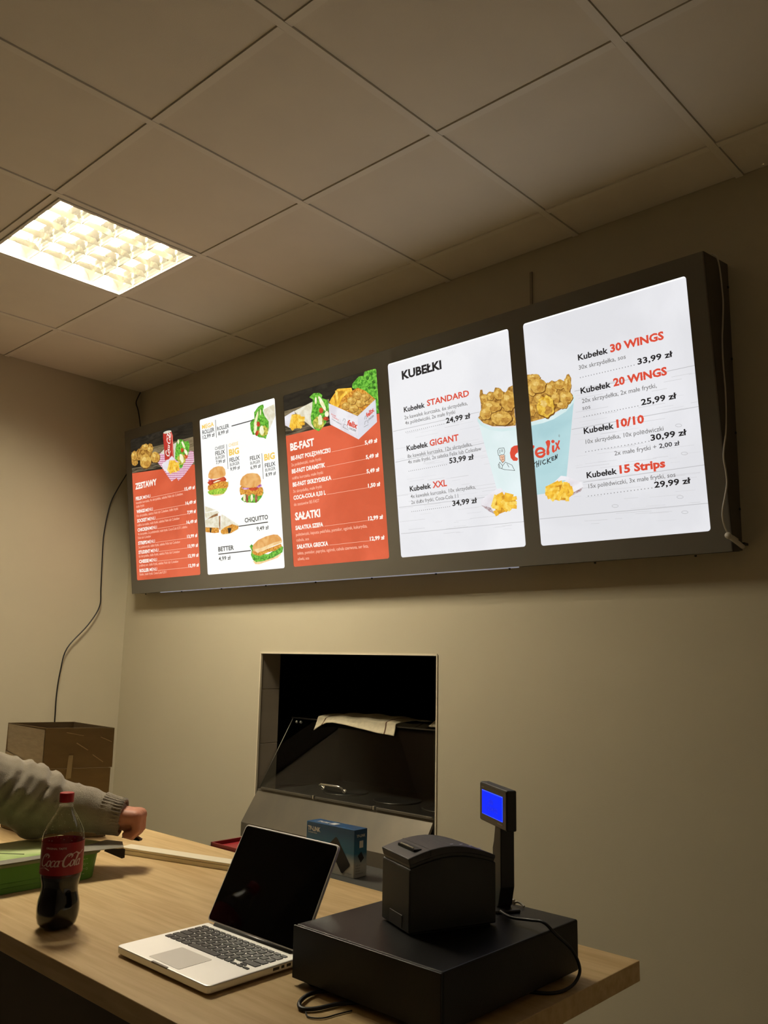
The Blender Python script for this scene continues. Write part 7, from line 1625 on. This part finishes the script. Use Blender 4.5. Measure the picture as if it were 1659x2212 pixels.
# droplets inside the shoulder
g = G(); rnd = random.Random(8)
for k in range(60):
    a = CA + rnd.uniform(-1.4, 1.4); z = rnd.uniform(0.182, 0.235); r0 = 0.0432
    for (z0_, r0_), (z1_, r1_) in zip(outer, outer[1:]):
        if z0_ <= z <= z1_: r0 = r0_ + (r1_ - r0_) * (z - z0_) / (z1_ - z0_)
    s_ = rnd.uniform(0.0004, 0.0010); c = Vector(((r0 - 0.0006) * math.cos(a), (r0 - 0.0006) * math.sin(a), z))
    g.add([c + Vector(d) * s_ for d in ((1, 0, 0), (-1, 0, 0), (0, 1, 0), (0, -1, 0), (0, 0, 1.3), (0, 0, -1.3))], [(0, 2, 4), (2, 1, 4), (1, 3, 4), (3, 0, 4), (2, 0, 5), (1, 2, 5), (3, 1, 5), (0, 3, 5)])
tag(g.obj('droplets', mat('droplet', (210, 205, 190), 0.1, var=0.03, scale=30), bt), kind='stuff')

# ================================================================ PERSON reaching over the counter
class Body(G):
    def cap(s, p0, r0, p1, r1, seg=14, n=5):
        p0, p1 = Vector(p0), Vector(p1); d = (p1 - p0); L = d.length; d.normalize()
        up = Vector((0, 0, 1)) if abs(d.z) < 0.9 else Vector((1, 0, 0)); a = d.cross(up).normalized(); b = a.cross(d)
        rings = []
        for k in range(n): t = math.pi / 2 * (1 - k / n); rings.append((-r0 * math.sin(t), r0 * math.cos(t)))
        rings.append((0, r0)); rings.append((L, r1))
        for k in range(1, n + 1): t = math.pi / 2 * k / n; rings.append((L + r1 * math.sin(t), max(r1 * math.cos(t), 1e-4)))
        vs = []
        for h_, r in rings:
            for k in range(seg): t = 2 * math.pi * k / seg; vs.append(p0 + d * h_ + a * max(r, 1e-4) * math.cos(t) + b * max(r, 1e-4) * math.sin(t))
        m_ = len(rings); fs = [(i * seg + k, i * seg + (k + 1) % seg, (i + 1) * seg + (k + 1) % seg, (i + 1) * seg + k) for i in range(m_ - 1) for k in range(seg)]
        fs += [tuple(range(seg))[::-1], tuple((m_ - 1) * seg + k for k in range(seg))]
        return s.add(vs, fs, 0, True)
    def ball(s, c, rx, ry, rz, rot=None, seg=18):
        vs = []; m_ = 12
        for i in range(m_ + 1):
            t = math.pi * i / m_
            for k in range(seg):
                p = 2 * math.pi * k / seg; v = Vector((rx * max(math.sin(t), 1e-3) * math.cos(p), ry * max(math.sin(t), 1e-3) * math.sin(p), rz * math.cos(t)))
                if rot: v = rot @ v
                vs.append(Vector(c) + v)
        fs = [(i * seg + k, (i + 1) * seg + k, (i + 1) * seg + (k + 1) % seg, i * seg + (k + 1) % seg) for i in range(m_) for k in range(seg)]
        fs += [tuple(range(seg)), tuple(m_ * seg + k for k in range(seg))[::-1]]
        return s.add(vs, fs, 0, True)
    def fuse(s, name, m_, parent, voxel, smooth=4, displace=None):
        o = s.obj(name, m_, parent)
        r = o.modifiers.new('fuse', 'REMESH'); r.mode = 'VOXEL'; r.voxel_size = voxel; r.use_smooth_shade = True
        sm = o.modifiers.new('smooth', 'SMOOTH'); sm.iterations = smooth; sm.factor = 0.5
        return o
P0 = Vector((1.75, -2.15, 0.0))
man = thing('person', 'person in a grey knitted sweater leaning in from the left, hand reaching over the counter', 'person', P0)
def L3(x, y, z): return Vector((x, y, z)) - P0
Wr, El, Sh = L3(2.255, -1.294, 1.062), L3(2.085, -1.456, 1.100), L3(1.925, -1.706, 1.215)
NK, CHt, HP = L3(1.77, -1.83, 1.30), L3(1.76, -1.92, 1.18), L3(1.74, -2.15, 0.93)
Sh2 = L3(1.60, -1.80, 1.23); El2 = L3(1.50, -1.90, 0.97); Wr2 = L3(1.56, -1.825, 0.955)
HC = L3(1.80, -1.73, 1.44)
f3 = (Wr - El).normalized(); fh = Vector((f3.x, f3.y, 0)).normalized(); sh = Vector((fh.y, -fh.x, 0))     # sh points to the camera side
b = Body()
b.cap(HP, 0.135, CHt, 0.13); b.cap(CHt, 0.12, NK, 0.07); b.cap(NK, 0.056, HC + Vector((0, -0.01, -0.06)), 0.052)
b.ball(HC, 0.074, 0.092, 0.115); b.ball(HC + Vector((0, 0.045, -0.055)), 0.050, 0.048, 0.060)
b.cap(HC + Vector((0, 0.088, 0.005)), 0.009, HC + Vector((0, 0.110, -0.028)), 0.014, 8, 3)            # nose
for s_ in (-1, 1):
    b.ball(HC + Vector((s_ * 0.076, -0.005, -0.01)), 0.010, 0.020, 0.032); b.cap(HC + Vector((s_ * 0.018, 0.080, 0.028)), 0.009, HC + Vector((s_ * 0.045, 0.068, 0.028)), 0.008, 8, 3)
b.cap(HC + Vector((-0.02, 0.092, -0.062)), 0.008, HC + Vector((0.02, 0.092, -0.062)), 0.008, 8, 3)
b.cap(CHt + Vector((0.08, 0.05, 0.05)), 0.07, Sh, 0.055); b.cap(CHt + Vector((-0.08, 0.05, 0.05)), 0.07, Sh2, 0.055)
b.cap(Sh, 0.052, El, 0.042); b.cap(El, 0.043, Wr - f3 * 0.02, 0.030); b.cap(Wr - f3 * 0.03, 0.030, Wr + fh * 0.02, 0.029)
b.cap(Sh2, 0.052, El2, 0.042); b.cap(El2, 0.041, Wr2, 0.028)
for s_, kx in ((-1, -0.02), (1, 0.02)):
    hip = HP + Vector((s_ * 0.09, 0, -0.04)); kn = L3(1.74 + s_ * 0.12, -2.10, 0.50); an = L3(1.74 + s_ * 0.13, -2.20, 0.09)
    b.cap(hip, 0.088, kn, 0.058); b.cap(kn, 0.057, an, 0.038); b.cap(an + Vector((0, -0.02, -0.04)), 0.036, an + Vector((0, 0.15, -0.055)), 0.030)
# the working hand: palm, five fingers curled down, thumb from the side away from the camera
up3 = Vector((0, 0, 1)); pc_ = Wr + fh * 0.045
for t in (-0.026, -0.009, 0.009, 0.026):
    b.cap(Wr + fh * 0.000 + sh * t * 0.7 + up3 * 0.004, 0.022, Wr + fh * 0.046 + sh * t + up3 * 0.004, 0.0190, 10, 4)
tips = []
for t, ln_, dr in ((0.030, 0.82, 0.0), (0.0105, 0.96, 0.004), (-0.0095, 1.0, 0.006), (-0.029, 0.93, 0.004)):
    k0 = Wr + fh * 0.048 + sh * t + up3 * 0.002; k1 = k0 + (fh * 0.12 - up3 * 0.99) * 0.037 * ln_; k2 = k1 + (-fh * 0.72 - up3 * 0.69) * 0.025 * ln_; k3 = k2 + (-fh * 0.98 + up3 * 0.15) * 0.020 * ln_
    b.cap(k0, 0.0150, k1, 0.0112, 10, 4); b.cap(k1, 0.0114, k2, 0.0100, 10, 4); b.cap(k2, 0.0098, k3, 0.0082, 10, 4); tips.append((k2, k3))
b.cap(Wr + fh * 0.005 - up3 * 0.014, 0.022, Wr + fh * 0.030 - up3 * 0.018, 0.020, 12, 4); m0 = Wr + fh * 0.012 - sh * 0.026 - up3 * 0.012; m1 = m0 + fh * 0.018 - sh * 0.012 - up3 * 0.020; m2 = m1 + fh * 0.004 + sh * 0.012 - up3 * 0.018; m3 = m2 - fh * 0.002 + sh * 0.012 - up3 * 0.008
b.cap(m0, 0.016, m1, 0.0125, 10, 4); b.cap(m1, 0.0125, m2, 0.0105, 10, 4); b.cap(m2, 0.0104, m3, 0.0085, 10, 4)
# the resting hand on the counter edge side
fd2 = Vector((0.55, 0.83, 0)).normalized(); sd2 = Vector((fd2.y, -fd2.x, 0)); q0 = Wr2 + Vector((0, 0, -0.002))
for t in (-0.026, -0.009, 0.009, 0.026):
    b.cap(q0 + sd2 * t * 0.6, 0.014, q0 + fd2 * 0.075 + sd2 * t, 0.0115, 10, 4)
    e1 = q0 + fd2 * 0.112 + sd2 * t * 1.1; e2 = q0 + fd2 * 0.150 + sd2 * t * 1.15 - up3 * 0.006; b.cap(q0 + fd2 * 0.075 + sd2 * t, 0.010, e1, 0.009, 10, 4); b.cap(e1, 0.009, e2, 0.0075, 10, 4)
b.cap(q0 + sd2 * 0.024, 0.014, q0 + sd2 * 0.052 + fd2 * 0.045, 0.0105, 10, 4); b.cap(q0 + sd2 * 0.052 + fd2 * 0.045, 0.0105, q0 + sd2 * 0.060 + fd2 * 0.075, 0.0085, 10, 4)
b.fuse('body', skin_m, man, 0.0042, 3)
for s_ in (-1, 1):
    G().lathe([(0, 0.001), (0.002, 0.007), (0.006, 0.010), (0.012, 0.007), (0.014, 0.001)], 14).obj('eye', mat('eye white', (226, 220, 212), 0.2, var=0.02, scale=40), man, loc=HC + Vector((s_ * 0.031, 0.070, 0.010)), rot=(-math.pi / 2, 0, 0))
for k2, k3 in tips:
    d = (k3 - k2).normalized(); nrm = (fh * 0.6 - up3 * 0.5).normalized()
h_ = Body(); h_.ball(HC + Vector((0, -0.012, 0.030)), 0.083, 0.098, 0.098); h_.ball(HC + Vector((0, -0.045, -0.02)), 0.078, 0.062, 0.085); h_.fuse('hair', hair_m, man, 0.007, 2)
# sweater: torso and both sleeves, baggy round the elbow
s3 = Body(); s3.cap(HP + Vector((0, 0, 0.03)), 0.165, CHt, 0.158); s3.cap(CHt, 0.15, NK - Vector((0, 0, 0.03)), 0.085); s3.cap(CHt + Vector((0.08, 0.05, 0.05)), 0.095, Sh, 0.085); s3.cap(CHt + Vector((-0.08, 0.05, 0.05)), 0.095, Sh2, 0.085)
uax = (El - Sh).normalized()
s3.cap(Sh, 0.086, El - uax * 0.01, 0.086, 20); s3.cap(El - uax * 0.01 - up3 * 0.006, 0.086, El + f3 * 0.07 - up3 * 0.004, 0.071, 20); s3.cap(El + f3 * 0.06, 0.066, Wr - f3 * 0.035, 0.052, 20)
s3.cap(El + f3 * 0.10, 0.062, El + f3 * 0.14 + up3 * 0.004, 0.060, 20)
s3.cap(Sh2, 0.082, El2, 0.075); s3.cap(El2, 0.074, Wr2 - (Wr2 - El2) * 0.1, 0.052)
def fold_ring(c, ax, r, w, a0, a1):       # a raised fold: part of a ring round the sleeve
    ax = ax.normalized(); u = ax.cross(up3).normalized(); v = u.cross(ax)
    pts = [c + (u * math.cos(t) + v * math.sin(t)) * r + ax * 0.02 * math.sin(2 * t) for t in [math.radians(a0 + (a1 - a0) * k / 8) for k in range(9)]]
    for k, (p, q) in enumerate(zip(pts, pts[1:])):
        w0 = w * math.sin(math.pi * (k + 0.3) / 8.6); w1 = w * math.sin(math.pi * (k + 1.3) / 8.6)
        s3.cap(p, max(w0, 0.003), q, max(w1, 0.003), 8, 3)
mid = (uax + f3).normalized()
for dd, r_, w_, a0, a1 in ((-0.060, 0.084, 0.017, -60, 150), (-0.018, 0.085, 0.021, -70, 160), (0.026, 0.078, 0.019, -60, 150), (0.065, 0.068, 0.010, -80, 60), (0.105, 0.060, 0.008, 20, 150), (-0.10, 0.083, 0.012, -40, 140)):
    base = El + (mid if abs(dd) < 0.06 else (uax if dd < 0 else f3)) * dd
    fold_ring(base, mid if abs(dd) < 0.06 else (uax if dd < 0 else f3), r_, w_, a0, a1)
s3.ball(El + f3 * 0.165 + up3 * 0.036, 0.030, 0.026, 0.020); s3.ball(El + uax * 0.00 - up3 * 0.075 + sh * 0.02, 0.05, 0.04, 0.022)
s3.fuse('sweater', sleeve_m, man, 0.0055, 3)
# ribbed cuff
g = G(); NR = 34; prof = [(-0.052, 0.052), (-0.030, 0.0475), (-0.008, 0.0455), (0.004, 0.0455), (0.006, 0.040), (-0.004, 0.036)]
uu = f3.cross(up3).normalized(); vv = uu.cross(f3); vs = []; SEG = NR * 4
for h0, r0 in prof:
    for k in range(SEG):
        t = 2 * math.pi * k / SEG; rr = r0 + (0.0016 if k % 4 in (0, 1) else -0.0008); vs.append(Wr + f3 * h0 + uu * rr * math.cos(t) + vv * rr * math.sin(t) * 1.08)
fs = [(i * SEG + k, i * SEG + (k + 1) % SEG, (i + 1) * SEG + (k + 1) % SEG, (i + 1) * SEG + k) for i in range(len(prof) - 1) for k in range(SEG)]
g.add(vs, fs, 0, True).obj('ribbed_cuff', sleeve_m, man)
tr_ = Body(); tr_.cap(HP + Vector((0, 0, -0.01)), 0.150, HP + Vector((0, 0, -0.07)), 0.150)
for s_ in (-1, 1):
    hip = HP + Vector((s_ * 0.09, 0, -0.04)); kn = L3(1.74 + s_ * 0.12, -2.10, 0.50); an = L3(1.74 + s_ * 0.13, -2.20, 0.10)
    tr_.cap(hip, 0.100, kn, 0.074, 16); tr_.cap(kn, 0.074, an, 0.058, 16)
tr_.fuse('trousers', jeans_m, man, 0.009, 3)
for s_ in (-1, 1):
    an = L3(1.74 + s_ * 0.13, -2.20, 0.0); q = Body(); q.cap(an + Vector((0, -0.05, 0.045)), 0.043, an + Vector((0, 0.14, 0.036)), 0.034); q.ball(an + Vector((0, 0.05, 0.012)), 0.046, 0.135, 0.012); q.fuse('shoe', black_m, man, 0.006, 2)
# black clip held in the fingers
hk = thing('black_clip', 'small shiny black clip held in the fingers of the reaching hand', 'clip', (2.262, -1.262, 1.004), math.radians(20))
g = G(); g.prism([(-0.030, -0.002), (0.032, -0.006), (0.034, 0.0), (0.010, 0.008), (-0.018, 0.010)], 1, -0.007, 0.007); g.obj('clip_body', mat('glossy black', (10, 10, 11), 0.15, var=0.05, scale=30, coat=0.5), hk, bevel=0.0015)
G().tube([(-0.016, -0.0075, 0.009), (-0.008, -0.0085, 0.017), (0.006, -0.008, 0.010)], 0.0014, 6).obj('wire_arm', chrome_m, hk)
